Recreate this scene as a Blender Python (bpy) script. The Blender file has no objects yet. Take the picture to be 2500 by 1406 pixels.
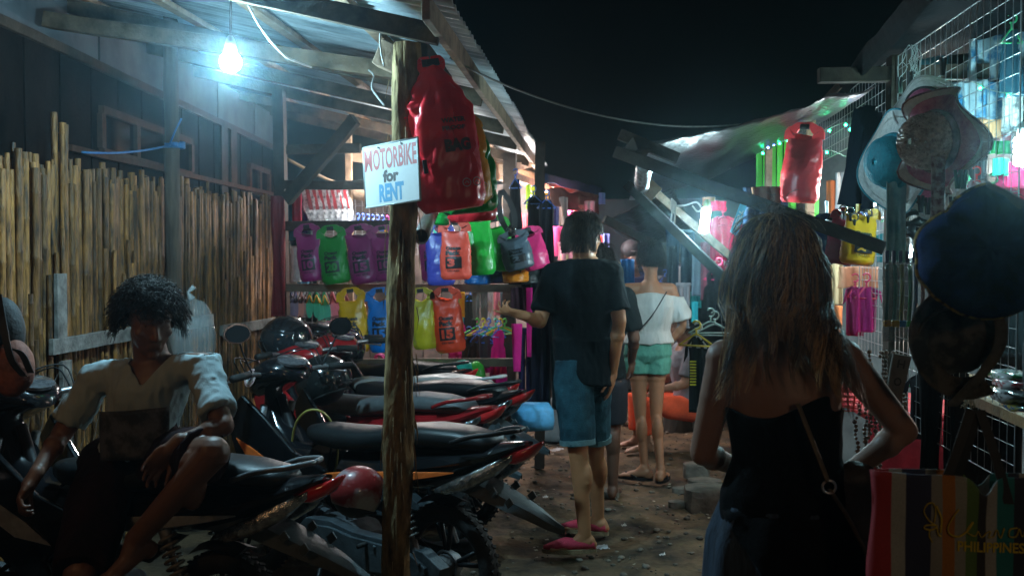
import bpy, bmesh, math, random
from mathutils import Vector, Matrix, noise
random.seed(7)
R=math.radians; PI=math.pi
sc=bpy.context.scene
col=sc.collection
# ---------------------------------------------------------------- camera
F=2431.0; CX,CY=1250.0,703.0
CAM=Vector((0,0,1.52)); YAW=R(5.17); PIT=R(1.72)
cd=bpy.data.cameras.new('camera'); cam=bpy.data.objects.new('camera',cd); col.objects.link(cam)
cam.location=CAM; cam.rotation_euler=(PI/2-PIT,0,YAW)
cd.sensor_width=23.5; cd.lens=23.5*F/2500; cd.clip_start=.05; cd.clip_end=200
cd.dof.use_dof=True; cd.dof.focus_distance=4.2; cd.dof.aperture_fstop=2.8
sc.camera=cam
# ---------------------------------------------------------------- world (moonless night)
w=bpy.data.worlds.new("World"); sc.world=w; w.use_nodes=True
bg=w.node_tree.nodes['Background']; bg.inputs[0].default_value=(.35,.45,.6,1); bg.inputs[1].default_value=.0004
sc.view_settings.view_transform='Standard'; sc.view_settings.look='None'
sc.view_settings.exposure=0.0; sc.view_settings.gamma=1
sc.render.engine='CYCLES'
sc.cycles.use_denoising=True
sc.cycles.max_bounces=6; sc.cycles.diffuse_bounces=3; sc.cycles.glossy_bounces=3
sc.cycles.transparent_max_bounces=10; sc.cycles.transmission_bounces=5; sc.cycles.volume_bounces=0
sc.cycles.caustics_reflective=False; sc.cycles.caustics_refractive=False
sc.cycles.sample_clamp_indirect=4
HAZE=.0074
# unseen warm lamps added for the light on the fence, legs and tote
def lamp(name,loc,power,color,size=.05):
    l=bpy.data.lights.new(name,'POINT'); l.energy=power; l.color=color; l.shadow_soft_size=size
    o=bpy.data.objects.new(name,l); o.location=loc; col.objects.link(o); return o
lamp('added_warm_light_left',(-2.15,2.1,1.75),7,(1,.55,.25),.12)  # added beyond the left edge, stands in for warm light on the fence
lamp('added_warm_light_right',(1.7,-.5,2.1),21,(1,.72,.46),.15)  # added behind the camera on the right to light the tote bag
lamp('added_warm_light_back',(-1.6,-2.2,2.9),9,(1,.66,.42),.15)  # added behind the camera on the left as weak warm light
# ---------------------------------------------------------------- projection helper
_f=Vector((-math.sin(YAW)*math.cos(PIT),math.cos(YAW)*math.cos(PIT),-math.sin(PIT)))
_r=Vector((math.cos(YAW),math.sin(YAW),0)); _u=_r.cross(_f)
def at(px,py,Y=None,X=None,Z=None):
    d=_f+_r*((px-CX)/F)+_u*((CY-py)/F)
    if Y is not None: t=Y/d.y
    elif X is not None: t=X/d.x
    else: t=(Z-CAM.z)/d.z
    return CAM+d*t
def S(Y): return F/Y      # pixels per metre at depth Y
# ---------------------------------------------------------------- materials
_mc={}
def mat(c,rough=.6,metal=0.,var=.12,scale=30.,bump=.0,bscale=80.,stretch=(1,1,1),c2=None,coat=0.,spec=.5,alpha=None,trans=0.,emit=None,estr=0.,sheen=0.,contrast=.5,rnd=0.,name=None,sss=0.):
    key=(tuple(c),rough,metal,var,scale,bump,bscale,tuple(stretch),tuple(c2) if c2 else None,coat,spec,alpha,trans,tuple(emit) if emit else None,estr,sheen,contrast,rnd,sss)
    if key in _mc: return _mc[key]
    m=bpy.data.materials.new(name or 'surface'); m.use_nodes=True; nt=m.node_tree; N=nt.nodes; L=nt.links
    b=N['Principled BSDF']
    b.inputs['Roughness'].default_value=rough; b.inputs['Metallic'].default_value=metal
    b.inputs['Specular IOR Level'].default_value=spec; b.inputs['Coat Weight'].default_value=coat
    b.inputs['Coat Roughness'].default_value=.06
    if sheen: b.inputs['Sheen Weight'].default_value=sheen
    if trans: b.inputs['Transmission Weight'].default_value=trans; b.inputs['IOR'].default_value=1.15
    if alpha is not None: b.inputs['Alpha'].default_value=alpha
    if emit: b.inputs['Emission Color'].default_value=(*emit,1); b.inputs['Emission Strength'].default_value=estr
    if sss: b.inputs['Subsurface Weight'].default_value=sss; b.inputs['Subsurface Radius'].default_value=(.02,.008,.004); b.inputs['Subsurface Scale'].default_value=.5
    tc=N.new('ShaderNodeTexCoord'); mp=N.new('ShaderNodeMapping'); mp.inputs['Scale'].default_value=stretch
    L.new(tc.outputs['Object'],mp.inputs[0])
    if rnd:
        oi=N.new('ShaderNodeObjectInfo'); cx=N.new('ShaderNodeCombineXYZ'); mu=N.new('ShaderNodeMath'); mu.operation='MULTIPLY'; mu.inputs[1].default_value=37
        L.new(oi.outputs['Random'],mu.inputs[0])
        for i in range(3): L.new(mu.outputs[0],cx.inputs[i])
        L.new(cx.outputs[0],mp.inputs['Location'])
    nz=N.new('ShaderNodeTexNoise'); nz.inputs['Scale'].default_value=scale; nz.inputs['Detail'].default_value=5; nz.inputs['Roughness'].default_value=.62
    L.new(mp.outputs[0],nz.inputs['Vector'])
    cr=N.new('ShaderNodeValToRGB'); a0=.5-.5*(1-contrast)*.6-.02; a1=.5+.5*(1-contrast)*.6+.02
    cr.color_ramp.elements[0].position=max(0,a0); cr.color_ramp.elements[1].position=min(1,a1)
    d=tuple(max(0,x*(1-var)) for x in c); e=c2 if c2 else tuple(min(1,x*(1+var)) for x in c)
    cr.color_ramp.elements[0].color=(*d,1); cr.color_ramp.elements[1].color=(*e,1)
    L.new(nz.outputs[0],cr.inputs[0])
    out=cr.outputs[0]
    if rnd:
        hs=N.new('ShaderNodeHueSaturation'); mr=N.new('ShaderNodeMapRange'); mr.inputs[3].default_value=1-rnd; mr.inputs[4].default_value=1+rnd
        L.new(oi.outputs['Random'],mr.inputs[0]); L.new(mr.outputs[0],hs.inputs['Value']); L.new(out,hs.inputs['Color']); out=hs.outputs[0]
    L.new(out,b.inputs['Base Color'])
    if bump:
        n2=N.new('ShaderNodeTexNoise'); n2.inputs['Scale'].default_value=bscale; n2.inputs['Detail'].default_value=4
        L.new(mp.outputs[0],n2.inputs['Vector']); bp=N.new('ShaderNodeBump'); bp.inputs['Strength'].default_value=bump; bp.inputs['Distance'].default_value=.01
        L.new(n2.outputs[0],bp.inputs['Height']); L.new(bp.outputs[0],b.inputs['Normal'])
    _mc[key]=m; return m
def cloth_m(c,rough=.85): return mat(c,rough,var=.15,scale=8,bump=.25,bscale=60,spec=.2)
def pvc(c): return mat(c,.32,var=.12,scale=6,bump=.5,bscale=14,spec=.5)
def plastic(c,r=.3): return mat(c,r,var=.05,scale=20)
def emis(c,s):
    m=mat(c,.5,emit=c,estr=s); return m
WOOD_D=mat((.035,.026,.02),.8,var=.45,scale=5,stretch=(1,1,1),bump=.5,bscale=40,c2=(.065,.046,.034),spec=.15)
WOOD_L=mat((.23,.145,.085),.75,var=.4,scale=9,bump=.4,bscale=50,c2=(.36,.25,.16))
WOOD_G=mat((.14,.15,.14),.8,var=.5,scale=14,bump=.5,bscale=60,c2=(.26,.27,.25))
BLACKP=mat((.006,.0065,.008),.16,var=.3,scale=4,coat=.5,spec=.4)
BLACKM=mat((.010,.0105,.012),.5,var=.3,scale=12,bump=.1,spec=.3)
RUBBER=mat((.009,.009,.009),.8,var=.4,scale=30,bump=.3)
STEEL=mat((.35,.36,.38),.35,metal=.9,var=.25,scale=20)
WIREM=mat((.36,.38,.40),.35,metal=.5,var=.2,scale=30)
CHROME=mat((.7,.7,.72),.12,metal=1)
ALU=mat((.16,.17,.18),.5,metal=.6,var=.35,scale=16,bump=.25)
DUSTP=mat((.05,.068,.075),.5,var=.35,scale=10,bump=.12)
SKIN_D=mat((.12,.055,.033),.5,var=.15,scale=12,bump=.06,bscale=200,sss=.1)
SKIN_L=mat((.46,.25,.16),.5,var=.10,scale=12,bump=.06,bscale=200,sss=.12)
SKIN_M=mat((.33,.175,.11),.5,var=.10,scale=12,bump=.06,bscale=200,sss=.12)
# ---------------------------------------------------------------- mesh builder
class MB:
    def __init__(s): s.v=[]; s.f=[]
    def add(s,vs,fs):
        n=len(s.v); s.v.extend(Vector(v) for v in vs); s.f.extend([tuple(i+n for i in f) for f in fs]); return s
    def box(s,c,sz,M=None):
        x,y,z=[k/2 for k in sz]; vs=[Vector((a,b,d)) for a in(-x,x) for b in(-y,y) for d in(-z,z)]
        if M: vs=[M@v for v in vs]
        c=Vector(c); vs=[v+c for v in vs]
        return s.add(vs,[(0,1,3,2),(4,6,7,5),(0,4,5,1),(2,3,7,6),(0,2,6,4),(1,5,7,3)])
    def beam(s,a,b,w,h,up=(0,0,1),seg=1,wob=0):
        a=Vector(a);b=Vector(b);d=(b-a).normalized(); x=d.cross(Vector(up))
        if x.length<1e-4: x=d.cross(Vector((0,1,0)))
        x.normalize(); y=x.cross(d); rings=[]
        for i in range(seg+1):
            p=a.lerp(b,i/seg); k=wob*noise.noise(p*3) if wob else 0
            rings.append([p+x*(sx*w/2+k)+y*(sy*h/2+k) for sx,sy in((-1,-1),(1,-1),(1,1),(-1,1))])
        return s.loft(rings)
    def loft(s,rings,cap=True,closed=True):
        n=len(rings[0]); vs=[p for r in rings for p in r]; fs=[]
        for i in range(len(rings)-1):
            for j in range(n if closed else n-1):
                k=(j+1)%n; fs.append((i*n+j,i*n+k,(i+1)*n+k,(i+1)*n+j))
        if cap and closed:
            fs.append(tuple(range(n))[::-1]); m=(len(rings)-1)*n; fs.append(tuple(m+j for j in range(n)))
        return s.add(vs,fs)
    def tube(s,pts,r,n=8,cap=True,flat=1.):
        pts=[Vector(p) for p in pts]; rs=r if isinstance(r,(list,tuple)) else [r]*len(pts)
        rings=[]; prev=None
        for i,p in enumerate(pts):
            d=(pts[min(i+1,len(pts)-1)]-pts[max(i-1,0)])
            if d.length<1e-9: d=Vector((0,0,1))
            d.normalize()
            if prev is None:
                x=d.cross(Vector((0,0,1)));
                if x.length<1e-3: x=d.cross(Vector((0,1,0)))
            else: x=prev-d*prev.dot(d)
            if x.length<1e-6: x=d.orthogonal()
            x.normalize(); prev=x; y=d.cross(x)
            rings.append([p+(x*math.cos(2*PI*k/n)+y*math.sin(2*PI*k/n)*flat)*rs[i] for k in range(n)])
        return s.loft(rings,cap)
    def ball(s,c,r,n=12,M=None,m=None):
        if not isinstance(r,(tuple,list)): r=(r,r,r)
        m=m or max(4,n//2); c=Vector(c); rings=[]
        for i in range(1,m):
            t=PI*i/m; rings.append([Vector((math.sin(t)*math.cos(2*PI*j/n)*r[0],math.sin(t)*math.sin(2*PI*j/n)*r[1],-math.cos(t)*r[2])) for j in range(n)])
        vs=[p for q in rings for p in q]+[Vector((0,0,-r[2])),Vector((0,0,r[2]))]
        if M: vs=[M@v for v in vs]
        vs=[v+c for v in vs]; fs=[]
        for i in range(m-2):
            for j in range(n):
                k=(j+1)%n; fs.append((i*n+j,i*n+k,(i+1)*n+k,(i+1)*n+j))
        b=(m-1)*n
        for j in range(n):
            k=(j+1)%n; fs.append((b,k,j)); fs.append((b+1,(m-2)*n+j,(m-2)*n+k))
        return s.add(vs,fs)
    def cap(s,a,b,ra,rb=None,n=12):
        rb=ra if rb is None else rb; a=Vector(a);b=Vector(b); d=(b-a)
        if d.length<1e-6: return s.ball(a,ra,n)
        d.normalize(); x=d.orthogonal().normalized(); y=d.cross(x); rings=[]
        def ring(p,r): rings.append([p+(x*math.cos(2*PI*k/n)+y*math.sin(2*PI*k/n))*r for k in range(n)])
        for t in(.15,.5,.85): ring(a-d*ra*math.cos(t*PI/2),ra*math.sin(t*PI/2))
        ring(a,ra); ring(a.lerp(b,.5),(ra+rb)/2); ring(b,rb)
        for t in(.85,.5,.15): ring(b+d*rb*math.cos(t*PI/2),rb*math.sin(t*PI/2))
        return s.loft(rings)
    def lathe(s,prof,n=20,M=None,cap=True):
        rings=[[Vector((r*math.cos(2*PI*j/n),r*math.sin(2*PI*j/n),z)) for j in range(n)] for r,z in prof]
        if M: rings=[[M@p for p in q] for q in rings]
        return s.loft(rings,cap)
    def torus(s,c,Rr,r,M=None,n=28,m=8,flat=1.,a0=0,a1=2*PI):
        c=Vector(c); full=abs(a1-a0-2*PI)<1e-6; rings=[]
        for i in range(n if full else n+1):
            t=a0+(a1-a0)*i/n; q=[]
            for j in range(m):
                u=2*PI*j/m; p=Vector(((Rr+r*math.cos(u))*math.cos(t),(Rr+r*math.cos(u))*math.sin(t),r*flat*math.sin(u)))
                q.append((M@p if M else p)+c)
            rings.append(q)
        if full:
            rings.append(rings[0])
            return s.loft(rings,False)
        return s.loft(rings)
    def prism(s,out,a,b,M=None,c=(0,0,0)):
        n=len(out); c=Vector(c)
        vs=[Vector((x,y,a)) for x,y in out]+[Vector((x,y,b)) for x,y in out]
        if M: vs=[M@v for v in vs]
        vs=[v+c for v in vs]
        return s.add(vs,[tuple(range(n))[::-1],tuple(range(n,2*n))]+[(j,(j+1)%n,n+(j+1)%n,n+j) for j in range(n)])
    def grid(s,nu,nv,fn):
        vs=[fn(i/nu,j/nv) for j in range(nv+1) for i in range(nu+1)]
        return s.add(vs,[(j*(nu+1)+i,j*(nu+1)+i+1,(j+1)*(nu+1)+i+1,(j+1)*(nu+1)+i) for j in range(nv) for i in range(nu)])
    def xf(s,M):
        s.v=[M@v for v in s.v]; return s
WM={}
def tag(o,label=None,cat=None,group=None,kind=None):
    if label: o['label']=label
    if cat: o['category']=cat
    if group: o['group']=group
    if kind: o['kind']=kind
    return o
def thing(name,label,cat,loc=(0,0,0),rotz=0,group=None,rot=None):
    o=bpy.data.objects.new(name,None); col.objects.link(o); o.location=loc
    o.rotation_euler=rot if rot else (0,0,rotz); o.empty_display_size=.1
    WM[o]=Matrix.Translation(Vector(loc))@o.rotation_euler.to_matrix().to_4x4()
    return tag(o,label,cat,group)
def build(name,mb,m,parent=None,smooth=False,world=False,bevel=0,solid=0,sub=0,auto=None,label=None,cat=None,group=None,kind=None,fix=True):
    vs=mb.v
    me=bpy.data.meshes.new(name)
    o=bpy.data.objects.new(name,me)
    if parent is not None:
        pm=WM[parent]
        if world: inv=pm.inverted(); vs=[inv@v for v in vs]
        o.parent=parent; WM[o]=pm
    else:
        xs=[v.x for v in vs]; ys=[v.y for v in vs]; z0=min(v.z for v in vs)
        c=Vector(((min(xs)+max(xs))/2,(min(ys)+max(ys))/2,z0)); vs=[v-c for v in vs]; o.location=c
        WM[o]=Matrix.Translation(c)
    me.from_pydata([tuple(v) for v in vs],[],mb.f); me.validate()
    if fix:
        bm=bmesh.new(); bm.from_mesh(me); bmesh.ops.recalc_face_normals(bm,faces=bm.faces); bm.to_mesh(me); bm.free()
    if isinstance(m,(list,tuple)):
        for q in m: me.materials.append(q)
    else: me.materials.append(m)
    col.objects.link(o)
    if smooth: me.shade_smooth()
    if auto: me.set_sharp_from_angle(angle=R(auto))
    if bevel:
        q=o.modifiers.new('b','BEVEL'); q.width=bevel; q.segments=2; q.limit_method='ANGLE'; q.angle_limit=R(40)
    if solid:
        q=o.modifiers.new('s','SOLIDIFY'); q.thickness=solid; q.offset=0
    if sub:
        q=o.modifiers.new('u','SUBSURF'); q.levels=sub; q.render_levels=sub
    return tag(o,label,cat,group,kind)
def share(name,src,parent=None,M=None,label=None,cat=None,group=None):
    o=bpy.data.objects.new(name,src.data); 
    for md in src.modifiers:
        q=o.modifiers.new(md.name,md.type)
        for p in('width','segments','thickness','offset','levels','render_levels','limit_method','angle_limit'):
            if hasattr(md,p) and hasattr(q,p):
                try: setattr(q,p,getattr(md,p))
                except Exception: pass
    if parent is not None: o.parent=parent
    if M is not None: o.matrix_local=M
    col.objects.link(o); WM[o]=(WM[parent]@M if parent is not None and M is not None else (M or Matrix()))
    return tag(o,label,cat,group)
def children(o): return [c for c in col.objects if c.parent==o]
def copy_tree(o,loc,rotz=None,label=None,swap=None,kids=None):
    kids=kids or {}
    r=o.copy(); col.objects.link(r); r.location=loc
    if rotz is not None: r.rotation_euler=(0,0,rotz)
    WM[r]=Matrix.Translation(Vector(loc))@r.rotation_euler.to_matrix().to_4x4()
    if label: r['label']=label
    def rec(a,b):
        for ch in children(a):
            c=ch.copy()
            base=ch.name.split('.')[0]
            if swap and base in swap:
                c.data=ch.data.copy(); c.data.materials.clear(); c.data.materials.append(swap[base])
            col.objects.link(c); c.parent=b; WM[c]=WM[b]; rec(ch,c)
    rec(o,r); return r
# text as mesh ------------------------------------------------------------
_tc={}
def text_geo(s,bold=.0,ext=.5):
    k=(s,bold)
    if k in _tc: return _tc[k]
    c=bpy.data.curves.new('t','FONT'); c.body=s; c.size=1; c.offset=bold; c.resolution_u=3; c.space_line=.9
    o=bpy.data.objects.new('t',c); col.objects.link(o); bpy.context.view_layer.update()
    me=bpy.data.meshes.new_from_object(o.evaluated_get(bpy.context.evaluated_depsgraph_get()))
    v=[Vector(p.co) for p in me.vertices]; f=[tuple(p.vertices) for p in me.polygons]
    bpy.data.objects.remove(o); bpy.data.curves.remove(c); bpy.data.meshes.remove(me)
    x0=min(p.x for p in v);x1=max(p.x for p in v);y0=min(p.y for p in v);y1=max(p.y for p in v)
    v=[((p.x-x0)/(x1-x0),(p.y-y0)/(y1-y0)) for p in v]; _tc[k]=(v,f); return _tc[k]
def text(mb,s,fn,x,y,w,h,bold=.03):
    """letters of s in the box x..x+w, y..y+h of surface fn(x,y)"""
    v,f=text_geo(s,bold); mb.add([fn(x+w*a,y+h*b) for a,b in v],f); return mb
def bez(pts,n=8):
    """Catmull-Rom through pts"""
    pts=[Vector(p) for p in pts]; out=[]
    P=[pts[0]*2-pts[1]]+pts+[pts[-1]*2-pts[-2]]
    for i in range(1,len(P)-2):
        for k in range(n):
            t=k/n; a,b,c,d=P[i-1],P[i],P[i+1],P[i+2]
            out.append(.5*((2*b)+(c-a)*t+(2*a-5*b+4*c-d)*t*t+(3*b-a-3*c+d)*t**3))
    out.append(pts[-1]); return out
def sag(a,b,d,n=16):
    a=Vector(a);b=Vector(b); return [a.lerp(b,i/n)-Vector((0,0,4*d*(i/n)*(1-i/n))) for i in range(n+1)]
# ================================================================ GROUND
def gz(x,y):
    p=Vector((x,y,0)); return .035*noise.noise(p*.9)+.022*noise.noise(p*3.1)+.011*noise.noise(p*9)+.009*noise.noise(p*21)+.006*abs(noise.noise(p*48))
mb=MB()
xs=[-60,-20,-8,-5]+[-4+ i*.1 for i in range(30)]+[-1+i*.02 for i in range(120)]+[1.4+.1*i for i in range(27)]+[5,8,20,60]
ys=[-20,-8,-3,-1]+[.5+i*.1 for i in range(25)]+[3+i*.025 for i in range(180)]+[7.5+i*.1 for i in range(35)]+[11,12,14,18,30,80]
mb.v=[Vector((x,y,gz(x,y)-.02)) for y in ys for x in xs]
n=len(xs); mb.f=[(j*n+i,j*n+i+1,(j+1)*n+i+1,(j+1)*n+i) for j in range(len(ys)-1) for i in range(n-1)]
DIRT=mat((.03,.02,.012),.9,var=.5,scale=4.5,bump=1.,bscale=26,c2=(.16,.10,.05))
build('dirt_ground',mb,DIRT,smooth=True,kind='structure',fix=False)
# pebbles and crumbs of dirt: nobody could count them
mb=MB()
for i in range(1500):
    y=3.2+random.random()**1.4*7; x=random.uniform(-.9,1.3); r=random.choice((.006,.008,.01,.014,.02))*random.uniform(.6,1.3)
    mb.ball((x,y,gz(x,y)-.018+r*.2),(r,r*random.uniform(.6,1),r*.5),6,Matrix.Rotation(random.random()*3,3,'Z'),4)
build('gravel',mb,mat((.07,.055,.04),.85,var=.5,scale=9,c2=(.22,.19,.15)),smooth=True,kind='stuff',fix=False,label='small pebbles and crumbs scattered on the dirt lane')
def rock(name,px,py,r,label,m=None):
    p=at(px,py,Z=0); mb=MB(); mb.ball((0,0,0),1,14,None,9)
    mb.v=[v*(1+.22*noise.noise(v*1.6+p)) for v in mb.v]
    mb.v=[Vector((max(-.75,min(.75,v.x))*r[0]*1.2,max(-.75,min(.75,v.y))*r[1]*1.2,max(-.6,min(.62,v.z))*r[2]*1.5))+p+Vector((0,0,r[2]*.55)) for v in mb.v]
    build(name,mb,m or mat((.10,.10,.085),.85,var=.4,scale=7,bump=.7,bscale=30,c2=(.2,.19,.16)),smooth=True,auto=50,label=label,cat='rock')
rock('stone_block',1730,1238,(.16,.13,.09),'squared grey stone block on the lane beside the long-haired woman')
rock('stone',1720,1195,(.12,.08,.05),'flat slab lying just behind the squared stone block')
rock('stone',1652,1238,(.055,.04,.028),'small dark oval stone left of the squared stone block')
rock('stone',1658,1200,(.05,.04,.02),'pale little stone near the sandals of the woman in green shorts')
rock('stone',1480,1210,(.09,.07,.03),'low lump of stone in the shadow behind the man in black shirt')
rock('stone',1700,1160,(.10,.08,.06),'rounded dirt covered rock by the dark tree stump')
# litter
def litter(name,px,py,w,h,label,c=(.6,.62,.65),rot=.3,cat='litter'):
    p=at(px,py,Z=0); mb=MB()
    mb.grid(10,8,lambda u,v:Vector(((u-.5)*w,(v-.5)*h,.012+.02*abs(noise.noise(Vector((u*4,v*4,px)))))))
    mb.xf(Matrix.Translation(p)@Matrix.Rotation(rot,4,'Z'))
    build(name,mb,mat(c,.15,var=.2,scale=20,alpha=.6,bump=.5,bscale=30),smooth=True,label=label,cat=cat)
litter('plastic_wrapper',1462,1342,.10,.07,'clear plastic wrapper on the dirt behind the pink shoe')
litter('plastic_wrapper',1358,1102,.12,.07,'crumpled clear wrapper on the dirt left of the denim shorts man',rot=1.)
litter('paper_scrap',1332,1218,.04,.03,'tiny white scrap beside the pointed mudguard tip',(.8,.8,.8),1.2,'paper')
litter('paper_scrap',1617,1360,.03,.02,'white crumb of paper near the bottom edge of the lane',(.8,.8,.8),.2,'paper')
litter('paper_scrap',1523,1288,.028,.02,'little pale scrap on the lane right of the pink shoe',(.7,.7,.65),.6,'paper')
mb=MB(); rg0=random.Random(31)
for i in range(220):
    y=3.4+rg0.random()**1.3*6; x=rg0.uniform(-.8,1.1); r=rg0.uniform(.006,.02); a=rg0.random()*6; z=gz(x,y)-.008
    q=[Vector((x+r*math.cos(a+k)*rg0.uniform(.4,1.3),y+r*math.sin(a+k)*rg0.uniform(.4,1.3),z+rg0.uniform(0,.006))) for k in(0,1.6,3.1,4.7)]; mb.add(q,[(0,1,2,3)])
build('litter_crumbs',mb,mat((.05,.035,.02),.7,var=.7,scale=2.3,c2=(.42,.38,.30),contrast=.9),kind='stuff',fix=False,label='leaf bits and paper crumbs trodden into the dirt lane')
# stumps
def stump(px,py,r,h,label):
    p=at(px,py,Z=0); mb=MB(); rings=[]
    for k in range(9):
        z=h*k/8; rings.append([Vector(((r*(1+.25*(1-k/8)**2)+.012*noise.noise(Vector((math.cos(a)*3,math.sin(a)*3,z*4))))*math.cos(a),(r*(1+.2*(1-k/8)**2)+.015*noise.noise(Vector((math.cos(a)*5,math.sin(a)*5,z*6))))*math.sin(a),z)) for a in[2*PI*j/22 for j in range(22)]])
    t=thing('tree_stump',label,'tree stump',p-Vector((0,0,.02)))
    build('trunk',MB().loft(rings),mat((.035,.028,.022),.9,var=.5,scale=7,bump=1.,bscale=30,stretch=(1,1,.2)),t,smooth=True,auto=60)
    build('cut_top',MB().lathe([(r*.93,h+.001),(r*.9,h+.008)],22),mat((.07,.055,.04),.9,var=.4,scale=20),t)
stump(1655,1046,.11,.3,'dark tree stump seat standing beside the woman in green shorts')
# ================================================================ BAMBOO FENCE
FX=-2.62
fence=thing('bamboo_fence','fence of upright split bamboo poles along the left side','fence',(FX,5.8,0),0)
BAM=mat((.018,.009,.0035),.6,var=.7,scale=16,stretch=(2.5,2.5,.5),bump=.6,bscale=50,c2=(.30,.135,.030),contrast=.45,rnd=.6)
def bamboo(h,r,lean):
    mb=MB(); pts=[];rs=[]; z=0; nd=random.uniform(.2,.3); nz=nd*random.random()
    zz=[0]
    while nz<h-.02: zz+= [nz-.008,nz,nz+.008]; nz+=nd*random.uniform(.85,1.15)
    zz=sorted(q for q in zz if 0<=q<h)+[h]
    for q in zz: pts.append((lean*q+.006*noise.noise(Vector((q*2,r*99,h))),.008*noise.noise(Vector((q*2,h*9,1))),q))
    nodes=set()
    for i in range(2,len(zz)-1,1):
        if i<len(zz)-1 and abs(zz[i]-zz[i-1]-.008)<1e-4 and abs(zz[min(i+1,len(zz)-1)]-zz[i]-.008)<1e-4: nodes.add(i)
    for i,q in enumerate(zz): rs.append(r*(1.16 if i in nodes else 1)*(1-.08*q/h))
    mb.tube(pts,rs,9); return mb
protos=[]
for i in range(14):
    o=build('bamboo_pole',bamboo(random.uniform(1.93,2.02),random.uniform(.011,.0185),random.uniform(-.012,.012)),BAM,fence,smooth=True,auto=50)
    protos.append(o)
npole=0; y=3.85; rr=random.Random(3)
while y<7.75:
    src=protos[npole] if npole<14 else protos[rr.randrange(14)]
    # matrix local relative to the fence thing
    Y=y-5.8; back=rr.choice((0,0,.022)); tall=rr.uniform(.955,1.015)
    if abs(y-4.62)<.02: tall=1.11
    M=Matrix.Translation((back*-1+rr.uniform(-.006,.006),Y,0))@Matrix.Rotation(rr.random()*6,4,'Z')@Matrix.Rotation(rr.gauss(0,.008),4,'Y')@Matrix.Diagonal((1,1,tall,1))
    if npole<14: src.matrix_local=M
    else: share('bamboo_pole',src,fence,M)
    npole+=1; y+=rr.uniform(.011,.019) if back==0 else rr.uniform(.005,.011)
# slim second layer nailed lower, in front
for i in range(90):
    yy=rr.uniform(3.9,7.7); src=protos[rr.randrange(14)]
    M=Matrix.Translation((.030,yy-5.8,0))@Matrix.Rotation(rr.random()*6,4,'Z')@Matrix.Diagonal((.72,.72,rr.uniform(.45,.86),1))
    share('bamboo_pole',src,fence,M)
def board(a,b,w,h,name='rail',m=WOOD_G,par=fence,up=(0,0,1),lab=None):
    mb=MB(); mb.beam(a,b,w,h,up,seg=8,wob=.004); return build(name,mb,m,par,world=True,bevel=.003,label=lab)
board((FX+.062,4.42,1.105),(FX+.062,6.35,1.115),.025,.075)
board((FX+.062,6.5,1.03),(FX+.062,7.6,1.02),.025,.07)
def vb(px,py0,py1,wid,X):
    a=at(px,py0,X=X); b=at(px,py1,X=X); mb=MB(); mb.beam((X,a.y,a.z),(X,a.y,b.z),wid,.02,up=(1,0,0),seg=6,wob=.003)
    build('upright_board',mb,WOOD_G,fence,world=True,bevel=.002)
vb(147,668,830,.085,FX+.055); vb(160,880,1300,.085,FX+.055)
# chain link in front of the lower fence
mb=MB(); y0,y1,z0,z1=4.0,6.3,.0,.98; st=.11
k=0
for i in range(int((y1-y0+z1)/st)):
    for s in(1,-1):
        pts=[]; m=int((z1-z0)/(st/2))
        for j in range(m+1):
            z=z0+(z1-z0)*j/m; yy=y0-(z1)*.5+i*st*1.0+ s*(z-z0)*.62+(.6 if s<0 else 0)
            if y0<=yy<=y1: pts.append((FX+.075+.004*math.sin(j*PI)+ (.006 if j%2 else -.006)*s,yy,z+.01*noise.noise(Vector((yy*3,z*3,2)))))
        if len(pts)>1: mb.tube(pts,.0017,4,False)
build('chain_link_wire',mb,mat((.10,.09,.08),.6,metal=.5,var=.5),fence,world=True,smooth=True,kind='stuff')
# rough tree-trunk post in the fence line
def trunk_post(name,px,Yd,z0,z1,r,m,label,lean=(0,0),bark=.15,cat='post'):
    p=at(px,630,Y=Yd); mb=MB(); rings=[]; nseg=110; n=36
    for k in range(nseg+1):
        t=k/nseg; z=z0+(z1-z0)*t; q=[]
        for j in range(n):
            a=2*PI*j/n; rr_=r*(1+bark*(noise.noise(Vector((math.cos(a)*2.2,math.sin(a)*2.2,z*3)))+.6*noise.noise(Vector((math.cos(a)*5,math.sin(a)*5,z*9)))-.5*abs(noise.noise(Vector((math.cos(a)*7,math.sin(a)*7,z*4))))))*(1.06-.12*t)
            q.append(Vector((p.x+lean[0]*(z-1.5)+rr_*math.cos(a)+.012*noise.noise(Vector((z*1.4,p.x,0))),p.y+lean[1]*(z-1.5)+rr_*math.sin(a),z)))
        rings.append(q)
    return build(name,MB().loft(rings),m,smooth=True,auto=70,label=label,cat=cat)
BARK=mat((.09,.06,.03),.95,var=.6,scale=20,stretch=(1,1,.35),bump=1.,bscale=45,c2=(.34,.24,.12),spec=.08)
BARKD=mat((.035,.03,.026),.9,var=.6,scale=9,stretch=(1,1,.2),bump=1.,bscale=26,c2=(.12,.09,.065))
trunk_post('wooden_post',423,5.55,0,2.95,.042,BARKD,'dark round timber post standing in the bamboo fence with blue cord')
# the front post carrying the sign
frontpost=trunk_post('bark_post',981,3.72,-.02,2.325,.054,BARK,'rough bark covered timber post with the rental sign nailed on',lean=(.022,0),bark=.20)
# shredded bark fibres on the post
mb=MB()
for i in range(70):
    a=random.uniform(-2.6,.6); z=random.uniform(.1,2.2); px_=at(981,630,Y=3.72); r=.063
    p=Vector((px_.x+.022*(z-1.5)+r*math.cos(a),px_.y+r*math.sin(a),z)); l=random.uniform(.03,.16)
    mb.tube([p,p+Vector((.008*math.cos(a),.008*math.sin(a),-l*.5)),p+Vector((random.uniform(.0,.02)*math.cos(a),.0,-l))],[.0022,.0016,.0006],4)
build('bark_fibres',mb,mat((.22,.15,.07),.8,var=.4),frontpost,world=True,kind='stuff')
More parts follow.
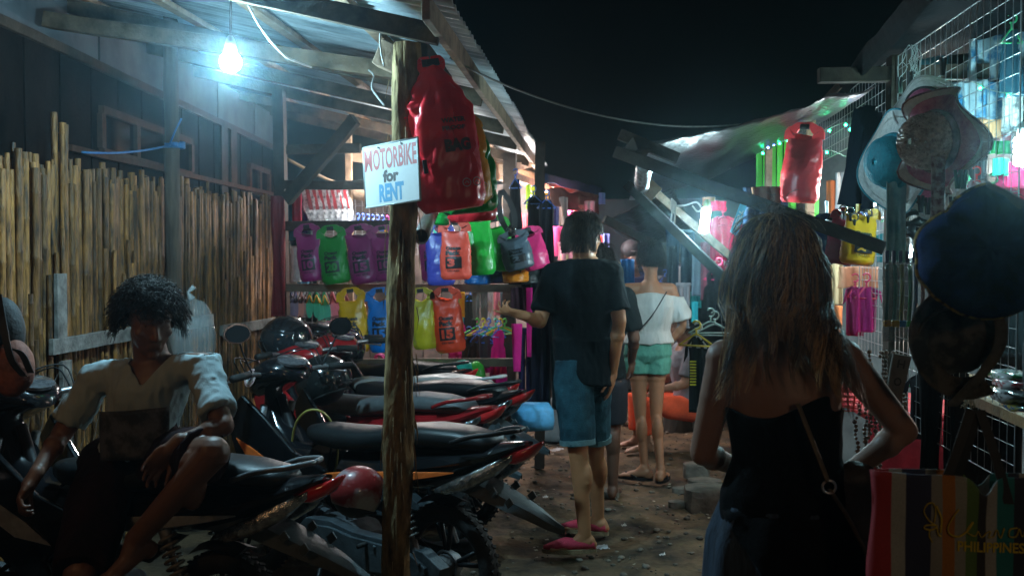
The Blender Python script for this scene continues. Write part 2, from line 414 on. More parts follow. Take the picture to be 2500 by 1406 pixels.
# blue cord
c0=at(200,372,X=FX+.05); c1=at(418,354,Y=5.5)
cord=thing('tied_rope','blue plastic cord tied from the fence to the dark post','cord',c1)
BLUEC=mat((.01,.13,.33),.45,var=.2)
build('cord_line',MB().tube(sag(c0,c1,.02),.006,6),BLUEC,cord,world=True,smooth=True)
mb=MB(); 
for k in range(3): mb.torus((c1.x,5.55,c1.z+.012*k-.01),.052,.007,Matrix.Rotation(.1*k,3,'X'),20,6)
mb.box(c1+Vector((.03,-.02,0)),(.03,.02,.025)); build('knot',mb,BLUEC,cord,world=True,smooth=True)
build('cord_tail',MB().tube([c1+Vector((.0,-.02,0)),at(428,320,Y=5.48),at(443,290,Y=5.46)],.005,6),BLUEC,cord,world=True,smooth=True)
# ================================================================ BUILDING BEHIND THE FENCE
def wp(t,z): # point on the wall
    return Vector((-2.85-.0909*(t),5.45+t,z))
house=thing('plank_house','dark plank walled house behind the bamboo fence','house',(-3.1,6,0))
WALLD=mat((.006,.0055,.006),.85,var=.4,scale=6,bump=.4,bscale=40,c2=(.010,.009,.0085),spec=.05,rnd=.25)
t=-2.2; k=0
while t<4.6:
    wdt=.19; mb=MB(); a=wp(t+.004,0);b=wp(t+wdt-.004,0); off=.006*(k%2)
    mb.add([a+Vector((off,0,0)),b+Vector((off,0,0)),b+Vector((-.02,0,0)),a+Vector((-.02,0,0)),a+Vector((off,0,2.6)),b+Vector((off,0,2.6)),b+Vector((-.02,0,2.6)),a+Vector((-.02,0,2.6))],[(0,1,5,4),(1,2,6,5),(2,3,7,6),(3,0,4,7),(4,5,6,7),(3,2,1,0)])
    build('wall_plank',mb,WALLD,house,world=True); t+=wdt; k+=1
# pale band under the roof
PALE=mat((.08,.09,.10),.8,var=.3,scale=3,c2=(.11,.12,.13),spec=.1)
t=-2.2
while t<4.6:
    L=1.15; mb=MB(); a=wp(t,0);b=wp(t+L-.03,0); q=Vector((-.03,0,0))
    mb.add([a+q+Vector((0,0,2.60)),b+q+Vector((0,0,2.60)),b+q+Vector((0,0,2.95)),a+q+Vector((0,0,2.95))]+[p+Vector((-.01,0,0)) for p in(a+q+Vector((0,0,2.60)),b+q+Vector((0,0,2.60)),b+q+Vector((0,0,2.95)),a+q+Vector((0,0,2.95)))],[(0,1,2,3),(7,6,5,4),(0,4,5,1),(1,5,6,2),(2,6,7,3),(3,7,4,0)])
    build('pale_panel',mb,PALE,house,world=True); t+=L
board(wp(-2.2,2.6)+Vector((.02,0,0)),wp(4.6,2.6)+Vector((.02,0,0)),.03,.05,'wall_plate',WOOD_D,house)
# windows
WFR=mat((.06,.035,.026),.8,var=.3,scale=20,spec=.1)
GLD=mat((.008,.010,.014),.08,var=.1)
def window(t0,t1,z0,z1,n):
    f=MB(); w_=.045; X=Vector((.02,0,0))
    f.beam(wp(t0,z0)+X,wp(t1,z0)+X,.04,w_); f.beam(wp(t0,z1)+X,wp(t1,z1)+X,.04,w_)
    for i in range(n+1):
        tt=t0+(t1-t0)*i/n; f.beam(wp(tt,z0+w_/2)+X,wp(tt,z1-w_/2)+X,.04,w_,up=(0,1,0))
    wn=build('window',f,WFR,house,world=True)
    for i in range(n):
        a=t0+(t1-t0)*i/n+.03; b=t0+(t1-t0)*(i+1)/n-.03
        m=MB().beam(wp(a,(z0+z1)/2)+Vector((.012,0,0)),wp(b,(z0+z1)/2)+Vector((.012,0,0)),.006,z1-z0-w_)
        build('pane',m,GLD,wn,world=True)
window(-.02,1.55,2.12,2.36,3); window(3.15,3.85,2.12,2.34,2)
board(wp(-.5,2.09)+Vector((.05,0,0)),wp(3.9,2.13)+Vector((.05,0,0)),.035,.035,'ledge',WFR,house)
for tt in(2.35,2.62): board(wp(tt,1.6)+Vector((.03,0,0)),wp(tt,2.6)+Vector((.03,0,0)),.02,.13,'upright_board',WOOD_D,house,up=(0,1,0))
# ================================================================ CORRUGATED ROOF
XE=-.54; ZE=2.41; SL=.235
def rz(x): return ZE+(XE-x)*SL
roof=thing('shed_roof','rusty corrugated iron roof on timber rafters over the motorbikes','roof',(-.8,3.6,2.3))
IRON=mat((.28,.37,.41),.40,metal=.35,var=.4,scale=6,bump=.2,bscale=50,c2=(.60,.70,.74),stretch=(.3,1,1),rnd=.15)
NS=8; wd=(9.8-3.55)/NS; rst=random.Random(5)
for i in range(NS):
    y0=3.55+i*wd-.02; dz=.003*(i%2); jog=rst.uniform(-.02,.02); mb=MB(); nw=10; mlt=6
    for part,(xa,xb) in enumerate(((XE+jog,-2.2),(-2.1,-3.5))):
        zz=.0 if part==0 else .012
        mb.grid(nw*mlt,4,lambda u,v,xa=xa,xb=xb,y0=y0,zz=zz:Vector((xa+(xb-xa)*v,y0+(wd+.04)*u,rz(xa+(xb-xa)*v)+.0115*math.sin(u*nw*2*PI)+dz+zz+.02+.006*noise.noise(Vector((u*5,v*3,i))))))
    build('roof_sheet',mb,IRON,roof,world=True,smooth=True,solid=.0015,fix=False)
WOOD_R=mat((.045,.032,.022),.85,var=.4,scale=9,bump=.4,bscale=50,c2=(.12,.085,.055),spec=.15)
def raft(y,x0,x1,h=.095,w_=.045,dz=0,m=WOOD_R,nm='rafter'):
    zc=-.0-h/2-.045+dz
    return board((x0,y,rz(x0)+zc),(x1,y,rz(x1)+zc),w_,h,nm,m,roof)
raft(3.665,-.60,-3.5,.075,.038,0,WOOD_R)

for y in(5.15,6.3,7.25,8.5,9.6): raft(y,-.62,-3.4,.08,.045)
for x in(-.98,-1.55,-2.15,-2.8): board((x,3.58,rz(x)-.015),(x,9.75,rz(x)-.015),.05,.03,'purlin',WOOD_L,roof)
board((-.60,3.38,rz(-.6)-.05),(-.60,9.9,rz(-.6)-.06),.028,.085,'fascia_board',WOOD_L,roof)
board((-.72,3.95,rz(-.7)-.10),(-.72,4.6,rz(-.7)-.12),.05,.07,'short_block',WOOD_D,roof)
board((-.88,3.90,2.33),(-.68,3.90,2.24),.09,.10,'post_bracket',WOOD_L,roof)
board((-2.75,4.75,2.70),(-.78,4.62,2.36),.07,.075,'round_beam',mat((.07,.05,.03),.8,var=.4,scale=9,bump=.4,bscale=50,c2=(.14,.10,.065),spec=.1),roof)
# diagonal stop bamboo at the post (end grain to viewer)
pA=at(1028,578,Y=3.95); pB=at(1058,510,Y=4.6)
br=thing('bamboo_brace','dark hollow bamboo end sticking out beside the bark post','pole',pA)
build('tube',MB().tube([pA,pA.lerp(pB,.5),pB],[.030,.029,.028],16,False),mat((.09,.075,.065),.5,var=.3),br,world=True,smooth=True,solid=.004)
build('dark_core',MB().lathe([(.024,0),(.024,.004)],16,(pB-pA).to_track_quat('Z','Y').to_matrix().to_4x4()).xf(Matrix.Translation(pA+(pB-pA).normalized()*.02)),BLACKM,br,world=True)
# wires
def wire(name,pts,r,m,label,cat='cable'):
    return build(name,MB().tube(bez(pts,8),r,6),m,smooth=True,label=label,cat=cat)
WW=mat((.55,.56,.56),.5,var=.1); GW=mat((.22,.21,.19),.6,var=.2)
wire('white_cable',[at(606,12,Y=3.74),at(632,62,Y=3.75),at(668,110,Y=3.78),at(700,140,Y=3.9),at(725,152,Y=4.2),at(760,165,Y=4.6)],.0045,WW,'white electric cable looping under the iron roof beside the bulb')
wire('white_cable',[at(936,55,Y=3.72),at(928,90,Y=3.7),at(931,130,Y=3.69),at(938,160,Y=3.68)],.004,WW,'short white cable running down the top of the bark post')
wire('white_cable',[at(900,172,Y=4.4),at(912,185,Y=4.3),at(908,215,Y=4.1),at(922,238,Y=3.9),at(938,258,Y=3.74)],.004,GW,'grey cable hanging in a curve left of the bark post')
wire('overhead_wire',[at(1098,142,Y=4.2)]+sag(at(1100,146,Y=4.2),at(2052,246,Y=5.2),.20,14)[1:],.0045,GW,'long thin wire sagging across the black sky between both stalls')
# ================================================================ THE BULB
BP=at(563,152,Y=3.74)
bulb=thing('light_bulb','glowing round cold white bulb hanging on a cord under the roof','light bulb',BP)
LED=emis((.46,.82,1.0),1750)
build('glass',MB().ball((0,0,0),(.040,.040,.040),24,None,14),LED,bulb,smooth=True)
build('socket',MB().lathe([(.020,.034),(.024,.04),(.022,.065),(.015,.088),(.008,.1)],16),plastic((.6,.6,.6)),bulb,smooth=True,auto=40)
build('cord',MB().tube([(0,0,.095),(.004,.0,.3),(0,.02,.56)],.0045,6),BLACKM,bulb,smooth=True)
# ================================================================ SIGN
sp=at(955,424,Y=3.60); sn=thing('rental_sign','white laminated sign reading MOTORBIKE for RENT on the bark post','sign',sp,rot=(0,R(-3.6),R(-35)))
SW,SH=.290,.224
def sgn(x,y): return Vector((x,-.0028,y))
build('sheet',MB().box((0,0,0),(SW,.005,SH)),mat((.80,.86,.86),.35,var=.03),sn)
mb=MB()
for a,b in(((-SW/2,-SH/2),(SW/2,-SH/2)),((SW/2,-SH/2),(SW/2,SH/2)),((SW/2,SH/2),(-SW/2,SH/2)),((-SW/2,SH/2),(-SW/2,-SH/2))): mb.tube([(a[0],0,a[1]),(b[0],0,b[1])],.0042,6)
build('laminate_edge',mb,mat((.55,.62,.62),.15,var=.1,alpha=.8),sn,smooth=True)
build('lettering_motorbike',text(text(MB(),'M',sgn,-.139,.020,.042,.078,.02),'OTORBIKE',sgn,-.092,.020,.230,.078,.022),mat((.62,.20,.20),.5,var=.05),sn)
build('lettering_for',text(MB(),'for',sgn,-.042,-.030,.084,.046,.05),mat((.14,.13,.13),.5,var=.05),sn)
build('lettering_rent',text(MB(),'RENT',sgn,-.066,-.100,.132,.066,.05),mat((.16,.42,.66),.5,var=.05),sn)
mb=MB()
for x in(-.06,.06): mb.ball((x,-.005,.104),(.004,.002,.004),8)
build('staple',mb,STEEL,sn)
# ================================================================ DRY BAGS
BLK=mat((.010,.010,.012),.45,var=.1)
def drybag(px,py,Y,wpx,hpx,c,num,label,rz_=0.,tilt=0.,kind='small',group='dry bags on the rack',strap=0,seed=None,depth=.62,lean=0.):
    """px,py = top of the handle; sizes in photo pixels"""
    s=S(Y); w_=wpx/s; h=hpx/s; p=at(px,py,Y=Y); sd=seed if seed is not None else px*.37+py
    t=thing('dry_bag',label,'dry bag',p,group=group,rot=(lean,R(tilt),R(rz_)))
    m=pvc(c); a=w_/2; b=w_/2*depth; N_=48; rings=[]
    zt=(-.03 if kind=='big' else -.20)*h; NR=30
    def sect(v): # v 0 bottom ..1 top seam
        if kind=='big':
            k=.82+.18*math.sin(min(1,v/.08)*PI/2); q_=max(0,(v-.68)/.32); return a*k*(1-.82*q_**1.7),max(a*depth*k*(1-.88*q_**1.1),.01)
        if v<.10: k=.80+.20*math.sin(v/.10*PI/2)
        else: k=1.0
        aa=a*k*(1-.10*max(0,(v-.55))/.45); bb=b*k*(1-.93*max(0,(v-.45)/.55)**1.3)
        return aa,max(bb,.004)
    for i in range(NR+1):
        v=i/NR; aa,bb=sect(v); q=[]
        for j in range(N_):
            th=2*PI*j/N_; x=aa*math.cos(th); y=bb*math.sin(th)
            z=-h+(h+zt)*v
            z+= (v**3)*(.15*h if kind!='big' else 0)*((abs(x)/a)**2)
            P3=Vector((x/w_*3.2+sd,y/w_*3+sd*.7,z/h*(1.7 if kind=='big' else 2.6))); rdg=abs(noise.noise(P3*1.7)); rd2=abs(noise.noise(P3*3.9+Vector((5,1,2))))
            wr=w_*((.10 if kind=='big' else .06)*noise.noise(P3)*(.35+.9*v)-(.42 if kind=='big' else .15)*(.22-min(.22,rdg))*(.5+1.2*v)-.11*(.2-min(.2,rd2)))
            r=1+wr/a
            q.append(Vector((x*r,y*r,z)))
        rings.append(q)
    mb=MB().loft([[Vector((p_.x*.5,p_.y*.5,p_.z+.003)) for p_ in rings[0]]]+rings)
    build('body',mb,m,t,smooth=True,auto=60)
    # handle: the rolled top bent up into a loop
    hw=.062*w_+.004; mb=MB()
    def rib(pts,wd):
        r_=[]
        for i,q in enumerate(pts):
            d=(pts[min(i+1,len(pts)-1)]-pts[max(i-1,0)]).normalized(); nrm=Vector((0,1,0)).cross(d).normalized()
            k=wd[i] if isinstance(wd,list) else wd
            r_.append([q+nrm*k+Vector((0,-.007,0)),q+nrm*k+Vector((0,.007,0)),q-nrm*k+Vector((0,.007,0)),q-nrm*k+Vector((0,-.007,0))])
        mb.loft(r_)
    e=.86*a
    for sg in(-1,1):
        if kind=='big': P_=bez([(sg*.02*w_,0,zt-.03*h),(sg*.09*w_,0,zt+.01*h),(sg*.08*w_,0,-.01*h),(0,0,.0)],5)
        else: P_=bez([(sg*e*.86,0,zt+.03*h),(sg*e*.86,0,zt+.12*h),(sg*e*.66,0,-.05*h),(sg*e*.40,0,.0),(0,0,.005)],5)
        rib(P_,[hw*(1.9-1.1*i/(len(P_)-1)) for i in range(len(P_))])
    build('handle',mb,m,t,smooth=True,auto=50)
    bk=MB(); bk.box((0,0,-.012*h),(.24*w_,.022,.028)); bk.box((0,-.012,-.012*h),(.12*w_,.006,.018)); build('buckle',bk,BLK,t,bevel=.003)
    def sf(x,z):
        v=(z+h)/(h+zt); aa,bb=sect(min(.95,max(0,v))); q=max(0,1-(x/aa)**2)
        return Vector((x,-bb*math.sqrt(q)*1.045-.0035,z))
    if kind=='small' and num:
        bw=.47*w_; x0=-bw*.58; z0=-h*.80
        tx=MB(); text(tx,'Ocean',sf,x0,z0+.315*h,bw,.065*h,.05); text(tx,'Pack',sf,x0,z0+.225*h,bw,.08*h,.06)
        build('lettering',tx,BLK,t)
        sq=MB().grid(6,5,lambda u,v:sf(x0-.01*w_+u*(bw+.04*w_),z0+v*.20*h)+Vector((0,.0012,0))); build('number_box',sq,BLK,t)
        build('number',text(MB(),num,sf,x0+bw*.12,z0+.03*h,bw*(.82 if len(num)>1 else .5),.14*h,.06),mat(tuple(k*.9 for k in c),.5,var=.05),t)
        if kind=='small' and hpx>120: build('small_print',text(MB(),'DRY BAG',sf,x0+.1*bw,z0-.055*h,bw*.8,.03*h,.02),BLK,t)
    if kind=='big':
        x0=-.02*w_
        G=mat((.10,.05,.045),.5,var=.1)
        def sg_(x,z): return sf(x,z)
        tx=MB(); text(tx,'WATER',sg_,x0,-h*.44,.34*w_,.032*h,.05); text(tx,'PROOF',sg_,x0,-h*.49,.32*w_,.03*h,.05); text(tx,'BAG',sg_,x0,-h*.63,.36*w_,.085*h,.07); build('lettering',tx,G,t)
        ic=MB()
        for k in range(2):
            cxx=.20*w_+k*.15*w_; czz=-.84*h; q=[(cxx+.055*w_*math.cos(u),czz+.055*w_*math.sin(u)) for u in[2*PI*i/24 for i in range(25)]]
            ic.tube([sf(*z_) for z_ in q],.0016,5,False)
            ic.tube([sf(cxx-.03*w_,czz-.01*w_),sf(cxx,czz+.02*w_),sf(cxx+.03*w_,czz-.012*w_)],.0016,5)
        build('emblem',ic,mat((.7,.6,.6),.5),t)
        build('buckle_tab',MB().box(sf(-.32*w_,-.70*h),(.06*w_,.012,.09*h)),BLK,t,bevel=.002)
    if strap:
        sm=MB(); L=strap/s
        for sg in(-1,1):
            pts=bez([(sg*.05*w_,0,-.01),(sg*(.22*w_),.01,L*.35),(sg*.16*w_,.01,L*.75),(0,.0,L)],6)
            r_=[]
            for q in pts: r_.append([q+Vector((.017,0,0)),q+Vector((.017,.003,0)),q+Vector((-.017,.003,0)),q+Vector((-.017,0,0))])
            sm.loft(r_)
        build('strap',sm,BLK,t,smooth=True,auto=40)
        cl=MB(); cl.torus((.04*w_,-.01,.02),.016,.003,Matrix.Rotation(PI/2,3,'X'),16,6); cl.torus((-.05*w_,-.012,.03),.013,.003,Matrix.Rotation(PI/2.3,3,'X'),16,6); build('metal_ring',cl,CHROME,t,smooth=True)
    return t
RED=(.62,.03,.035); CORAL=(.95,.10,.06); YEL=(.95,.50,.005); GRN=(.012,.36,.02); MAG=(.32,.025,.16); BLU=(.005,.22,.75); ORG=(.85,.17,.04); PNK=(.85,.04,.22); GRY=(.09,.12,.15); NAV=(.02,.035,.10); INDI=(.06,.07,.42); ORN=(.85,.28,.02)
# big ones by the post
gb='big waterproof bags hung under the eave'
drybag(1050,150,3.72,178,368,(.85,.02,.035),'', 'largest crimson waterproof bag hanging in front right of the bark post',rz_=14,tilt=-9,kind='big',group=gb,depth=.72)
drybag(1098,238,4.0,150,268,(.75,.40,.01),'', 'yellow waterproof bag showing behind the largest crimson bag',rz_=14,tilt=-7,kind='big',group=gb)
drybag(1122,292,4.25,145,230,(.01,.30,.05),'', 'green waterproof bag behind the yellow one under the eave',rz_=12,tilt=-6,kind='big',group=gb)
drybag(1140,330,4.5,125,212,(.62,.02,.03),'', 'second crimson waterproof bag, its base showing below the yellow bag',rz_=10,tilt=-4,kind='big',group=gb)
# cluster of small ones
gc='small dry bags bunched under the eave'
drybag(1072,548,5.5,72,150,(.07,.08,.45),'','indigo blue dry bag behind the coral number 3 bag',tilt=-2,group=gc)
drybag(1109,542,5.25,78,142,CORAL,'3','coral red dry bag with number 3 beside the bark post',tilt=-2,group=gc)
drybag(1166,512,5.6,72,160,(.02,.45,.05),'','bright green dry bag right of the coral number 3 bag',rz_=25,tilt=-4,group=gc)
drybag(1205,535,6.0,72,125,(.02,.33,.03),'','dark green dry bag behind the bright green one',rz_=20,tilt=-12,group=gc)
drybag(1250,570,5.9,76,90,GRY,'2','slate grey dry bag with number 2 over the orange one',rz_=10,tilt=-14,group=gc,strap=110)
drybag(1288,560,6.2,66,100,PNK,'','hot pink dry bag at the end of the eave cluster',rz_=15,tilt=-16,group=gc)
drybag(1245,600,6.3,76,62,(.02,.36,.02),'','low green dry bag under the slate grey one',tilt=-4,group=gc,depth=.9)
drybag(1257,640,6.35,66,50,ORN,'','orange dry bag hanging lowest in the eave cluster',tilt=-3,group=gc,depth=.95)
drybag(1290,642,6.6,58,52,(.04,.05,.05),'','black dry bag right of the orange one',tilt=2,group=gc,depth=.9)
drybag(1165,640,6.4,66,55,(.01,.14,.45),'','blue dry bag bottom peeping out below the green bags',tilt=0,group=gc,depth=.9)
drybag(1205,620,6.5,90,72,NAV,'','navy dry bag between the blue and orange ones',tilt=0,group=gc,depth=.9)
drybag(1072,480,4.8,60,70,(.01,.34,.05),'','green dry bag wedged behind the dark bamboo end',tilt=5,group=gc)
# rack: upper row and lower row
g1='dry bags on the upper rail'; g2='dry bags on the lower rail'
drybag(748,552,7.02,66,138,MAG,'10','purple dry bag number 10 at the left end of the upper rail',tilt=-7,group=g1,seed=3)
drybag(806,556,7.0,72,140,(.01,.26,.03),'20','green dry bag number 20 on the upper rail',tilt=-7,group=g1)
drybag(874,554,7.02,80,142,MAG,'15','purple dry bag number 15 on the upper rail',tilt=-9,group=g1,seed=8)
drybag(932,556,7.0,70,132,MAG,'10','purple dry bag number 10 between the 15 bag and the post',tilt=-8,group=g1,seed=11)
drybag(1050,556,7.0,70,132,MAG,'10','purple dry bag number 10 just right of the bark post',tilt=-6,group=g1,seed=17)
drybag(855,708,7.0,72,156,YEL,'15','yellow dry bag number 15 on the lower rail',tilt=-6,group=g2,seed=5)
drybag(926,708,7.0,72,154,BLU,'15','blue dry bag number 15 on the lower rail',tilt=-4,group=g2,seed=6)
drybag(1026,708,7.0,66,146,(.62,.55,.02),'','lemon yellow dry bag half hidden behind the bark post',tilt=-6,group=g2,seed=7)
drybag(1086,706,7.0,76,156,(.92,.07,.02),'15','orange red dry bag number 15 on the lower rail',tilt=-6,group=g2,seed=9)
# right side
drybag(1966,308,5.4,96,182,(.80,.06,.07),'','red dry bag hanging from the wire grid across the lane',rz_=-35,tilt=5,group='dry bags of the other stall',depth=.85,seed=21,lean=0)
gr_='dry bags of the other stall'
drybag(2030,530,4.75,70,110,NAV,'','black dry bag at the left of the hanging trio',rz_=-10,tilt=14,group=gr_,depth=.8)
drybag(2070,515,4.7,70,128,(.28,.02,.05),'','dark crimson dry bag in the middle of the hanging trio',rz_=-8,tilt=10,group=gr_,depth=.8)
drybag(2108,508,4.62,84,135,(.75,.38,.01),'2','amber dry bag number 2 behind the slanting beam',rz_=12,tilt=7,group=gr_,depth=.8)
# ================================================================ MOTORBIKES
def sup(cx,cz,hw,hh,cy=0,e=2.4,n=20,top=None):
    """superellipse section in the y-z plane at x=cx"""
    q=[]
    for j in range(n):
        t=2*PI*j/n; c,s_=math.cos(t),math.sin(t)
        y=math.copysign(abs(c)**(2/e),c)*hw; z=math.copysign(abs(s_)**(2/e),s_)*hh
        if top and z>0: y*=top
        q.append(Vector((cx,cy+y,cz+z)))
    return q
def lx(secs,n=20,e=2.4,top=None): 
    return MB().loft([sup(*s_[:4],cy=(s_[4] if len(s_)>4 else 0),e=e,n=n,top=top) for s_ in secs])
def wheel(t,x,rear,rt=.262):
    y=0; MX=Matrix.Rotation(PI/2,3,'X'); 
    w_=thing('wheel',None,None); w_.parent=t; WM[w_]=WM[t]; 
    mb=MB(); mb.torus((x,0,rt),rt-.040,.040,MX,44,10,1.0); 
    for k in range(44):
        a=2*PI*k/44
        for sg in(-1,1):
            a2=a+sg*.035; c=Vector((x+(rt-.002)*math.cos(a2),sg*.016,rt+(rt-.002)*math.sin(a2)))
            mb.box(c,(.007,.022,.012),Matrix.Rotation(-a2,3,'Y')@Matrix.Rotation(sg*.5,3,'X'))
    build('tyre',mb,RUBBER,w_,smooth=True,auto=50)
    mb=MB(); mb.torus((x,0,rt),rt-.072,.012,MX,40,8,1.9)
    build('rim',mb,mat((.05,.035,.03),.45,metal=.5,var=.6,scale=30),w_,smooth=True)
    mb=MB()
    for k in range(5):
        a=2*PI*k/5+.3
        for sg in(-.16,.16): mb.tube([(x+.035*math.cos(a),0,rt+.035*math.sin(a)),(x+(rt-.075)*math.cos(a+sg),0,rt+(rt-.075)*math.sin(a+sg))],.009,6,flat=1.2)
    build('spokes',mb,BLACKM,w_,smooth=True)
    mb=MB(); mb.lathe([(.030,-.055),(.045,-.05),(.05,-.03),(.05,.03),(.045,.05),(.03,.055)],20,MX.to_4x4()); mb.v[-120:]=[v+Vector((x,0,rt)) for v in mb.v[-120:]]
    if rear: mb.torus((x,-.0,rt),.062,.006,MX,20,6,3)
    build('hub',mb,ALU,w_,smooth=True,auto=40)
def make_bike(label,loc,rotz,P):
    """x forward, y left, z up; origin on the ground mid wheelbase"""
    t=thing('motorbike',label,'motorbike',loc,rotz,'motorbikes parked in a row')
    body=P['body']; trim=P['trim']; FR,RE=.61,-.62
    wheel(t,RE,True); wheel(t,FR,False)
    # frame + engine
    mb=MB(); mb.tube([(.42,0,.88),(.30,0,.62),(.12,0,.47),(-.25,0,.45),(-.5,0,.62),(-.8,0,.70)],.022,10)
    mb.tube([(-.05,.03,.45),(-.12,.03,.22)],.016,8); mb.tube([(-.05,-.03,.45),(-.12,-.03,.22)],.016,8)
    build('frame',mb,BLACKM,t,smooth=True)
    mb=MB(); mb.loft([sup(-.18,.27,.09,.06,e=3),sup(-.12,.28,.12,.095,e=3),sup(.06,.28,.125,.10,e=3),sup(.13,.29,.09,.07,e=3)])
    mb.tube([(.10,0,.33),(.30,0,.36)],[.058,.05],14); 
    for k in range(8): mb.lathe([(.066,0),(.066,.006)],14,Matrix.Translation((.13+.02*k,0,.335+.003*k))@Matrix.Rotation(PI/2,4,'Y'))
    build('engine',mb,mat((.10,.11,.12),.5,metal=.5,var=.45,scale=14,bump=.2),t,smooth=True,auto=40)
    # long transmission case (left side = the side facing away/near according to turn)
    for sg,nm in((1,'left'),(-1,'right')):
        pass
    mb=MB(); out=[(.16,.20),(.18,.30),(.10,.375),(-.05,.385),(-.20,.36),(-.45,.355),(-.60,.345),(-.70,.29),(-.69,.235),(-.62,.205),(-.4,.205),(-.1,.175),(.06,.165)]
    M=Matrix(((1,0,0),(0,0,1),(0,1,0))); mb.prism(out,.075,.135,M); mb.prism([(x*.86-.03,z*.8+.055) for x,z in out],.135,.152,M)
    for (x,z) in((.1,.33),(-.1,.34),(-.35,.325),(-.6,.30),(-.55,.24),(-.1,.21)): mb.lathe([(.010,.150),(.008,.160)],8,Matrix.Translation((x,0,z))@Matrix.Rotation(-PI/2,4,'X'))
    build('transmission_case',mb,mat((.06,.075,.085),.45,metal=.35,var=.5,scale=9,bump=.25),t,bevel=.012)
    # swing arm, exhaust
    mb=MB()
    for s_ in(-1,): mb.beam((-.12,s_*.095,.30),(RE-.04,s_*.095,.275),.028,.045)
    build('swing_arm',mb,BLACKM,t,bevel=.006)
    mb=MB(); mb.tube(bez([(.28,-.03,.30),(.30,-.08,.20),(.10,-.13,.17),(-.2,-.14,.20)],6),.016,10); mb.tube([(-.2,-.145,.20),(-.28,-.15,.21),(-.62,-.150,.29),(-.68,-.150,.305)],[.02,.045,.05,.035],16)
    build('exhaust',mb,mat((.10,.10,.10),.4,metal=.7,var=.5,scale=12),t,smooth=True,auto=50)
    # shock absorbers with coil springs
    for s_ in(-1,1):
        a=Vector((-.44,s_*.115,.60)); b=Vector((-.565,s_*.120,.315)); sh=MB(); sh.tube([a,b],.012,8); sh.lathe([(.022,0),(.022,.03)],12,Matrix.Translation(a)@(b-a).to_track_quat('Z','Y').to_matrix().to_4x4()); sh.tube([b+(a-b)*.22,b],.018,8)
        o=build('shock_absorber',sh,ALU,t,smooth=True,auto=40)
        pts=[]; d=(b-a).normalized(); x=d.orthogonal().normalized(); y=d.cross(x)
        for i in range(9*10+1): 
            u=i/90; pts.append(a+(b-a)*(.08+.70*u)+(x*math.cos(u*9*2*PI)+y*math.sin(u*9*2*PI))*.029)
        build('spring',MB().tube(pts,.0062,6),mat((.16,.155,.14),.5,metal=.4,var=.4,scale=40),o,smooth=True)
    # rear fender / plate holder (long tapering)
    mb=MB(); sec=[]
    for i,(x,z,hw) in enumerate([(-.58,.66,.07),(-.76,.655,.08),(-.88,.62,.075),(-.98,.585,.062),(-1.07,.555,.048),(-1.15,.52,.028),(-1.20,.50,.008)]):
        d_=.055*(1-i/8); sec.append([Vector((x,-hw,z-d_)),Vector((x-.004,-hw*.85,z+.006)),Vector((x-.006,0,z+.016)),Vector((x-.004,hw*.85,z+.006)),Vector((x,hw,z-d_)),Vector((x+.008,hw*.7,z)),Vector((x+.008,-hw*.7,z))])
    mb.loft(sec); o=build('rear_fender',mb,P.get('fender',DUSTP),t,smooth=True,auto=30)
    text_m=MB()
    for k in(0,1):
        for sg in(-1,1): build('fender_tab',MB().box((-.92-.08*k,sg*.075,.622-.03*k),(.035,.008,.03),Matrix.Rotation(.7,3,'Y')),P.get('fender',DUSTP),o,bevel=.003)
    if P.get('plate')==True:
        build('number_plate',MB().box((-1.0,0,.60),(.006,.22,.11),Matrix.Rotation(.6,3,'Y')),mat((.05,.05,.045),.6,var=.4),t,bevel=.002)
    if P.get('reflect'): pass
    # inner mud guard over the rear tyre
    mb=MB(); sec=[]
    for i in range(6):
        a=R(62+i*9); r=.285; x=RE+r*math.cos(a)*1.0; z=.262+r*math.sin(a)
        sec.append([Vector((x,-.055,z-.01)),Vector((x,0,z+.012)),Vector((x,.055,z-.01)),Vector((x,.0,z+.004))])
    build('mud_guard',MB().loft(sec),BLACKM,t,smooth=True,auto=40)
    # seat: long, dipped for the rider
    seat=[(-.90,.80,.05,.015),(-.86,.80,.085,.035),(-.72,.805,.105,.045),(-.55,.80,.115,.05),(-.38,.775,.125,.052),(-.22,.745,.13,.052),(-.05,.735,.125,.052),(.10,.735,.10,.05),(.18,.735,.055,.035)]
    mb=MB().loft([sup(*q,e=2.6,n=24) for q in seat]); build('seat',mb,P.get('seatm',mat((.010,.013,.015),.40,var=.15,scale=40,bump=.12,bscale=300,spec=.4)),t,smooth=True)
    # tail cowl and body panels
    tail=[(-.10,.62,.135,.085),(-.3,.63,.14,.09),(-.5,.66,.135,.095),(-.70,.705,.115,.08),(-.88,.755,.09,.05),(-1.0,.80,.055,.022),(-1.04,.815,.03,.010)]
    tl=build('tail_cowl',lx(tail,16,1.7,top=.9),body,t,smooth=True,auto=22)
    # stripe swoosh on both flanks
    for sg in(-1,1):
        mb=MB(); n=14; vs=[]
        for i in range(n+1):
            u=i/n; x=-.02-.74*u; z=.585+.10*u**1.4; th=.030*math.sin(PI*min(1,u*1.02))**.6*(1-u*.55)+.002; yy=sg*(.143-.02*max(0,(u-.55)/.45)**1.5)
            vs+= [Vector((x,yy,z-th)),Vector((x,yy,z+th)),Vector((x,yy+sg*.004,z+th*.8)),Vector((x,yy+sg*.004,z-th*.8))]
        mb.loft([vs[i*4:i*4+4] for i in range(n+1)]); build('stripe',mb,trim,tl,smooth=True,auto=40)
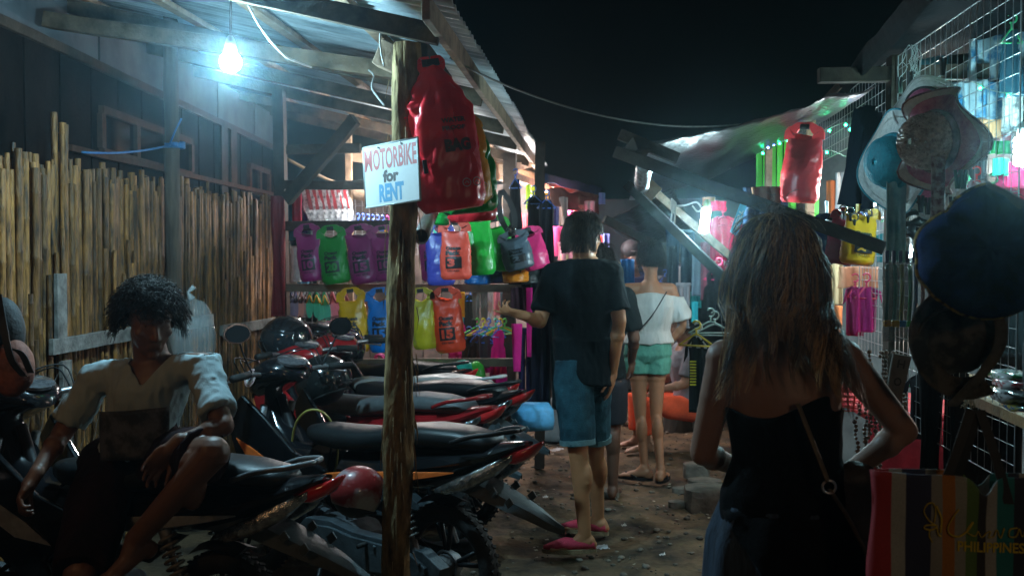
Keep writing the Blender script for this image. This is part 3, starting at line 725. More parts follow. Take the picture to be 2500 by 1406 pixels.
    for sg in(-1,1):
        mb=MB().loft([sup(x,z,hw,hh,cy=sg*cy,e=2.2,n=14) for x,z,hw,hh,cy in((-.66,.60,.006,.010,.118),(-.72,.615,.02,.026,.112),(-.82,.655,.024,.034,.098),(-.93,.715,.020,.030,.076),(-1.0,.765,.006,.012,.055))])
        build('side_lens',mb,mat((.30,.36,.38),.08,metal=.9,var=.7,scale=26,bump=.8,bscale=60,coat=.5,c2=(.8,.85,.88)),t,smooth=True)
    mb=MB().loft([sup(x,z,hw,hh,e=2.6,n=18) for x,z,hw,hh in((-.94,.740,.055,.018),(-1.0,.762,.056,.030),(-1.06,.79,.036,.022),(-1.105,.825,.010,.006))])
    build('tail_light',mb,mat((.55,.02,.02),.15,var=.15,scale=30,coat=.6),t,smooth=True)
    # grab rail
    mb=MB()
    for sg in(-1,1): mb.tube(bez([(-.74,sg*.12,.80),(-.84,sg*.12,.835),(-.95,sg*.085,.855),(-.99,sg*.0,.86)],5),.0095,8)
    build('grab_rail',mb,P.get('rail',BLACKM),t,smooth=True)
    # centre tunnel, leg shields
    build('centre_cover',lx([(.12,.62,.10,.07),(.25,.60,.10,.08),(.38,.66,.09,.11),(.46,.80,.07,.10),(.48,.88,.05,.05)],20),BLACKP,t,smooth=True,auto=50)
    for sg in(-1,1):
        out=[(-.02,.60),(.18,.66),(.34,.80),(.47,.90),(.56,.80),(.50,.62),(.36,.44),(.18,.30),(.06,.30),(.14,.42),(.05,.50)]
        mb=MB().prism([(x,z) for x,z in out],sg*.10,sg*.128,Matrix(((1,0,0),(0,0,1),(0,1,0))))
        for i,v in enumerate(mb.v): mb.v[i]=v+Vector((0,sg*.09*max(0,(v.x-.1)/.45)**1.2,0))
        ls=build('leg_shield',mb,body,t,bevel=.010)
        out2=[(.10,.48),(.22,.56),(.40,.66),(.49,.70),(.42,.60),(.26,.50)]
        mb=MB().prism(out2,sg*.130,sg*.1335,Matrix(((1,0,0),(0,0,1),(0,1,0))))
        for i,v in enumerate(mb.v): mb.v[i]=v+Vector((0,sg*.09*max(0,(v.x-.1)/.45)**1.2,0))
        build('decal',mb,trim,ls)
    # fork, front fender
    for sg in(-1,1):
        mb=MB(); mb.tube([(.44,sg*.085,.84),(.53,sg*.085,.55),(.54,sg*.085,.52),(FR,sg*.085,.262)],[.018,.018,.026,.026],12); build('fork',mb,ALU,t,smooth=True)
    mb=MB(); sec=[]
    for i in range(12):
        a=R(20+i*13); r=.315; x=FR+r*math.cos(a); z=.262+r*math.sin(a); k=.06*math.sin(PI*(i+.6)/12.4)**.5
        sec.append([Vector((x,-k,z-.03)),Vector((x,-k*.7,z)),Vector((x,0,z+.012)),Vector((x,k*.7,z)),Vector((x,k,z-.03)),Vector((x,0,z+.004))])
    build('front_fender',MB().loft(sec),P.get('ff',body),t,smooth=True,auto=50)
    # handlebar cowl, headlight
    build('handlebar_cowl',lx([(.28,.98,.05,.02),(.32,1.0,.11,.05),(.40,.995,.16,.075),(.48,.965,.14,.085),(.55,.93,.09,.065),(.585,.915,.05,.03)],24,2.3),P.get('cowl',BLACKP),t,smooth=True,auto=60)
    build('headlight',MB().ball((.55,0,.925),(.05,.085,.05),16),mat((.45,.5,.52),.08,metal=.4,coat=.8,var=.2),t,smooth=True)
    build('speedometer',MB().lathe([(.062,0),(.062,.012),(.05,.018)],20,Matrix.Translation((.34,0,1.045))@Matrix.Rotation(-.35,4,'Y')@Matrix.Diagonal((1,1.3,1,1))),mat((.12,.12,.13),.1,metal=.3,coat=.8,var=.4,scale=50),t,smooth=True,auto=40)
    for sg in(-1,1):
        hb=MB().tube(bez([(.40,sg*.10,.985),(.38,sg*.2,1.0),(.32,sg*.33,1.0)],5),.012,10); h_=build('handlebar',hb,STEEL,t,smooth=True)
        build('grip',MB().tube([(.355,sg*.24,1.003),(.315,sg*.36,1.0)],[.018,.0175],12),RUBBER,h_,smooth=True)
        lv=MB().tube(bez([(.39,sg*.21,.995),(.42,sg*.25,.985),(.40,sg*.31,.975),(.38,sg*.375,.965)],5),.0055,8); lv.ball((.38,sg*.375,.965),.010,8); build('brake_lever',lv,STEEL,h_,smooth=True)
        if not P.get('mirrors'): continue
        mb=MB().tube(bez([(.37,sg*.21,1.01),(.36,sg*.26,1.09),(.35,sg*.29,1.15)],5),.0045,6); mm=build('mirror_stem',mb,BLACKM,h_,smooth=True)
        mb=MB().lathe([(.0,-.02),(.04,-.016),(.058,-.004),(.06,.004)],20,Matrix.Translation((.345,sg*.31,1.195))@Matrix.Rotation(-PI/2,4,'Y')@Matrix.Diagonal((.75,1.25,1,1))); 
        mi=build('mirror',mb,BLACKP,t,smooth=True,auto=50)
        build('mirror_glass',MB().lathe([(.052,0),(.052,.002)],20,Matrix.Translation((.340,sg*.31,1.195))@Matrix.Rotation(-PI/2,4,'Y')@Matrix.Diagonal((.75,1.25,1,1))),mat((.012,.014,.016),.6,spec=.1),mi,smooth=True,auto=50)
    for k,(y0,y1) in enumerate(((.22,.05),(.25,-.03),(-.22,-.05),(-.24,.04))): build('control_cable',MB().tube(bez([(.385,y0,.985),(.47,y0*.9,1.06+.012*k),(.56,y1*1.3,1.0),(.57,y1,.86)],6),.0035,5),BLACKM,t,smooth=True)
    # foot pegs, side stand, crank pedal
    for sg in(-1,1): build('foot_peg',MB().tube([(.02,sg*.10,.24),(.02,sg*.24,.24)],.013,8),RUBBER,t,smooth=True); build('rear_foot_peg',MB().tube([(-.3,sg*.12,.33),(-.3,sg*.2,.33)],.011,8),RUBBER,t,smooth=True)
    mb=MB(); mb.tube(bez([(-.02,.17,.26),(.1,.18,.22),(.22,.18,.24)],4),.008,6)
    build('gear_pedal',mb,STEEL,t,smooth=True)
    build('side_stand',MB().tube([(.0,.12,.22),(-.05,.24,.015)],.010,8),BLACKM,t,smooth=True)
    if P.get('sticker'):
        st=build('round_sticker',MB().lathe([(.045,0),(.045,.001)],28,Matrix.Translation(P['sticker'])@P['sm']),mat((.7,.72,.72),.4,var=.05),t)
        mb=MB(); Mx=Matrix.Translation(P['sticker'])@P['sm']@Matrix.Translation((0,0,.0016))
        mb.torus((0,0,0),.037,.0035,None,28,4,.2); mb.torus((0,0,0),.044,.0012,None,28,4,.4)
        mb.xf(Mx); build('sticker_ring',mb,mat((.45,.03,.05),.5,var=.4,scale=260,c2=(.75,.6,.6)),st)
        mb=MB(); text(mb,'6',lambda x,y:Mx@Vector((x,y,0)),-.012,-.016,.022,.032,.04); build('sticker_mark',mb,mat((.03,.12,.30),.5),st)
    if P.get('word'):
        sg=P['word'][1]; mb=MB(); text(mb,P['word'][0],lambda x,y:Vector((-x*sg,sg*(.2345),y)),-.30,.40,.16,.03,.03); 
        for i,v in enumerate(mb.v): mb.v[i]=Vector((v.x,sg*(.1375+.09*max(0,(v.x-.1)/.45)**1.2),v.z))
        build('lettering',mb,mat((.35,.38,.4),.4),t)
    return t
TH=R(180-32)     # heading: front points left and away
def bike_at(px,py,zt=.79,th=None):
    th=th or TH   # pixel of tail light -> ground origin
    p=at(px,py,Z=zt); hd=Vector((math.cos(th),math.sin(th),0)); o=p+hd*1.06; o.z=-.012; return o
REDP=mat((.30,.012,.015),.2,var=.12,scale=4,coat=.7); ORS=mat((.75,.16,.03),.35,var=.15,scale=20); GRS=mat((.35,.38,.40),.3,metal=.4,var=.2)
WHP=mat((.50,.53,.54),.3,var=.1,coat=.5); WHS=mat((.42,.42,.40),.4,var=.1)
up_=Matrix.Rotation(TH,4,'Z').inverted()
# bike 2: the one in full view
tocam=(Vector((.30,-.92,.26))).normalized(); nl=up_.to_3x3()@tocam; smx=nl.to_track_quat('Z','Y').to_matrix().to_4x4()
b2=make_bike('black motorbike with orange stripe directly behind the bark post',bike_at(1302,1092),TH,dict(body=BLACKP,trim=ORS,cowl=BLACKP,mirrors=True,sticker=Vector((.455,.152,.975)),sm=(Vector((.15,.93,.33)).normalized()).to_track_quat('Z','Y').to_matrix().to_4x4(),word=('HYDRO',1),plate=False))
b1=make_bike('black motorbike at the very front, its pale seat beside the sitting man',bike_at(812,1176,th=TH+.20),TH+.20,dict(body=BLACKP,trim=GRS,cowl=BLACKP,rail=ALU))
b3=make_bike('red and black motorbike with grey seat, second beyond the post',bike_at(1222,1000),TH-.02,dict(body=REDP,trim=mat((.5,.03,.03),.3,coat=.5),cowl=REDP,rail=REDP,ff=REDP,seatm=mat((.10,.11,.115),.5,var=.2,scale=20)))
b4=make_bike('black motorbike with bright side lens between the red and the white ones',bike_at(1282,962),TH+.02,dict(body=BLACKP,trim=BLACKM,cowl=REDP))
b5=make_bike('white tailed motorbike with pale seat, fifth in the row',bike_at(1250,925,.84),TH,dict(body=BLACKP,trim=REDP,cowl=BLACKP,rail=WHP,ff=REDP,seatm=WHS))
b6=make_bike('farthest black motorbike in front of the dry bag stall',bike_at(1160,908),TH-.03,dict(body=BLACKP,trim=GRS,cowl=BLACKP,seatm=BLACKM))
b0=make_bike('black motorbike cut by the left picture edge under the man\'s gripping hand',(-2.85,3.30,-.012),TH,dict(body=BLACKP,trim=BLACKM,cowl=BLACKP))
# ---------------------------------------------------------------- helmets
def helmet(px,py,Y,r,c,label,rot=(0,0,0),mtl=None,visor=True,peak=False):
    p=at(px,py,Y=Y); t=thing('helmet',label,'helmet',p,group='motorbike helmets',rot=rot)
    mb=MB(); n=32;rings=[]
    for i in range(18):
        ph=-.62+ (PI/2+.62)*i/17; q=[]
        for j in range(n):
            a=2*PI*j/n; x=math.cos(ph)*math.cos(a); y=math.cos(ph)*math.sin(a); z=math.sin(ph)
            q.append(Vector((x*r,y*r*1.16,z*r*1.06)))
        rings.append(q)
    mb.loft(rings,False); mb.f=[f for f in mb.f if not(sum((mb.v[i] for i in f),Vector())/len(f)).y<-.45*r or (sum((mb.v[i] for i in f),Vector())/len(f)).z>.36*r]
    build('shell',mb,mtl or mat(c,.15,var=.15,scale=6,coat=.8),t,smooth=True,solid=.008)
    build('lining',MB().ball((0,.01,-.01),(r*.9,r*1.02,r*.92),20),BLACKM,t,smooth=True)
    if visor:
        mb=MB().grid(16,8,lambda u,v:Vector((1.03*r*math.sin((u-.5)*2.4)*math.cos((v-.45)*.9),-1.19*r*math.cos((u-.5)*2.4)*math.cos((v-.45)*.9),r*.95*(v-.45)*1.0)))
        build('visor',mb,mat((.02,.025,.03),.05,coat=1,alpha=.85),t,smooth=True,solid=.002)
    mb=MB().torus((0,0,-.6*r),r*.86,.008,None,30,6); build('edge_trim',mb,RUBBER,t,smooth=True)
    return t
GM=mat((.30,.02,.02),.38,var=.2,scale=3.2,c2=(.36,.38,.40),contrast=.92,bump=.1,coat=.3)
helmet(876,1203,3.72,.094,(.3,.3,.3),'scuffed grey and red open helmet hanging by the front motorbike seats',rot=(.35,0,2.4),mtl=GM,visor=False)
helmet(700,832,5.55,.135,(.012,.012,.014),'glossy black helmet perched on a handlebar near the bamboo fence',rot=(0,.1,-.5))
helmet(790,930,5.0,.125,(.012,.014,.014),'glossy black round helmet resting on the handlebar beside the stickered cowl',rot=(-.3,.2,1.9))
helmet(845,850,6.4,.12,(.012,.013,.02),'dark helmet with bluish visor in front of the yellow dry bag',rot=(0,0,-.2))
# coiled lock cable
lk=thing('cable_lock','yellowish coated cable lock looped over the motorbike handlebar','cable lock',at(768,1090,Y=4.45))
c_=[(716,1178),(712,1130),(713,1080),(722,1035),(742,1008),(768,1000),(795,1012),(815,1045),(824,1090),(820,1140),(806,1180)]
build('loop',MB().tube(bez([at(x,y,Y=4.45+.03*math.sin(i)) for i,(x,y) in enumerate(c_)],4),.0058,8),mat((.30,.27,.06),.4,var=.1),lk,world=True,smooth=True)
build('barrel',MB().tube([at(822,1058,Y=4.44),at(823,1082,Y=4.44)],.012,10),BLACKM,lk,world=True,smooth=True)
# ================================================================ PEOPLE
def bake(o,voxel,smooth=4,fac=.5):
    q=o.modifiers.new('r','REMESH'); q.mode='VOXEL'; q.voxel_size=voxel; q.use_smooth_shade=True
    if smooth: k=o.modifiers.new('s','SMOOTH'); k.iterations=smooth; k.factor=fac
    dg=bpy.context.evaluated_depsgraph_get(); dg.update()
    me=bpy.data.meshes.new_from_object(o.evaluated_get(dg)); old=o.data; mt=list(old.materials)
    o.modifiers.clear(); o.data=me; me.materials.clear()
    for m in mt: me.materials.append(m)
    me.shade_smooth(); return o
def carve(o,pred,fold=None,solid=.003):
    """drop faces where pred(world point); fold(world point)->offset along normal"""
    me=o.data; MWm=WM[o]; 
    bm=bmesh.new(); bm.from_mesh(me)
    if fold:
        bm.normal_update()
        offs=[v.normal*fold(MWm@v.co,v.normal) for v in bm.verts]
        for v,d in zip(bm.verts,offs): v.co+=d
    if pred:
        dead=[f for f in bm.faces if pred(MWm@f.calc_center_median())]
        bmesh.ops.delete(bm,geom=dead,context='FACES')
        for _ in range(14):
            nb=[(v,sum(((e.other_vert(v).co) for e in v.link_edges if e.is_boundary),Vector())/max(1,sum(e.is_boundary for e in v.link_edges))) for v in bm.verts if any(e.is_boundary for e in v.link_edges)]
            for v,c in nb: v.co=v.co.lerp(c,.5)
    bm.to_mesh(me); bm.free(); me.shade_smooth()
    if solid: q=o.modifiers.new('s','SOLIDIFY'); q.thickness=solid; q.offset=-1
def frame(fwd,up=(0,0,1)):
    f=Vector(fwd).normalized(); u=Vector(up); r=f.cross(u).normalized(); u=r.cross(f).normalized()
    return Matrix(((r.x,f.x,u.x),(r.y,f.y,u.y),(r.z,f.z,u.z)))   # columns right, forward, up
def head_geo(mb,c,M,s=1.,face=True):
    c=Vector(c)
    def P(x,y,z): return c+M@(Vector((x,y,z))*s)
    def B(p,r,n=16):
        mb.ball(P(*p),tuple(k*s for k in r),n,M)
    B((0,-.012,.030),(.073,.092,.085),24); B((0,.028,-.02),(.060,.062,.080),20)
    B((0,.040,-.075),(.043,.042,.033)); B((0,.072,-.097),(.019,.016,.016)); B((0,.0,-.05),(.056,.06,.05))
    if face:
        mb.cap(P(0,.084,.006),P(0,.104,-.030),.0075*s,.011*s,10)
        for k in(-1,1):
            B((k*.011,.096,-.034),(.008,.009,.007),8)
            mb.cap(P(k*.014,.083,.021),P(k*.043,.070,.022),.0095*s,.008*s,8)
            B((k*.040,.060,-.022),(.020,.020,.018),10)
            mb.cap(P(k*.018,.079,.0),P(k*.043,.068,.001),.0075*s,.0065*s,8)
        mb.cap(P(-.018,.080,-.0565),P(.018,.080,-.0565),.0058*s,.0058*s,8); mb.cap(P(-.015,.081,-.068),P(.015,.081,-.068),.0072*s,.0072*s,8)
        B((0,.078,-.062),(.02,.012,.01),8)
    for k in(-1,1): B((k*.076,-.008,-.012),(.009,.019,.030),10)
def hand_geo(mb,wr,d,nrm,curl=.5,side=1,s=1.,spread=.0,thumb=.6,curls=None):
    """wr wrist, d direction of the palm, nrm palm-side normal, side +1: thumb on d x nrm side"""
    wr=Vector(wr); d=Vector(d).normalized(); nrm=Vector(nrm); nrm=(nrm-d*nrm.dot(d)).normalized(); x=d.cross(nrm).normalized()*side
    M=Matrix(((x.x,d.x,nrm.x),(x.y,d.y,nrm.y),(x.z,d.z,nrm.z)))
    mb.ball(wr+d*.05*s,(.040*s,.050*s,.0165*s),14,M); mb.cap(wr-d*.02*s,wr+d*.03*s,.026*s,.026*s,10)
    for i,(off,L) in enumerate(((.030,.070),(.0105,.080),(-.0095,.074),(-.028,.057))):
        p=wr+(d*(.088-.006*abs(i-1))+x*off)*s; a=.0; r=.0092*s; dd=d
        cc=(curls[i] if curls else curl)
        for k,f in enumerate((.44,.31,.25)):
            a+=cc*(.75 if k==0 else 1.0); v=d*math.cos(a)+nrm*math.sin(a)+x*spread*off*8
            q=p+v.normalized()*L*f*s; mb.cap(p,q,r,r*.9,8); p=q; r*=.9
    p=wr+(d*.028+x*.030+nrm*.006)*s
    for k,(L,tt) in enumerate(((.038,.0),(.030,.35),(.026,.6))):
        v=(d*math.cos(thumb)+x*math.sin(thumb)*.9+nrm*(.25+tt*curl)).normalized(); q=p+v*L*s; mb.cap(p,q,(.0125-.0015*k)*s,(.0115-.0015*k)*s,8); p=q
def foot_geo(mb,ank,d,s=1.,toes=True):
    ank=Vector(ank); d=Vector(d).normalized(); x=d.cross(Vector((0,0,1))).normalized(); u=x.cross(d)
    M=Matrix(((x.x,d.x,u.x),(x.y,d.y,u.y),(x.z,d.z,u.z)))
    b=ank-u*.055*s
    mb.ball(b-d*.03*s,(.030*s,.035*s,.03*s),12,M); mb.cap(b-d*.02*s+u*.02*s,b+d*.11*s-u*.005*s,.034*s,.024*s,12); mb.ball(b+d*.12*s-u*.008*s,(.043*s,.05*s,.018*s),14,M)
    mb.cap(ank,b+d*.06*s,.033*s,.026*s,10)
    if toes:
        for i in range(5): mb.cap(b+d*(.145-.008*i)*s+x*(-.03+.015*i)*s-u*.012*s,b+d*(.178-.011*i)*s+x*(-.032+.016*i)*s-u*.016*s,(.012-.0012*i)*s,(.0105-.001*i)*s,8)
def torso_rings(J,fw,infl=0,n=24,z=None):
    """rings up the spine: list of (centre, half width, half depth)"""
    pel,ch,nk=[Vector(J[k]) for k in('pelvis','chest','neck')]
    w=J.get('w',1.); k=infl
    R_=[]
    def ring(c,a,b,up,right):
        f=up.cross(right).normalized(); right=right.normalized()
        return [c+right*math.cos(2*PI*j/n)*(a*w+k)+f*math.sin(2*PI*j/n)*(b*w+k) for j in range(n)]
    hipR=(Vector(J['hipR'])-Vector(J['hipL'])); shR=(Vector(J['shR'])-Vector(J['shL']))
    up1=(ch-pel).normalized(); up2=(nk-ch).normalized()
    hw=J.get('hipw',.165); ww=J.get('waistw',.135); cw=J.get('chestw',.165)
    seq=[(pel-up1*.07,hw*.8,.09,up1,hipR),(pel-up1*.02,hw,.115,up1,hipR),(pel+up1*.06,hw*.98,.11,up1,hipR),(pel.lerp(ch,.5),ww,.095,up1,hipR.normalized()+shR.normalized()),(pel.lerp(ch,.8),cw*.94,.105,up1,shR),(ch+up1*.02,cw,.112,up2,shR),(ch.lerp(nk,.45),cw*.98,.100,up2,shR),(ch.lerp(nk,.75),cw*.72,.080,up2,shR),(nk-up2*.0,.062,.062,up2,shR)]
    return [ring(*q) for q in seq]
def body_geo(J,fw,hfw,hup=(0,0,1),s=1.,legs=True,face=True,hands=None,feet=None,thin=1.):
    mb=MB(); V_={k:Vector(v) for k,v in J.items() if isinstance(v,(tuple,Vector,list)) }
    mb.loft(torso_rings(J,fw,0))
    HM=frame(hfw,hup); head_geo(mb,V_['head'],HM,s,face)
    mb.cap(V_['neck']-Vector((0,0,.03)),V_['head']+HM@Vector((0,-.02,-.06)),.060*thin*s,.052*thin*s,14)
    for k in'LR':
        if 'sh'+k not in V_: continue
        sh,el,wr=V_['sh'+k],V_['el'+k],V_['wr'+k]
        mb.cap(V_['neck']-Vector((0,0,.05)),sh,.05*thin,.052*thin,12); mb.cap(sh,el,.049*thin,.038*thin,14); mb.ball(sh.lerp(el,.4),.047*thin,12)
        mb.cap(el,wr,.037*thin,.026*thin,14); mb.ball(el.lerp(wr,.28),.041*thin,12)
        if legs:
            hp,kn,an=V_['hip'+k],V_['kn'+k],V_['an'+k]
            mb.cap(hp,kn,.083*thin*s,.052*thin*s,16); mb.ball(hp.lerp(kn,.3),.082*thin*s,14)
            mb.cap(kn,an,.050*thin*s,.033*thin*s,16); 
            fwk=V_.get('calf'+k); 
            back=(fwk if fwk else -Vector(fw)).normalized()
            mb.ball(kn.lerp(an,.30)+back*.016,(.050*thin,.050*thin,.10),14); mb.ball(kn,.053*thin*s,12)
        if hands and k in hands: hand_geo(mb,wr,*hands[k])
        if feet and k in feet: foot_geo(mb,an,feet[k])
    return mb
def hair_strands(root_fn,path_fn,n,r,m,parent,seg=8,name='hair',cap=None,nn=3):
    mb=MB()
    if cap: cap(mb)
    for i in range(n):
        pts=path_fn(root_fn(i),i)
        if pts: mb.tube(pts,[r*(1-.8*(k/(len(pts)-1))**2) for k in range(len(pts))],nn,False)
    return build(name,mb,m,parent,world=True,smooth=True,fix=False)
def foldf(amp,sc,zs=.5,sd=0):
    def f(p,n): 
        q=Vector((p.x*sc+sd,p.y*sc,p.z*sc*zs)); a=noise.noise(q); b=noise.noise(q*2.3)
        return amp*(a*1.1-.9*abs(b)+.25)
    return f
def figure(label,loc): return thing('person',label,'person',loc)
# ---- D: young man sitting on the motorbike, lower left --------------------------
rs=random.Random(11)
D=figure('young man with curly hair in a pale v-neck t-shirt sitting on the motorbikes',at(340,1190,Y=3.37))
Jd=dict(pelvis=at(338,1115,Y=3.44),chest=at(362,955,Y=3.39),neck=at(372,868,Y=3.38),head=at(365,778,Y=3.32),
 shL=at(492,893,Y=3.34),shR=at(238,925,Y=3.44),elL=at(545,1040,Y=3.18),wrL=at(428,1085,Y=3.08),elR=at(150,1060,Y=3.40),wrR=at(82,1165,Y=3.24),
 hipL=at(405,1130,Y=3.38),hipR=at(268,1130,Y=3.46),knL=at(520,1105,Y=3.04),anL=at(330,1318,Y=3.02),knR=at(196,1400,Y=3.07),anR=at(170,1700,Y=3.07),
 w=.93,hipw=.15,waistw=.13,chestw=.155,calfL=Vector((.1,.9,-.3)),calfR=Vector((0,1,0)))
fwD=Vector((.12,-1,0)); hf=Vector((.80,-1,-.42))
mb=body_geo(Jd,fwD,hf,hands=dict(L=(Vector((-.62,-.15,-.62)),Vector((.2,-.6,-.4)),.45,-1,1.,.4,.4),R=(Vector((-.35,-.45,-.85)),Vector((.7,.2,-.4)),.85,-1)),feet=dict(L=Vector((-.42,-.75,-.30)),R=Vector((0,-1,0))),thin=.96,s=1.08)
bake(build('body',mb,SKIN_D,D,world=True),.0056,3)
HD=frame(hf)
def hP(J,x,y,z): return Vector(J['head'])+HD@Vector((x,y,z))
for k in(-1,1):
    e=build('eye',MB().ball(hP(Jd,k*.029,.0735,.0055),(.0110,.0110,.0075),14,HD),mat((.16,.14,.13),.15,var=.05),D,world=True,smooth=True)
    build('iris',MB().ball(hP(Jd,k*.029+.002,.0825,.0045),(.0052,.0042,.0052),10,HD),mat((.02,.012,.01),.1),e,world=True,smooth=True)
    mb=MB(); 
    for i in range(14):
        u=i/13; mb.tube([hP(Jd,k*(.014+.032*u),.090-.012*u,.024+.004*math.sin(u*PI)),hP(Jd,k*(.020+.034*u),.091-.014*u,.030+.004*math.sin(u*PI))],[.0018,.0006],4)
    build('eyebrow',mb,mat((.012,.009,.008),.6),D,world=True)
HAIRD=mat((.010,.007,.005),.55,var=.5,scale=40,c2=(.032,.020,.014),spec=.15)
mb=MB(); 
for i in range(2600):
    a=rs.uniform(0,2*PI); z=rs.uniform(-.45,1); q=math.sqrt(1-z*z); d=Vector((q*math.cos(a),q*math.sin(a),z))
    if d.y>.45 and d.z<.30: continue
    if d.z<0 and d.y>.25: continue
    rt=Vector((d.x*.082,-.012+d.y*.103,.032+d.z*.094)); out=d; L=rs.uniform(.045,.085); ph=rs.random()*6; rad=rs.uniform(.006,.012); x=out.orthogonal().normalized(); y=out.cross(x); pts=[]
    for k in range(8):
        u=k/7; pts.append(hP(Jd,0,0,0)+HD@(rt+out*(L*u*.8)+Vector((.0,.0,-.040*u*u))+(x*math.cos(ph+u*7)+y*math.sin(ph+u*7))*rad*min(1,u*3)))
    mb.tube(pts,[.0021*(1-.6*k/7) for k in range(8)],4,False)
c0=MB().ball((0,0,0),(.089,.108,.100),28,None,18); c0.v=[hP(Jd,v.x,v.y-.012,v.z+.032)+HD@v.normalized()*.010*noise.noise(v*40) if not(v.y>.045 and v.z<.035) and not(v.z<-.03 and v.y>-.02) else hP(Jd,v.x*.8,v.y*.8-.012,v.z*.8+.03) for v in c0.v]
mb.add(c0.v,c0.f); build('hair',mb,HAIRD,D,world=True,smooth=True,fix=False)
TEE=mat((.27,.34,.36),.85,var=.08,scale=5,bump=.25,bscale=220,spec=.2)
mb=MB(); mb.loft(torso_rings(Jd,fwD,.018)[:9])
for k in'LR':
    s_,e_=Vector(Jd['sh'+k]),Vector(Jd['el'+k]); mb.cap(Vector(Jd['neck'])-Vector((0,0,.055)),s_,.055,.064,14); a=s_;b=s_.lerp(e_,.80); mb.tube([a,a.lerp(b,.5),b],[.055,.056,.062],18)
o=bake(build('shirt',mb,TEE,D,world=True),.008,3); nk=Vector(Jd['neck'])
def cutD(p):
    q=p-nk
    if q.z>.012-.0*abs(q.x) : return True
    front=p.y<nk.y+.02
    return front and q.z>-.098+abs(q.x-.01)*1.25 and abs(q.x)<.10 or (q.z>-.02 and abs(q.x)<.075)
carve(o,cutD,foldf(.013,14,.45,3))
o2=MB(); 
for sg in(-1,1):
    pts=[]
    for i in range(10):
        u=i/9; x=nk.x+.01+sg*.083*(1-u); z=nk.z-.125+.083*(1-u)*1.5; pts.append(Vector((x,nk.y-.055-.055*u,z)))
# printed dark rectangle on the chest (a framed picture print)
PRN=mat((.018,.02,.024),.8,var=.6,scale=18,c2=(.06,.062,.068),contrast=.8)
pc=Vector(Jd['chest']); 
mb=MB()
def prn(u,v):
    x=(u-.5)*.25; z=-.045-.17*v; 
    return pc+Vector((x+.005,-.152+.55*x*x*4+.004*noise.noise(Vector((u*6,v*3,1))),z+.02*(u-.5)))
mb.grid(14,10,prn); build('chest_print',mb,PRN,o,world=True,smooth=True,solid=.002)
# shorts
SHD=mat((.010,.007,.009),.85,var=.4,scale=6,bump=.3,bscale=90,c2=(.022,.008,.010),spec=.1)
mb=MB(); mb.loft(torso_rings(Jd,fwD,.014)[:4]); 
for k in'LR':
    a=Vector(Jd['hip'+k]); b=a.lerp(Vector(Jd['kn'+k]),.84 if k=='L' else 1.0); mb.tube([a-(b-a)*.12,a,a.lerp(b,.5),b],[.09,.108,.104,.092],18)
carve(bake(build('shorts',mb,SHD,D,world=True),.009,3),None,foldf(.010,11,.7,8),0)
# ---- A: man in black t-shirt --------------------------------------------------
A=figure('man seen from behind in black t-shirt, denim shorts and pink espadrilles',at(1415,1345,Z=0))
YA=5.24; 
Ja=dict(pelvis=at(1424,905,Y=YA),chest=at(1425,725,Y=YA),neck=at(1428,628,Y=YA),head=at(1426,580,Y=YA-.01),
 shL=at(1348,672,Y=YA+.02),shR=at(1494,668,Y=YA-.04),elL=at(1318,785,Y=YA-.06),wrL=at(1278,770,Y=YA-.20),elR=at(1512,785,Y=YA-.08),wrR=at(1496,905,Y=YA-.02),
 hipL=at(1400,925,Y=YA-.08),hipR=at(1446,925,Y=YA+.08),knL=at(1412,1110,Y=YA-.10),anL=at(1428,1300,Z=.085),knR=at(1452,1100,Y=YA+.16),anR=at(1452,1255,Z=.085),
 w=1.0,hipw=.138,waistw=.132,chestw=.158,calfL=Vector((.7,.1,0)),calfR=Vector((.7,.1,0)))
Ja['anL']=Vector((Ja['knL'].x+.035,YA-.12,.095)); Ja['anR']=Vector((Ja['knR'].x+.02,YA+.22,.095))
fwA=Vector((-.55,.83,0)); hfA=Vector((.62,.78,.0))
mb=body_geo(Ja,fwA,hfA,hands=dict(L=(Vector((-.88,-.15,.22)),Vector((.1,.5,.8)),.35,1,1.,.5,.9,(.1,.55,.75,.85)),R=(Vector((-.06,.05,-1)),Vector((-.9,.2,0)),.3,-1)),feet=dict(L=Vector((-1,-.12,0)),R=Vector((-.9,.3,0))))
bake(build('body',mb,mat((.46,.20,.09),.5,var=.10,scale=12,bump=.06,bscale=200,sss=.12),A,world=True),.0065,4)
JEAN=mat((.010,.040,.065),.85,var=.5,scale=7,bump=.5,bscale=160,c2=(.028,.10,.135),spec=.2)
mb=MB(); mb.loft(torso_rings(Ja,fwA,.014)[:4])
for k in'LR':
    a=Vector(Ja['hip'+k]); b=a.lerp(Vector(Ja['kn'+k]),.86); mb.tube([a-(b-a)*.30,a,a.lerp(b,.5),b],[.088,.102,.098,.088],20)
sh=bake(build('denim_shorts',mb,JEAN,A,world=True),.007,3); carve(sh,None,foldf(.008,13,.5,2),0)
for k in'LR':
    a=Vector(Ja['hip'+k]); kn=Vector(Ja['kn'+k]); b=a.lerp(kn,.86); c=a.lerp(kn,.79)
    build('rolled_cuff',MB().tube([b+(b-c)*.05,b,c,c-(b-c)*.05],[.088,.0935,.0950,.089],22),mat((.10,.20,.22),.85,var=.2,bump=.3,bscale=160),sh,world=True,smooth=True,auto=50)
pk=at(1404,985,Y=YA-.186); mb=MB(); mb.grid(6,6,lambda u,v:pk+Vector(((u-.5)*.135+.012*math.sin(u*3),.035*(u-.5)**2*4+.03*u,-v*.15-.02*(1-abs(u-.5)*2)*(v>.99)))); build('back_pocket',mb,mat((.02,.075,.11),.85,var=.3,bump=.3,bscale=160),sh,world=True,smooth=True,solid=.002)
BLT=mat((.005,.0085,.010),.9,var=.15,scale=6,bump=.3,bscale=150,spec=.12)
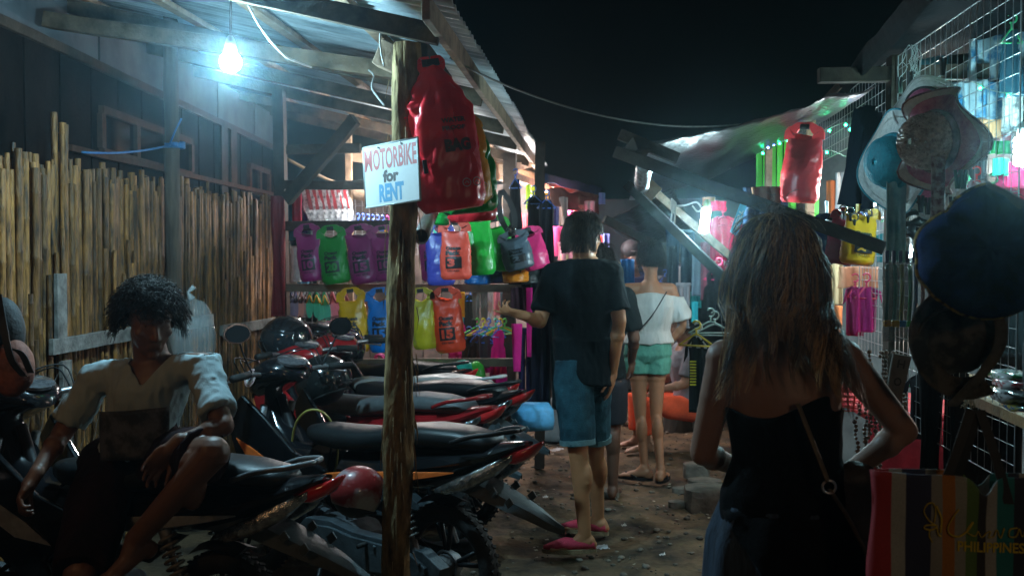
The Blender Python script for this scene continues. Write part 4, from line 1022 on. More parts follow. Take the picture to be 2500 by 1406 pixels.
mb=MB(); mb.loft(torso_rings(Ja,fwA,.026)[2:9]); Jx=dict(Ja,pelvis=Vector(Ja['pelvis'])-Vector((0,0,.05))); mb.loft(torso_rings(Jx,fwA,.040)[1:4])
for k in'LR':
    s_,e_=Vector(Ja['sh'+k]),Vector(Ja['el'+k]); mb.cap(Vector(Ja['neck'])-Vector((0,0,.055)),s_,.058,.066,14); b=s_.lerp(e_,.78); mb.tube([s_,s_.lerp(b,.5),b],[.060,.064,.069],18)
o=bake(build('shirt',mb,BLT,A,world=True),.008,3); nkA=Vector(Ja['neck']); carve(o,lambda p:(p-nkA).z>-.008 ,foldf(.011,11,.35,5))
def esp(an,d):
    an=Vector(an); d=Vector(d).normalized(); x=d.cross(Vector((0,0,1))); t0=an-Vector((0,0,an.z))
    sec=[]
    for (u,hw,h) in((-.055,.015,.02),(-.045,.030,.052),(0,.034,.058),(.06,.037,.056),(.10,.043,.062),(.15,.043,.045),(.19,.03,.03),(.215,.008,.02)):
        sec.append([t0+d*u+x*hw*math.cos(2*PI*j/16)+Vector((0,0,.018+h*.5+h*.5*math.sin(2*PI*j/16))) for j in range(16)])
    return sec
PINKC=mat((.62,.045,.09),.85,var=.15,scale=30,bump=.5,bscale=260)
for k,d in(('L',Vector((-1,-.12,0))),('R',Vector((-.9,.3,0)))):
    mb=MB().loft(esp(Ja['an'+k],d)); an=Vector(Ja['an'+k])
    so=build('shoe',mb,PINKC,A,world=True,smooth=True)
    mb2=MB(); d_=d.normalized(); x=d_.cross(Vector((0,0,1))); t0=an-Vector((0,0,an.z)); out=[]
    for i in range(24):
        a=2*PI*i/24; u=.08+.142*math.cos(a); wd=.045*math.sin(a)*(1 if math.cos(a)>-.3 else .85); out.append(t0+d_*u+x*wd)
    mb2.loft([[p+Vector((0,0,.002)) for p in out],[p+Vector((0,0,.022)) for p in out]]); build('jute_sole',mb2,mat((.32,.22,.12),.9,var=.3,scale=60,bump=.5,bscale=200),so,world=True)
HAIRA=mat((.012,.008,.005),.45,var=.5,scale=30,c2=(.075,.045,.022),spec=.3)
def short_hair(J,hfw,par,m,n,L,drop,seed,nape=-.085,r=.0022,fy=.3,hup=(0,0,1)):
    H=frame(hfw,hup); c=Vector(J['head']); rg=random.Random(seed); mb=MB()
    cp=MB().ball((0,0,0),(.079,.099,.092),28,None,20)
    def ok(v): return not(v.y>.05 and v.z<.045) and not (v.z<-.01 and v.y>.01)
    cp.v=[c+H@(Vector((v.x,v.y-.012,v.z+.030)) if ok(v) else Vector((v.x*.7,v.y*.7-.01,v.z*.7+.02))) for v in cp.v]; mb.add(cp.v,cp.f)
    for i in range(n):
        a=rg.uniform(0,2*PI); z=rg.uniform(-.75,1); q=math.sqrt(1-z*z); d=Vector((q*math.cos(a),q*math.sin(a),z))
        if d.y>.3 and d.z<.35: continue
        if d.z<-.1 and d.y>.05: continue
        p=Vector((d.x*.078,-.012+d.y*.098,.03+d.z*.091)); v=(d*.6+Vector((rg.gauss(0,.2),-.25+rg.gauss(0,.2),-.3 if d.z<.8 else 0))).normalized(); pts=[]
        for k in range(7):
            pts.append(c+H@p); v=(v+Vector((0,-.05,-drop))).normalized(); p=p+v*L*rg.uniform(.8,1.1)/6
            e=Vector((p.x/.088,(p.y+.012)/.108,(p.z-.03)/(.102 if p.z>.03 else .30)))
            if e.length<1: p=Vector((e.x*.088,e.y*.108-.012,e.z*(.102 if p.z>.03 else .30)+.03))/1 if e.length<.01 else Vector((e.x/e.length*.088,e.y/e.length*.108-.012,e.z/e.length*(.102 if p.z>.03 else .30)+.03))
            if p.z<nape: break
        if len(pts)>2: mb.tube(pts,[r*(1-.7*k/len(pts)) for k in range(len(pts))],4,False)
    return build('hair',mb,m,par,world=True,smooth=True,fix=False)
short_hair(Ja,hfA,A,HAIRA,1900,.070,.45,4,-.085)
# ---- B: woman in white off-shoulder blouse --------------------------------------
B_=figure('woman seen from behind in white off-shoulder blouse and mint green shorts',at(1590,1165,Z=0)); YB=6.9
Jb=dict(pelvis=at(1581,858,Y=YB),chest=at(1590,755,Y=YB),neck=at(1588,686,Y=YB),head=at(1588,634,Y=YB),
 shL=at(1531,706,Y=YB),shR=at(1638,706,Y=YB),elL=at(1514,775,Y=YB-.03),wrL=at(1522,800,Y=YB+.18),elR=at(1672,792,Y=YB+.02),wrR=at(1632,838,Y=YB+.06),
 hipL=at(1557,880,Y=YB),hipR=at(1604,880,Y=YB),knL=at(1563,1010,Y=YB-.02),anL=Vector((0,0,0)),knR=at(1602,1010,Y=YB),anR=Vector((0,0,0)),
 w=.86,hipw=.175,waistw=.125,chestw=.155,calfL=Vector((0,-1,0)),calfR=Vector((0,-1,0)))
Jb['anL']=Vector((Jb['knL'].x+.03,YB-.06,.09)); Jb['anR']=Vector((Jb['knR'].x+.025,YB-.12,.09))
fwB=Vector((-.15,1,0))
mb=body_geo(Jb,fwB,Vector((-.2,1,-.05)),s=.96,thin=.84,hands=dict(L=(Vector((.3,.9,0)),Vector((0,0,-1)),.4,1,.9),R=(Vector((-.8,.2,-.3)),Vector((-.2,1,0)),.4,1,.9)),feet=dict(L=Vector((-.9,.35,0)),R=Vector((.25,.9,0))))
bake(build('body',mb,mat((.42,.20,.11),.5,var=.1,scale=12,sss=.12),B_,world=True),.0072,4)
mb=MB(); mb.loft(torso_rings(Jb,fwB,.013)[:4])
for k in'LR':
    a=Vector(Jb['hip'+k]); b=a.lerp(Vector(Jb['kn'+k]),.24); mb.tube([a+Vector((0,0,.03)),a,b],[.085,.094,.092],18)
carve(bake(build('shorts',mb,mat((.11,.36,.28),.85,var=.25,scale=9,bump=.4,bscale=140),B_,world=True),.007,2),None,foldf(.007,16,.6,1),0)
mb=MB(); mb.loft(torso_rings(Jb,fwB,.030)[2:8])
for k in'LR':
    s_,e_=Vector(Jb['sh'+k]),Vector(Jb['el'+k]); b=s_.lerp(e_,.85); mb.tube([s_,s_.lerp(b,.5),b],[.058,.068,.074],18)
o=bake(build('blouse',mb,mat((.60,.60,.58),.85,var=.06,scale=8,bump=.2,bscale=90,sheen=.2),B_,world=True),.0075,3); zc=Vector(Jb['shL']).z
carve(o,lambda p:p.z>zc-.035+.015*math.cos((p.x-Jb['neck'].x)*14),foldf(.010,16,.25,6))
zc2=zc-.035
build('bag_strap',MB().tube(bez([at(1628,712,Y=YB-.12),at(1592,770,Y=YB-.165),at(1550,820,Y=YB-.14),at(1530,870,Y=YB-.06)],6),.004,6),BLACKM,B_,world=True,smooth=True)
HAIRB=mat((.008,.006,.005),.4,var=.5,scale=50,c2=(.025,.018,.014),spec=.3)
short_hair(Jb,Vector((-.2,1,-.05)),B_,HAIRB,1200,.055,.35,9,-.06)
for k,d in(('L',Vector((-.9,.35,0))),('R',Vector((.25,.9,0)))):
    an=Vector(Jb['an'+k]); d_=d.normalized(); x=d_.cross(Vector((0,0,1))); t0=an-Vector((0,0,an.z)); out=[]
    for i in range(20):
        a=2*PI*i/20; out.append(t0+d_*(.07+.13*math.cos(a))+x*.045*math.sin(a))
    s_=build('flip_flop',MB().loft([[p+Vector((0,0,.0)) for p in out],[p+Vector((0,0,.018)) for p in out]]),BLACKM,B_,world=True)
    build('thong_strap',MB().tube(bez([t0+x*.042+Vector((0,0,.02))+d_*.04,t0+d_*.14+Vector((0,0,.045)),t0-x*.042+Vector((0,0,.02))+d_*.04],5),.006,6),BLACKM,s_,world=True,smooth=True)
# ---- C: woman with long hair, black top, hand on hip -----------------------------
C_=figure('woman with long loose hair in a black tank top, hand on her hip',at(1905,1300,Y=2.7)); YC=2.68
Jc=dict(pelvis=at(1922,1255,Y=YC),chest=at(1915,980,Y=YC),neck=at(1900,808,Y=YC),head=at(1893,640,Y=YC+.03),
 shL=at(1768,872,Y=YC),shR=at(2062,872,Y=YC+.02),elL=at(1716,1105,Y=YC+.04),wrL=at(1800,1140,Y=YC+.24),elR=at(2208,1052,Y=YC+.06),wrR=at(2062,1162,Y=YC+.06),
 hipL=at(1862,1310,Y=YC),hipR=at(1985,1310,Y=YC),knL=Vector((.40,YC+.02,.48)),anL=Vector((.38,YC,.09)),knR=Vector((.58,YC+.02,.48)),anR=Vector((.60,YC,.09)),
 w=.98,hipw=.17,waistw=.135,chestw=.152)
fwC=Vector((.05,1,0))
mb=body_geo(Jc,fwC,Vector((-.05,1,-.1)),s=.97,thin=.95,hands=dict(L=(Vector((.4,.8,.1)),Vector((0,0,-1)),.4,1,.95),R=(Vector((-.85,.1,-.32)),Vector((-.15,.9,0)),.35,1,.95)),feet=dict(L=Vector((-.1,1,0)),R=Vector((.1,1,0))))
bake(build('body',mb,mat((.27,.145,.10),.5,var=.1,scale=12,sss=.12),C_,world=True),.0065,4)
TOPC=mat((.004,.004,.005),.9,var=.2,scale=8,bump=.2,bscale=120,spec=.1)
mb=MB(); mb.loft(torso_rings(Jc,fwC,.011)[0:9])
for k in'LR': mb.cap(Vector(Jc['neck'])-Vector((0,0,.03)),Vector(Jc['sh'+k]),.05,.05,12)
o=bake(build('tank_top',mb,TOPC,C_,world=True),.0075,3); nc=Vector(Jc['neck']); 
def cutC(p):
    q=p-nc; ax=abs(q.x-.005)
    if p.y<YC+.0:   # the back: scooped, with straps
        if q.z>-.188-.03*math.cos((q.x+.06)*18): return True
    if q.z>-.20 and ax>.112+max(0,-.20-q.z): return True
    if q.z>.0: return True
    return False
carve(o,cutC,foldf(.004,9,.6,4))
SK=mat((.012,.022,.045),.9,var=.5,scale=20,stretch=(3,3,.4),bump=.4,bscale=80,c2=(.035,.06,.10))
mb=MB(); p0=Vector(Jc['pelvis']); rings=[]
for i in range(45):
    u=i/44; z=p0.z+.03-u*(p0.z-.09); a_=.165+.03*min(1,u*8)+.06*u; b_=.115+.03*min(1,u*8)+.06*u
    rings.append([Vector((p0.x-.005+(a_+.010*math.sin(7*t+u*2))*math.cos(t),p0.y+(b_+.012*math.sin(9*t))*math.sin(t),z)) for t in[2*PI*j/48 for j in range(48)]])
build('long_skirt',MB().loft(rings[::-1]),SK,C_,world=True,smooth=True)
ov=build('tunic_hem',MB().loft([[Vector((p0.x+(q.x-p0.x)*1.05,p0.y+(q.y-p0.y)*1.05,q.z)) for q in r_] for r_ in rings[:38][::-1]],False),TOPC,C_,world=True,smooth=True)
zc_=at(1768,1225,Y=YC).z
carve(ov,lambda p:p.z<zc_-max(0,(p.x-(p0.x-.19)))*1.5,None,.002)
build('bag_strap',MB().tube(bez([at(1948,985,Y=YC-.13),at(1985,1080,Y=YC-.16),at(2022,1175,Y=YC-.17)],6),.010,6,flat=.4),mat((.11,.085,.05),.6,var=.3),C_,world=True,smooth=True)
build('strap_ring',MB().torus(at(2024,1188,Y=YC-.17),.016,.0035,Matrix.Rotation(PI/2,3,'X'),18,6),STEEL,C_,world=True,smooth=True)
bgc=at(2090,1300,Y=YC-.02); t=thing('shoulder_bag','dark brown soft shoulder bag at the hip of the long-haired woman','bag',bgc)
mb=MB().ball((0,0,0),(.10,.075,.19),20,None,14); mb.v=[v*(1+.12*noise.noise(v*9)) for v in mb.v]; build('pouch',mb,mat((.045,.03,.022),.6,var=.4,scale=8,bump=.5,bscale=40),t,smooth=True)
build('strap',MB().tube(bez([at(2026,1195,Y=YC-.17)-bgc,at(2075,1270,Y=YC-.13)-bgc,at(2140,1400,Y=YC-.10)-bgc],6),.009,6,flat=.4),mat((.10,.08,.06),.6,var=.3),t,smooth=True)
# long hair
HAIRC=mat((.035,.021,.012),.38,var=.5,scale=7,c2=(.18,.10,.042),contrast=.5,stretch=(9,9,.5),spec=.6)
hc=Vector(Jc['head']); HC=frame(Vector((-.05,1,-.1))); rg=random.Random(21); mb=MB()
cp=MB().ball((0,0,0),(.086,.108,.095),30,None,22); cp.v=[hc+HC@(Vector((v.x,v.y-.014,v.z+.03)) if not(v.y>.06 and v.z<.05) else v*.7) for v in cp.v]; mb.add(cp.v,cp.f)
zt=hc.z
mb2=MB(); NL=150
for l in range(NL):
    while True:
        a=rg.uniform(0,2*PI); z=rg.uniform(-.35,1); q=math.sqrt(1-z*z); d=Vector((q*math.cos(a),q*math.sin(a),z))
        if not(d.y>.25 and d.z<.5): break
    side=d.x+rg.gauss(0,.10); L=rg.choice((.20,.26,.31,.35,.38))*rg.uniform(.88,1.1)*(.8+.25*abs(side)); ph=rg.random()*6; fr=rg.uniform(7,12); amp=rg.uniform(.010,.024); light=rg.random()<.34; dep=rg.uniform(0,.03)
    tgt=mb2 if light else mb
    for k_ in range(24):
        dd=(d+Vector((rg.gauss(0,.10),rg.gauss(0,.10),rg.gauss(0,.10)))).normalized(); jx,jy=rg.gauss(0,.010),rg.gauss(0,.006); Lk=L*rg.uniform(.82,1.06)
        p=hc+HC@Vector((dd.x*.088,-.014+dd.y*.110,.03+dd.z*.096)); pts=[p.copy()]; n_=15; v=Vector((dd.x*.5,-.2,-.25)).normalized()
        for k in range(1,n_+1):
            u=k/n_; v=(v+Vector((0,0,-.6))).normalized(); p=p+v*Lk/n_; rel=p-hc
            if rel.z>-.12:
                zz=.100 if rel.z>.03 else .30; e=Vector((rel.x/.093,(rel.y+.014)/.118,(rel.z-.03)/zz))
                if .1<e.length<1: e=e/e.length; p=hc+Vector((e.x*.093,e.y*.118-.014,e.z*zz+.03))
            else:
                wx=.088+.16*min(1,(-.12-rel.z)*3.2); p.x+=(hc.x+side*wx*1.08-p.x)*.17
                yb=YC-.112-dep-.03*u
                if abs(rel.x)<.30: p.y+=(yb-p.y)*.30
            w_=u**1.2; cv=1-.55*u*u
            pts.append(p+Vector((amp*w_*math.sin(ph+fr*u)+jx*cv*min(1,u*4),amp*.5*w_*math.cos(ph+fr*u)+jy*cv,0)))
        tgt.tube(pts,[.0019*(1-.75*k/n_) for k in range(n_+1)],3,False)
# fly-away hairs on top
for i in range(90):
    a=rg.uniform(0,2*PI); p=hc+Vector((.06*math.cos(a)*rg.random(),.05*math.sin(a),.112)); v=Vector((rg.gauss(0,1),rg.gauss(0,.4),1.1)).normalized(); pts=[p]
    for k in range(7): v=(v+Vector((.25*rg.gauss(0,1),0,-.33))).normalized(); p=p+v*.015; pts.append(p)
    mb.tube(pts,[.0008]*len(pts),3,False)
mb.ball(hc+Vector((-.022,-.075,.088)),(.034,.026,.024),12)
HAIRL=mat((.22,.125,.05),.36,var=.5,scale=7,c2=(.80,.52,.24),contrast=.4,stretch=(9,9,.5),spec=.6)
build('hair',mb,HAIRC,C_,world=True,smooth=True,fix=False)
build('hair_highlights',mb2,HAIRL,C_,world=True,smooth=True,fix=False)
# ---- E: face at the right edge ----------------------------------------------------
E_=figure('dark haired person in profile at the far edge beside the navy hat',at(2600,1100,Y=2.8)); YE=2.8
he=at(2573,600,Y=YE); Je=dict(pelvis=he+Vector((.08,.0,-.72)),chest=he+Vector((.07,0,-.36)),neck=he+Vector((.04,0,-.16)),head=he,shL=he+Vector((.07,-.18,-.2)),shR=he+Vector((.07,.18,-.2)),elL=he+Vector((.12,-.22,-.48)),wrL=he+Vector((.02,-.15,-.68)),elR=he+Vector((.12,.22,-.48)),wrR=he+Vector((.02,.15,-.68)),hipL=he+Vector((.08,-.09,-.76)),hipR=he+Vector((.08,.09,-.76)),knL=he+Vector((.06,-.09,-1.16)),anL=Vector((he.x+.08,YE-.09,.09)),knR=he+Vector((.06,.09,-1.16)),anR=Vector((he.x+.08,YE+.09,.09)),w=.95)
bake(build('body',body_geo(Je,Vector((-1,0,0)),Vector((-1,.03,-.12)),hands=dict(L=(Vector((-.5,0,-1)),Vector((0,1,0)),.3,1),R=(Vector((-.5,0,-1)),Vector((0,-1,0)),.3,1)),feet=dict(L=Vector((-1,0,0)),R=Vector((-1,0,0)))),SKIN_D,E_,world=True),.0065,3)
mb=MB(); mb.loft(torso_rings(Je,Vector((-1,0,0)),.02)[1:8]); 
for k in'LR': mb.cap(Vector(Je['neck'])-Vector((0,0,.05)),Vector(Je['sh'+k]),.055,.06); mb.tube([Je['sh'+k],Vector(Je['sh'+k]).lerp(Vector(Je['el'+k]),.8)],[.066,.07],16)
carve(bake(build('shirt',mb,mat((.02,.035,.045),.9,var=.2),E_,world=True),.01,2),None,foldf(.008,12,.4,2),0)
mb=MB(); mb.loft(torso_rings(Je,Vector((-1,0,0)),.012)[:3])
for k in'LR': mb.tube([Je['hip'+k],Je['kn'+k],Vector(Je['an'+k])+Vector((0,0,.03))],[.10,.075,.06],16)
bake(build('trousers',mb,mat((.015,.016,.02),.9),E_,world=True),.011,2)
short_hair(Je,Vector((-1,.03,-.12)),E_,HAIRB,500,.08,.4,3)
# ---- F: hidden person beyond A; G: seated in orange; H: far head with cap ----------
def simple(label,px,Yd,htop,fw,hf,skin,topc,legc,hairm,seat=False,w=.95,x=None):
    p=at(px,630,Y=Yd); bx=p.x if x is None else x; z=htop-.115; f=Vector(fw).normalized(); r=f.cross(Vector((0,0,1))); g=Vector((bx,Yd,0)); Vz=lambda a,b,c:g+r*a+f*b+Vector((0,0,c))
    if seat: J=dict(pelvis=Vz(0,0,z-.63),chest=Vz(0,.05,z-.33),neck=Vz(0,.05,z-.15),head=Vz(0,.09,z),shL=Vz(-.16,.04,z-.2),shR=Vz(.16,.04,z-.2),elL=Vz(-.21,.12,z-.44),wrL=Vz(-.12,.34,z-.5),elR=Vz(.21,.12,z-.44),wrR=Vz(.12,.34,z-.5),hipL=Vz(-.08,0,z-.66),hipR=Vz(.08,0,z-.66),knL=Vz(-.12,.42,z-.60),knR=Vz(.12,.42,z-.60),anL=Vz(-.12,.40,.09),anR=Vz(.12,.40,.09),w=w)
    else: J=dict(pelvis=Vz(0,0,z-.70),chest=Vz(0,0,z-.34),neck=Vz(0,0,z-.155),head=Vz(0,.02,z),shL=Vz(-.165,0,z-.2),shR=Vz(.165,0,z-.2),elL=Vz(-.22,.02,z-.47),wrL=Vz(-.18,.16,z-.62),elR=Vz(.22,.02,z-.47),wrR=Vz(.18,.16,z-.62),hipL=Vz(-.085,0,z-.74),hipR=Vz(.085,0,z-.74),knL=Vz(-.09,.02,.48),knR=Vz(.09,.02,.48),anL=Vz(-.09,0,.09),anR=Vz(.09,0,.09),w=w)
    t=figure(label,g)
    bake(build('body',body_geo(J,f,hf,hands=dict(L=(f*.5+Vector((0,0,-.8)),-r*-1,.4,1),R=(f*.5+Vector((0,0,-.8)),-r,.4,-1)),feet=dict(L=f,R=f)),skin,t,world=True),.009,3)
    mb=MB(); mb.loft(torso_rings(J,f,.02)[1:8])
    for k in'LR': mb.cap(Vector(J['neck'])-Vector((0,0,.05)),Vector(J['sh'+k]),.055,.06); mb.tube([J['sh'+k],Vector(J['sh'+k]).lerp(Vector(J['el'+k]),.8)],[.064,.068],16)
    carve(bake(build('shirt',mb,cloth_m(topc),t,world=True),.010,2),None,foldf(.008,12,.4,px),0)
    mb=MB(); mb.loft(torso_rings(J,f,.012)[:4])
    for k in'LR': mb.tube([J['hip'+k],Vector(J['hip'+k]).lerp(Vector(J['kn'+k]),.5),Vector(J['kn'+k])] + ([Vector(J['kn'+k]).lerp(Vector(J['an'+k]),.8)] if seat else []),[.10,.095,.085]+([.07] if seat else []),16)
    bake(build('trousers' if seat else 'shorts',mb,cloth_m(legc),t,world=True),.010,2)
    short_hair(J,hf,t,hairm,500,.08,.45,px); return J,t
simple('person in dark clothes standing half hidden behind the man in black t-shirt',1463,6.3,1.60,(.2,1,0),Vector((.1,1,0)),SKIN_D,(.006,.01,.011),(.02,.02,.025),HAIRB)
simple('crouching person in bright orange trousers behind the mint green shorts',1688,8.0,1.10,(-1,-.25,0),Vector((-1,-.2,-.25)),SKIN_M,(.20,.22,.26),(.85,.12,.05),HAIRB,seat=True)
Jh,H_=simple('person with a dark cap farther down the lane',1545,9.3,1.66,(.1,-1,0),Vector((.4,-1,-.1)),SKIN_D,(.02,.03,.08),(.02,.02,.03),HAIRB)
Hm=frame(Vector((.4,-1,-.1))); hh=Vector(Jh['head'])
mb=MB().ball(hh+Vector((0,0,.06)),(.115,.13,.09),20); mb.loft([[hh+Hm@Vector((x,y,.055-.02*abs(x)*8)) for x,y in((-.07,.08),(-.06,.17),(0,.19),(.06,.17),(.07,.08))],[hh+Hm@Vector((x,y,.063-.02*abs(x)*8)) for x,y in((-.07,.08),(-.06,.17),(0,.19),(.06,.17),(.07,.08))]])
build('cap',mb,mat((.015,.015,.02),.8),H_,world=True,smooth=True,auto=40)
# ================================================================ GENERIC GOODS
def hanger(par,w_,c,r=.0045):
    m=plastic(c,.35); mb=MB(); a=w_/2
    mb.tube(bez([(-a,0,-.075),(-a*.5,0,-.045),(0,0,-.02),(a*.5,0,-.045),(a,0,-.075)],4),r,6); mb.tube([(-a,0,-.075),(a,0,-.078)],r,6)
    mb.tube([(0,0,-.02),(0,0,.005)],r,6); mb.torus((0,0,.025),.020,r,Matrix.Rotation(PI/2,3,'X'),12,6,a0=-2.0,a1=2.6)
    return build('hanger',mb,m,par,smooth=True)
def garment(kind,px,py,wpx,hpx,Y,c,label,rz_=0,hc=(.03,.12,.5),group=None,fold=1.,c2=None,cat=None,writing=None,tilt=0,m=None,sleeve=True):
    s=S(Y); w_=wpx/s; h=hpx/s; p=at(px,py,Y=Y); nm={'shirt':'shirt','dress':'dress','pants':'trousers','cloth':'cloth','towel':'towel','vest':'tank_top','shorts':'shorts','leg':'legging'}[kind]
    cat=cat or {'shirt':'shirt','dress':'dress','pants':'trousers','cloth':'cloth','towel':'towel','vest':'tank top','shorts':'shorts','leg':'leggings'}[kind]
    t=thing(nm,label,cat,p,group=group,rot=(0,R(tilt),R(rz_))); sd=px*.13+py*.07
    m=m or (mat(c,.85,var=.15,scale=7,bump=.25,bscale=70,spec=.2) if not c2 else mat(c,.85,var=.05,scale=14,c2=c2,contrast=.9,bump=.2,bscale=60))
    am=min(.035,.10*w_)*fold; mb=MB()
    def Z(x,z): return Vector((x,am*noise.noise(Vector((x*16/max(w_,.15)*.35+sd,z*2.2,sd)))*2+am*.6*math.sin(x*38/max(w_,.12)*.4+sd+z*3)*min(1,-z/h*2+.2),z))
    hung=kind in('shirt','dress','vest')
    if kind in('shirt','vest','dress'):
        def hw(v):
            if v<.08: return w_*(.16+.30*v/.08*(1 if kind=='shirt' else .55))
            if kind=='dress': return w_*(.30+ .2*v if v>.3 else .325-.08*(v-.08)/.22*.6)
            if kind=='vest': return w_*(.33+.10*min(1,(v-.08)/.15))
            return w_*(.46-.08*min(1,(v-.08)/.15))
        def fn(u,v):
            x=(u-.5)*2*hw(v); z=-.02-v*h*.98
            if v<.03: z-=.05*w_*(1-abs(u-.5)*2)
            return Z(x,z)
        mb.grid(16,18,fn)
        if kind=='shirt' and sleeve:
            for sg in(-1,1): mb.grid(5,6,lambda u,v,sg=sg:Z(sg*(w_*.40+u*w_*.17+v*w_*.06),-.02-h*.055-u*h*.10-v*h*.20)+Vector((0,.008*sg*u,0)))
    elif kind=='pants':
        for sg in(-1,1): mb.grid(7,16,lambda u,v,sg=sg:Z(sg*(w_*.01+u*w_*(.47-.12*v))+sg*v*.03*w_,-v*h))
        mb.grid(10,2,lambda u,v:Z((u-.5)*w_*.98,-v*h*.08)+Vector((0,-.006,0)))
    elif kind=='shorts':
        for sg in(-1,1): mb.grid(7,8,lambda u,v,sg=sg:Z(sg*(u*w_*(.40+.10*v)),-v*h))
    elif kind=='leg': mb.grid(6,14,lambda u,v:Z((u-.5)*w_*(1-.35*v),-v*h))
    else: mb.grid(18,16,lambda u,v:Z((u-.5)*w_*(1-.06*math.sin(v*PI)),-v*h-.01*abs(u-.5)))
    o=build('fabric' if hung else 'panel',mb,m,t,smooth=True,solid=.004,fix=False)
    if kind in('cloth','towel','leg','pants','shorts'): build('hem',MB().tube([Z((u/10-.5)*w_*(.62 if kind=='leg' else .94),-h+.006) for u in range(11)],.0045,5),m,t,smooth=True)
    if hung: hanger(t,w_*.8,hc)
    if writing: 
        tx,x0,z0,ww,hh,wc=writing; build('lettering',text(MB(),tx,lambda x,z:Z(x,z)+Vector((0,-.012,0)),x0*w_,-z0*h,ww*w_,hh*h,.03),mat(wc,.6),t)
    return t
def rail(name,a,b,w_,h,m,label,cat='rail',group=None,up=(0,0,1)):
    return build(name,MB().beam(a,b,w_,h,up,seg=8,wob=.004),m,bevel=.003,label=label,cat=cat,group=group)
# ================================================================ LEFT STALL
YR=7.12
st=thing('market_stall','timber frame of the dry bag stall with four cross rails','stall',at(1000,1100,Y=YR))
def sr(x0,y0,x1,y1,th,Y=YR,m=WOOD_D,nm='cross_rail'):
    build(nm,MB().beam(at(x0,y0,Y=Y),at(x1,y1,Y=Y),.04,th/S(Y),seg=8,wob=.004),m,st,world=True,bevel=.003)
sr(700,365,880,362,24,m=WOOD_D); sr(695,452,960,452,22); sr(692,552,1000,550,24); sr(692,702,1318,703,20,m=mat((.10,.075,.05),.8,var=.4,scale=9)); sr(690,886,1318,884,20,m=mat((.09,.068,.045),.8,var=.4,scale=9))
WP=at(689,700,Y=YR)
build('corner_post',MB().beam((WP.x,YR+.05,0),(WP.x-.03,YR+.05,2.75),.08,.08,(0,1,0),10,.01),WOOD_D,st,world=True)
WP2=at(1318,700,Y=YR); build('corner_post',MB().beam((WP2.x,YR+.05,0),(WP2.x,YR+.05,2.35),.07,.07,(0,1,0),10,.01),WOOD_D,st,world=True)
a=at(858,700,Y=8.2); build('light_post',MB().beam((a.x,8.2,.2),(a.x-.02,8.2,2.65),.05,.05,(0,1,0),8,.004),WOOD_L,st,world=True)
build('diagonal_brace',MB().beam(at(700,488,Y=6.95),at(868,292,Y=6.7),.045,.09,seg=6,wob=.008),WOOD_D,st,world=True)
build('curved_batten',MB().tube(bez([at(700,388,Y=8.1),at(770,425,Y=8.1),at(840,450,Y=8.1),at(960,452,Y=8.1)],5),.028,8,flat=.5),mat((.42,.28,.18),.6,var=.3),st,world=True,smooth=True)
build('light_batten',MB().beam(at(848,378,Y=8.3),at(1000,400,Y=8.3),.03,.10),WOOD_L,st,world=True)
build('light_batten',MB().beam(at(848,470,Y=8.3),at(1000,500,Y=8.3),.03,.09),WOOD_L,st,world=True)
# back and side walls of the stall
BW=thing('stall_back_wall','board back wall inside the dry bag stall','wall',(-1.6,9.7,0))
for i in range(13):
    x=-2.75+i*.18; build('wall_board',MB().box((x,9.72+.006*(i%2),1.12),(.172,.02,2.24)),mat((.10,.09,.085),.8,var=.35,scale=6,c2=(.19,.16,.14),rnd=.3),BW,world=True)
# wire panels inside
def wiregrid(label,o,dx,dz,nx,nz,sp,r=.0017,m=WIREM,fr=True):
    """o origin, dx unit along, dz unit up, nx*sp by nz*sp"""
    o=Vector(o);dx=Vector(dx).normalized();dz=Vector(dz).normalized(); t=thing('wire_panel',label,'wire panel',o)
    W_,H_=nx*sp,nz*sp; nrm=dx.cross(dz)
    for i in range(nx+1):
        build('upright_wire',MB().tube([o+dx*i*sp,o+dx*i*sp+dz*H_*.5+nrm*.003*noise.noise(o+dx*i),o+dx*i*sp+dz*H_],r*(1.9 if fr and i in(0,nx) else 1),5,False),m,t,world=True,smooth=True)
    for j in range(nz+1):
        build('cross_wire',MB().tube([o+dz*j*sp+nrm*r*2,o+dz*j*sp+dx*W_+nrm*r*2],r*(1.9 if fr and j in(0,nz) else 1),5,False),m,t,world=True,smooth=True)
    return t
o_=at(700,590,Y=8.6); wiregrid('white wire panel behind the plastic wrapped goods in the left stall',(o_.x-.1,8.6,.95),(1,0,0),(0,0,1),13,18,.065,.0022)
o_=at(868,560,Y=8.5); wiregrid('wire panel behind the row of blue hangers',(o_.x,8.5,1.55),(1,.1,0),(0,0,1),9,8,.06,.002)
# shiny plastic-wrapped packs
SHN=mat((.30,.32,.34),.10,var=.6,scale=22,c2=(.85,.88,.9),bump=1.,bscale=26,spec=.8,contrast=.6)
names=['first','second','third','fourth','fifth','sixth','seventh','eighth','ninth','tenth','eleventh','twelfth']
for i in range(7):
    Y=7.6+.06*i; px=746+15*i; p=at(px,455,Y=Y); t=thing('wrapped_pack',names[i].capitalize()+' red pack in glossy clear wrap from the left under the rail','packet',p,group='plastic wrapped packs',rot=(0,R(-12),R(30)))
    h=.30; wd=.085
    mb=MB().loft([[Vector((a*wd/2+.02*noise.noise(Vector((z*9,i,a))),b*.018+.02*noise.noise(Vector((z*12,i*2,b*3+a))),-z)) for a,b in((-1,-1),(-.2,-1.4),(.4,-.8),(1,-1),(1,1),(-1,1))] for z in[h*k/14 for k in range(15)]])
    build('wrap',mb,SHN,t,smooth=True,auto=60); build('content',MB().box((0,-.026,-h*.35),(.028,.012,h*.55)),mat((.30,.01,.02),.4,var=.4,scale=20),t)
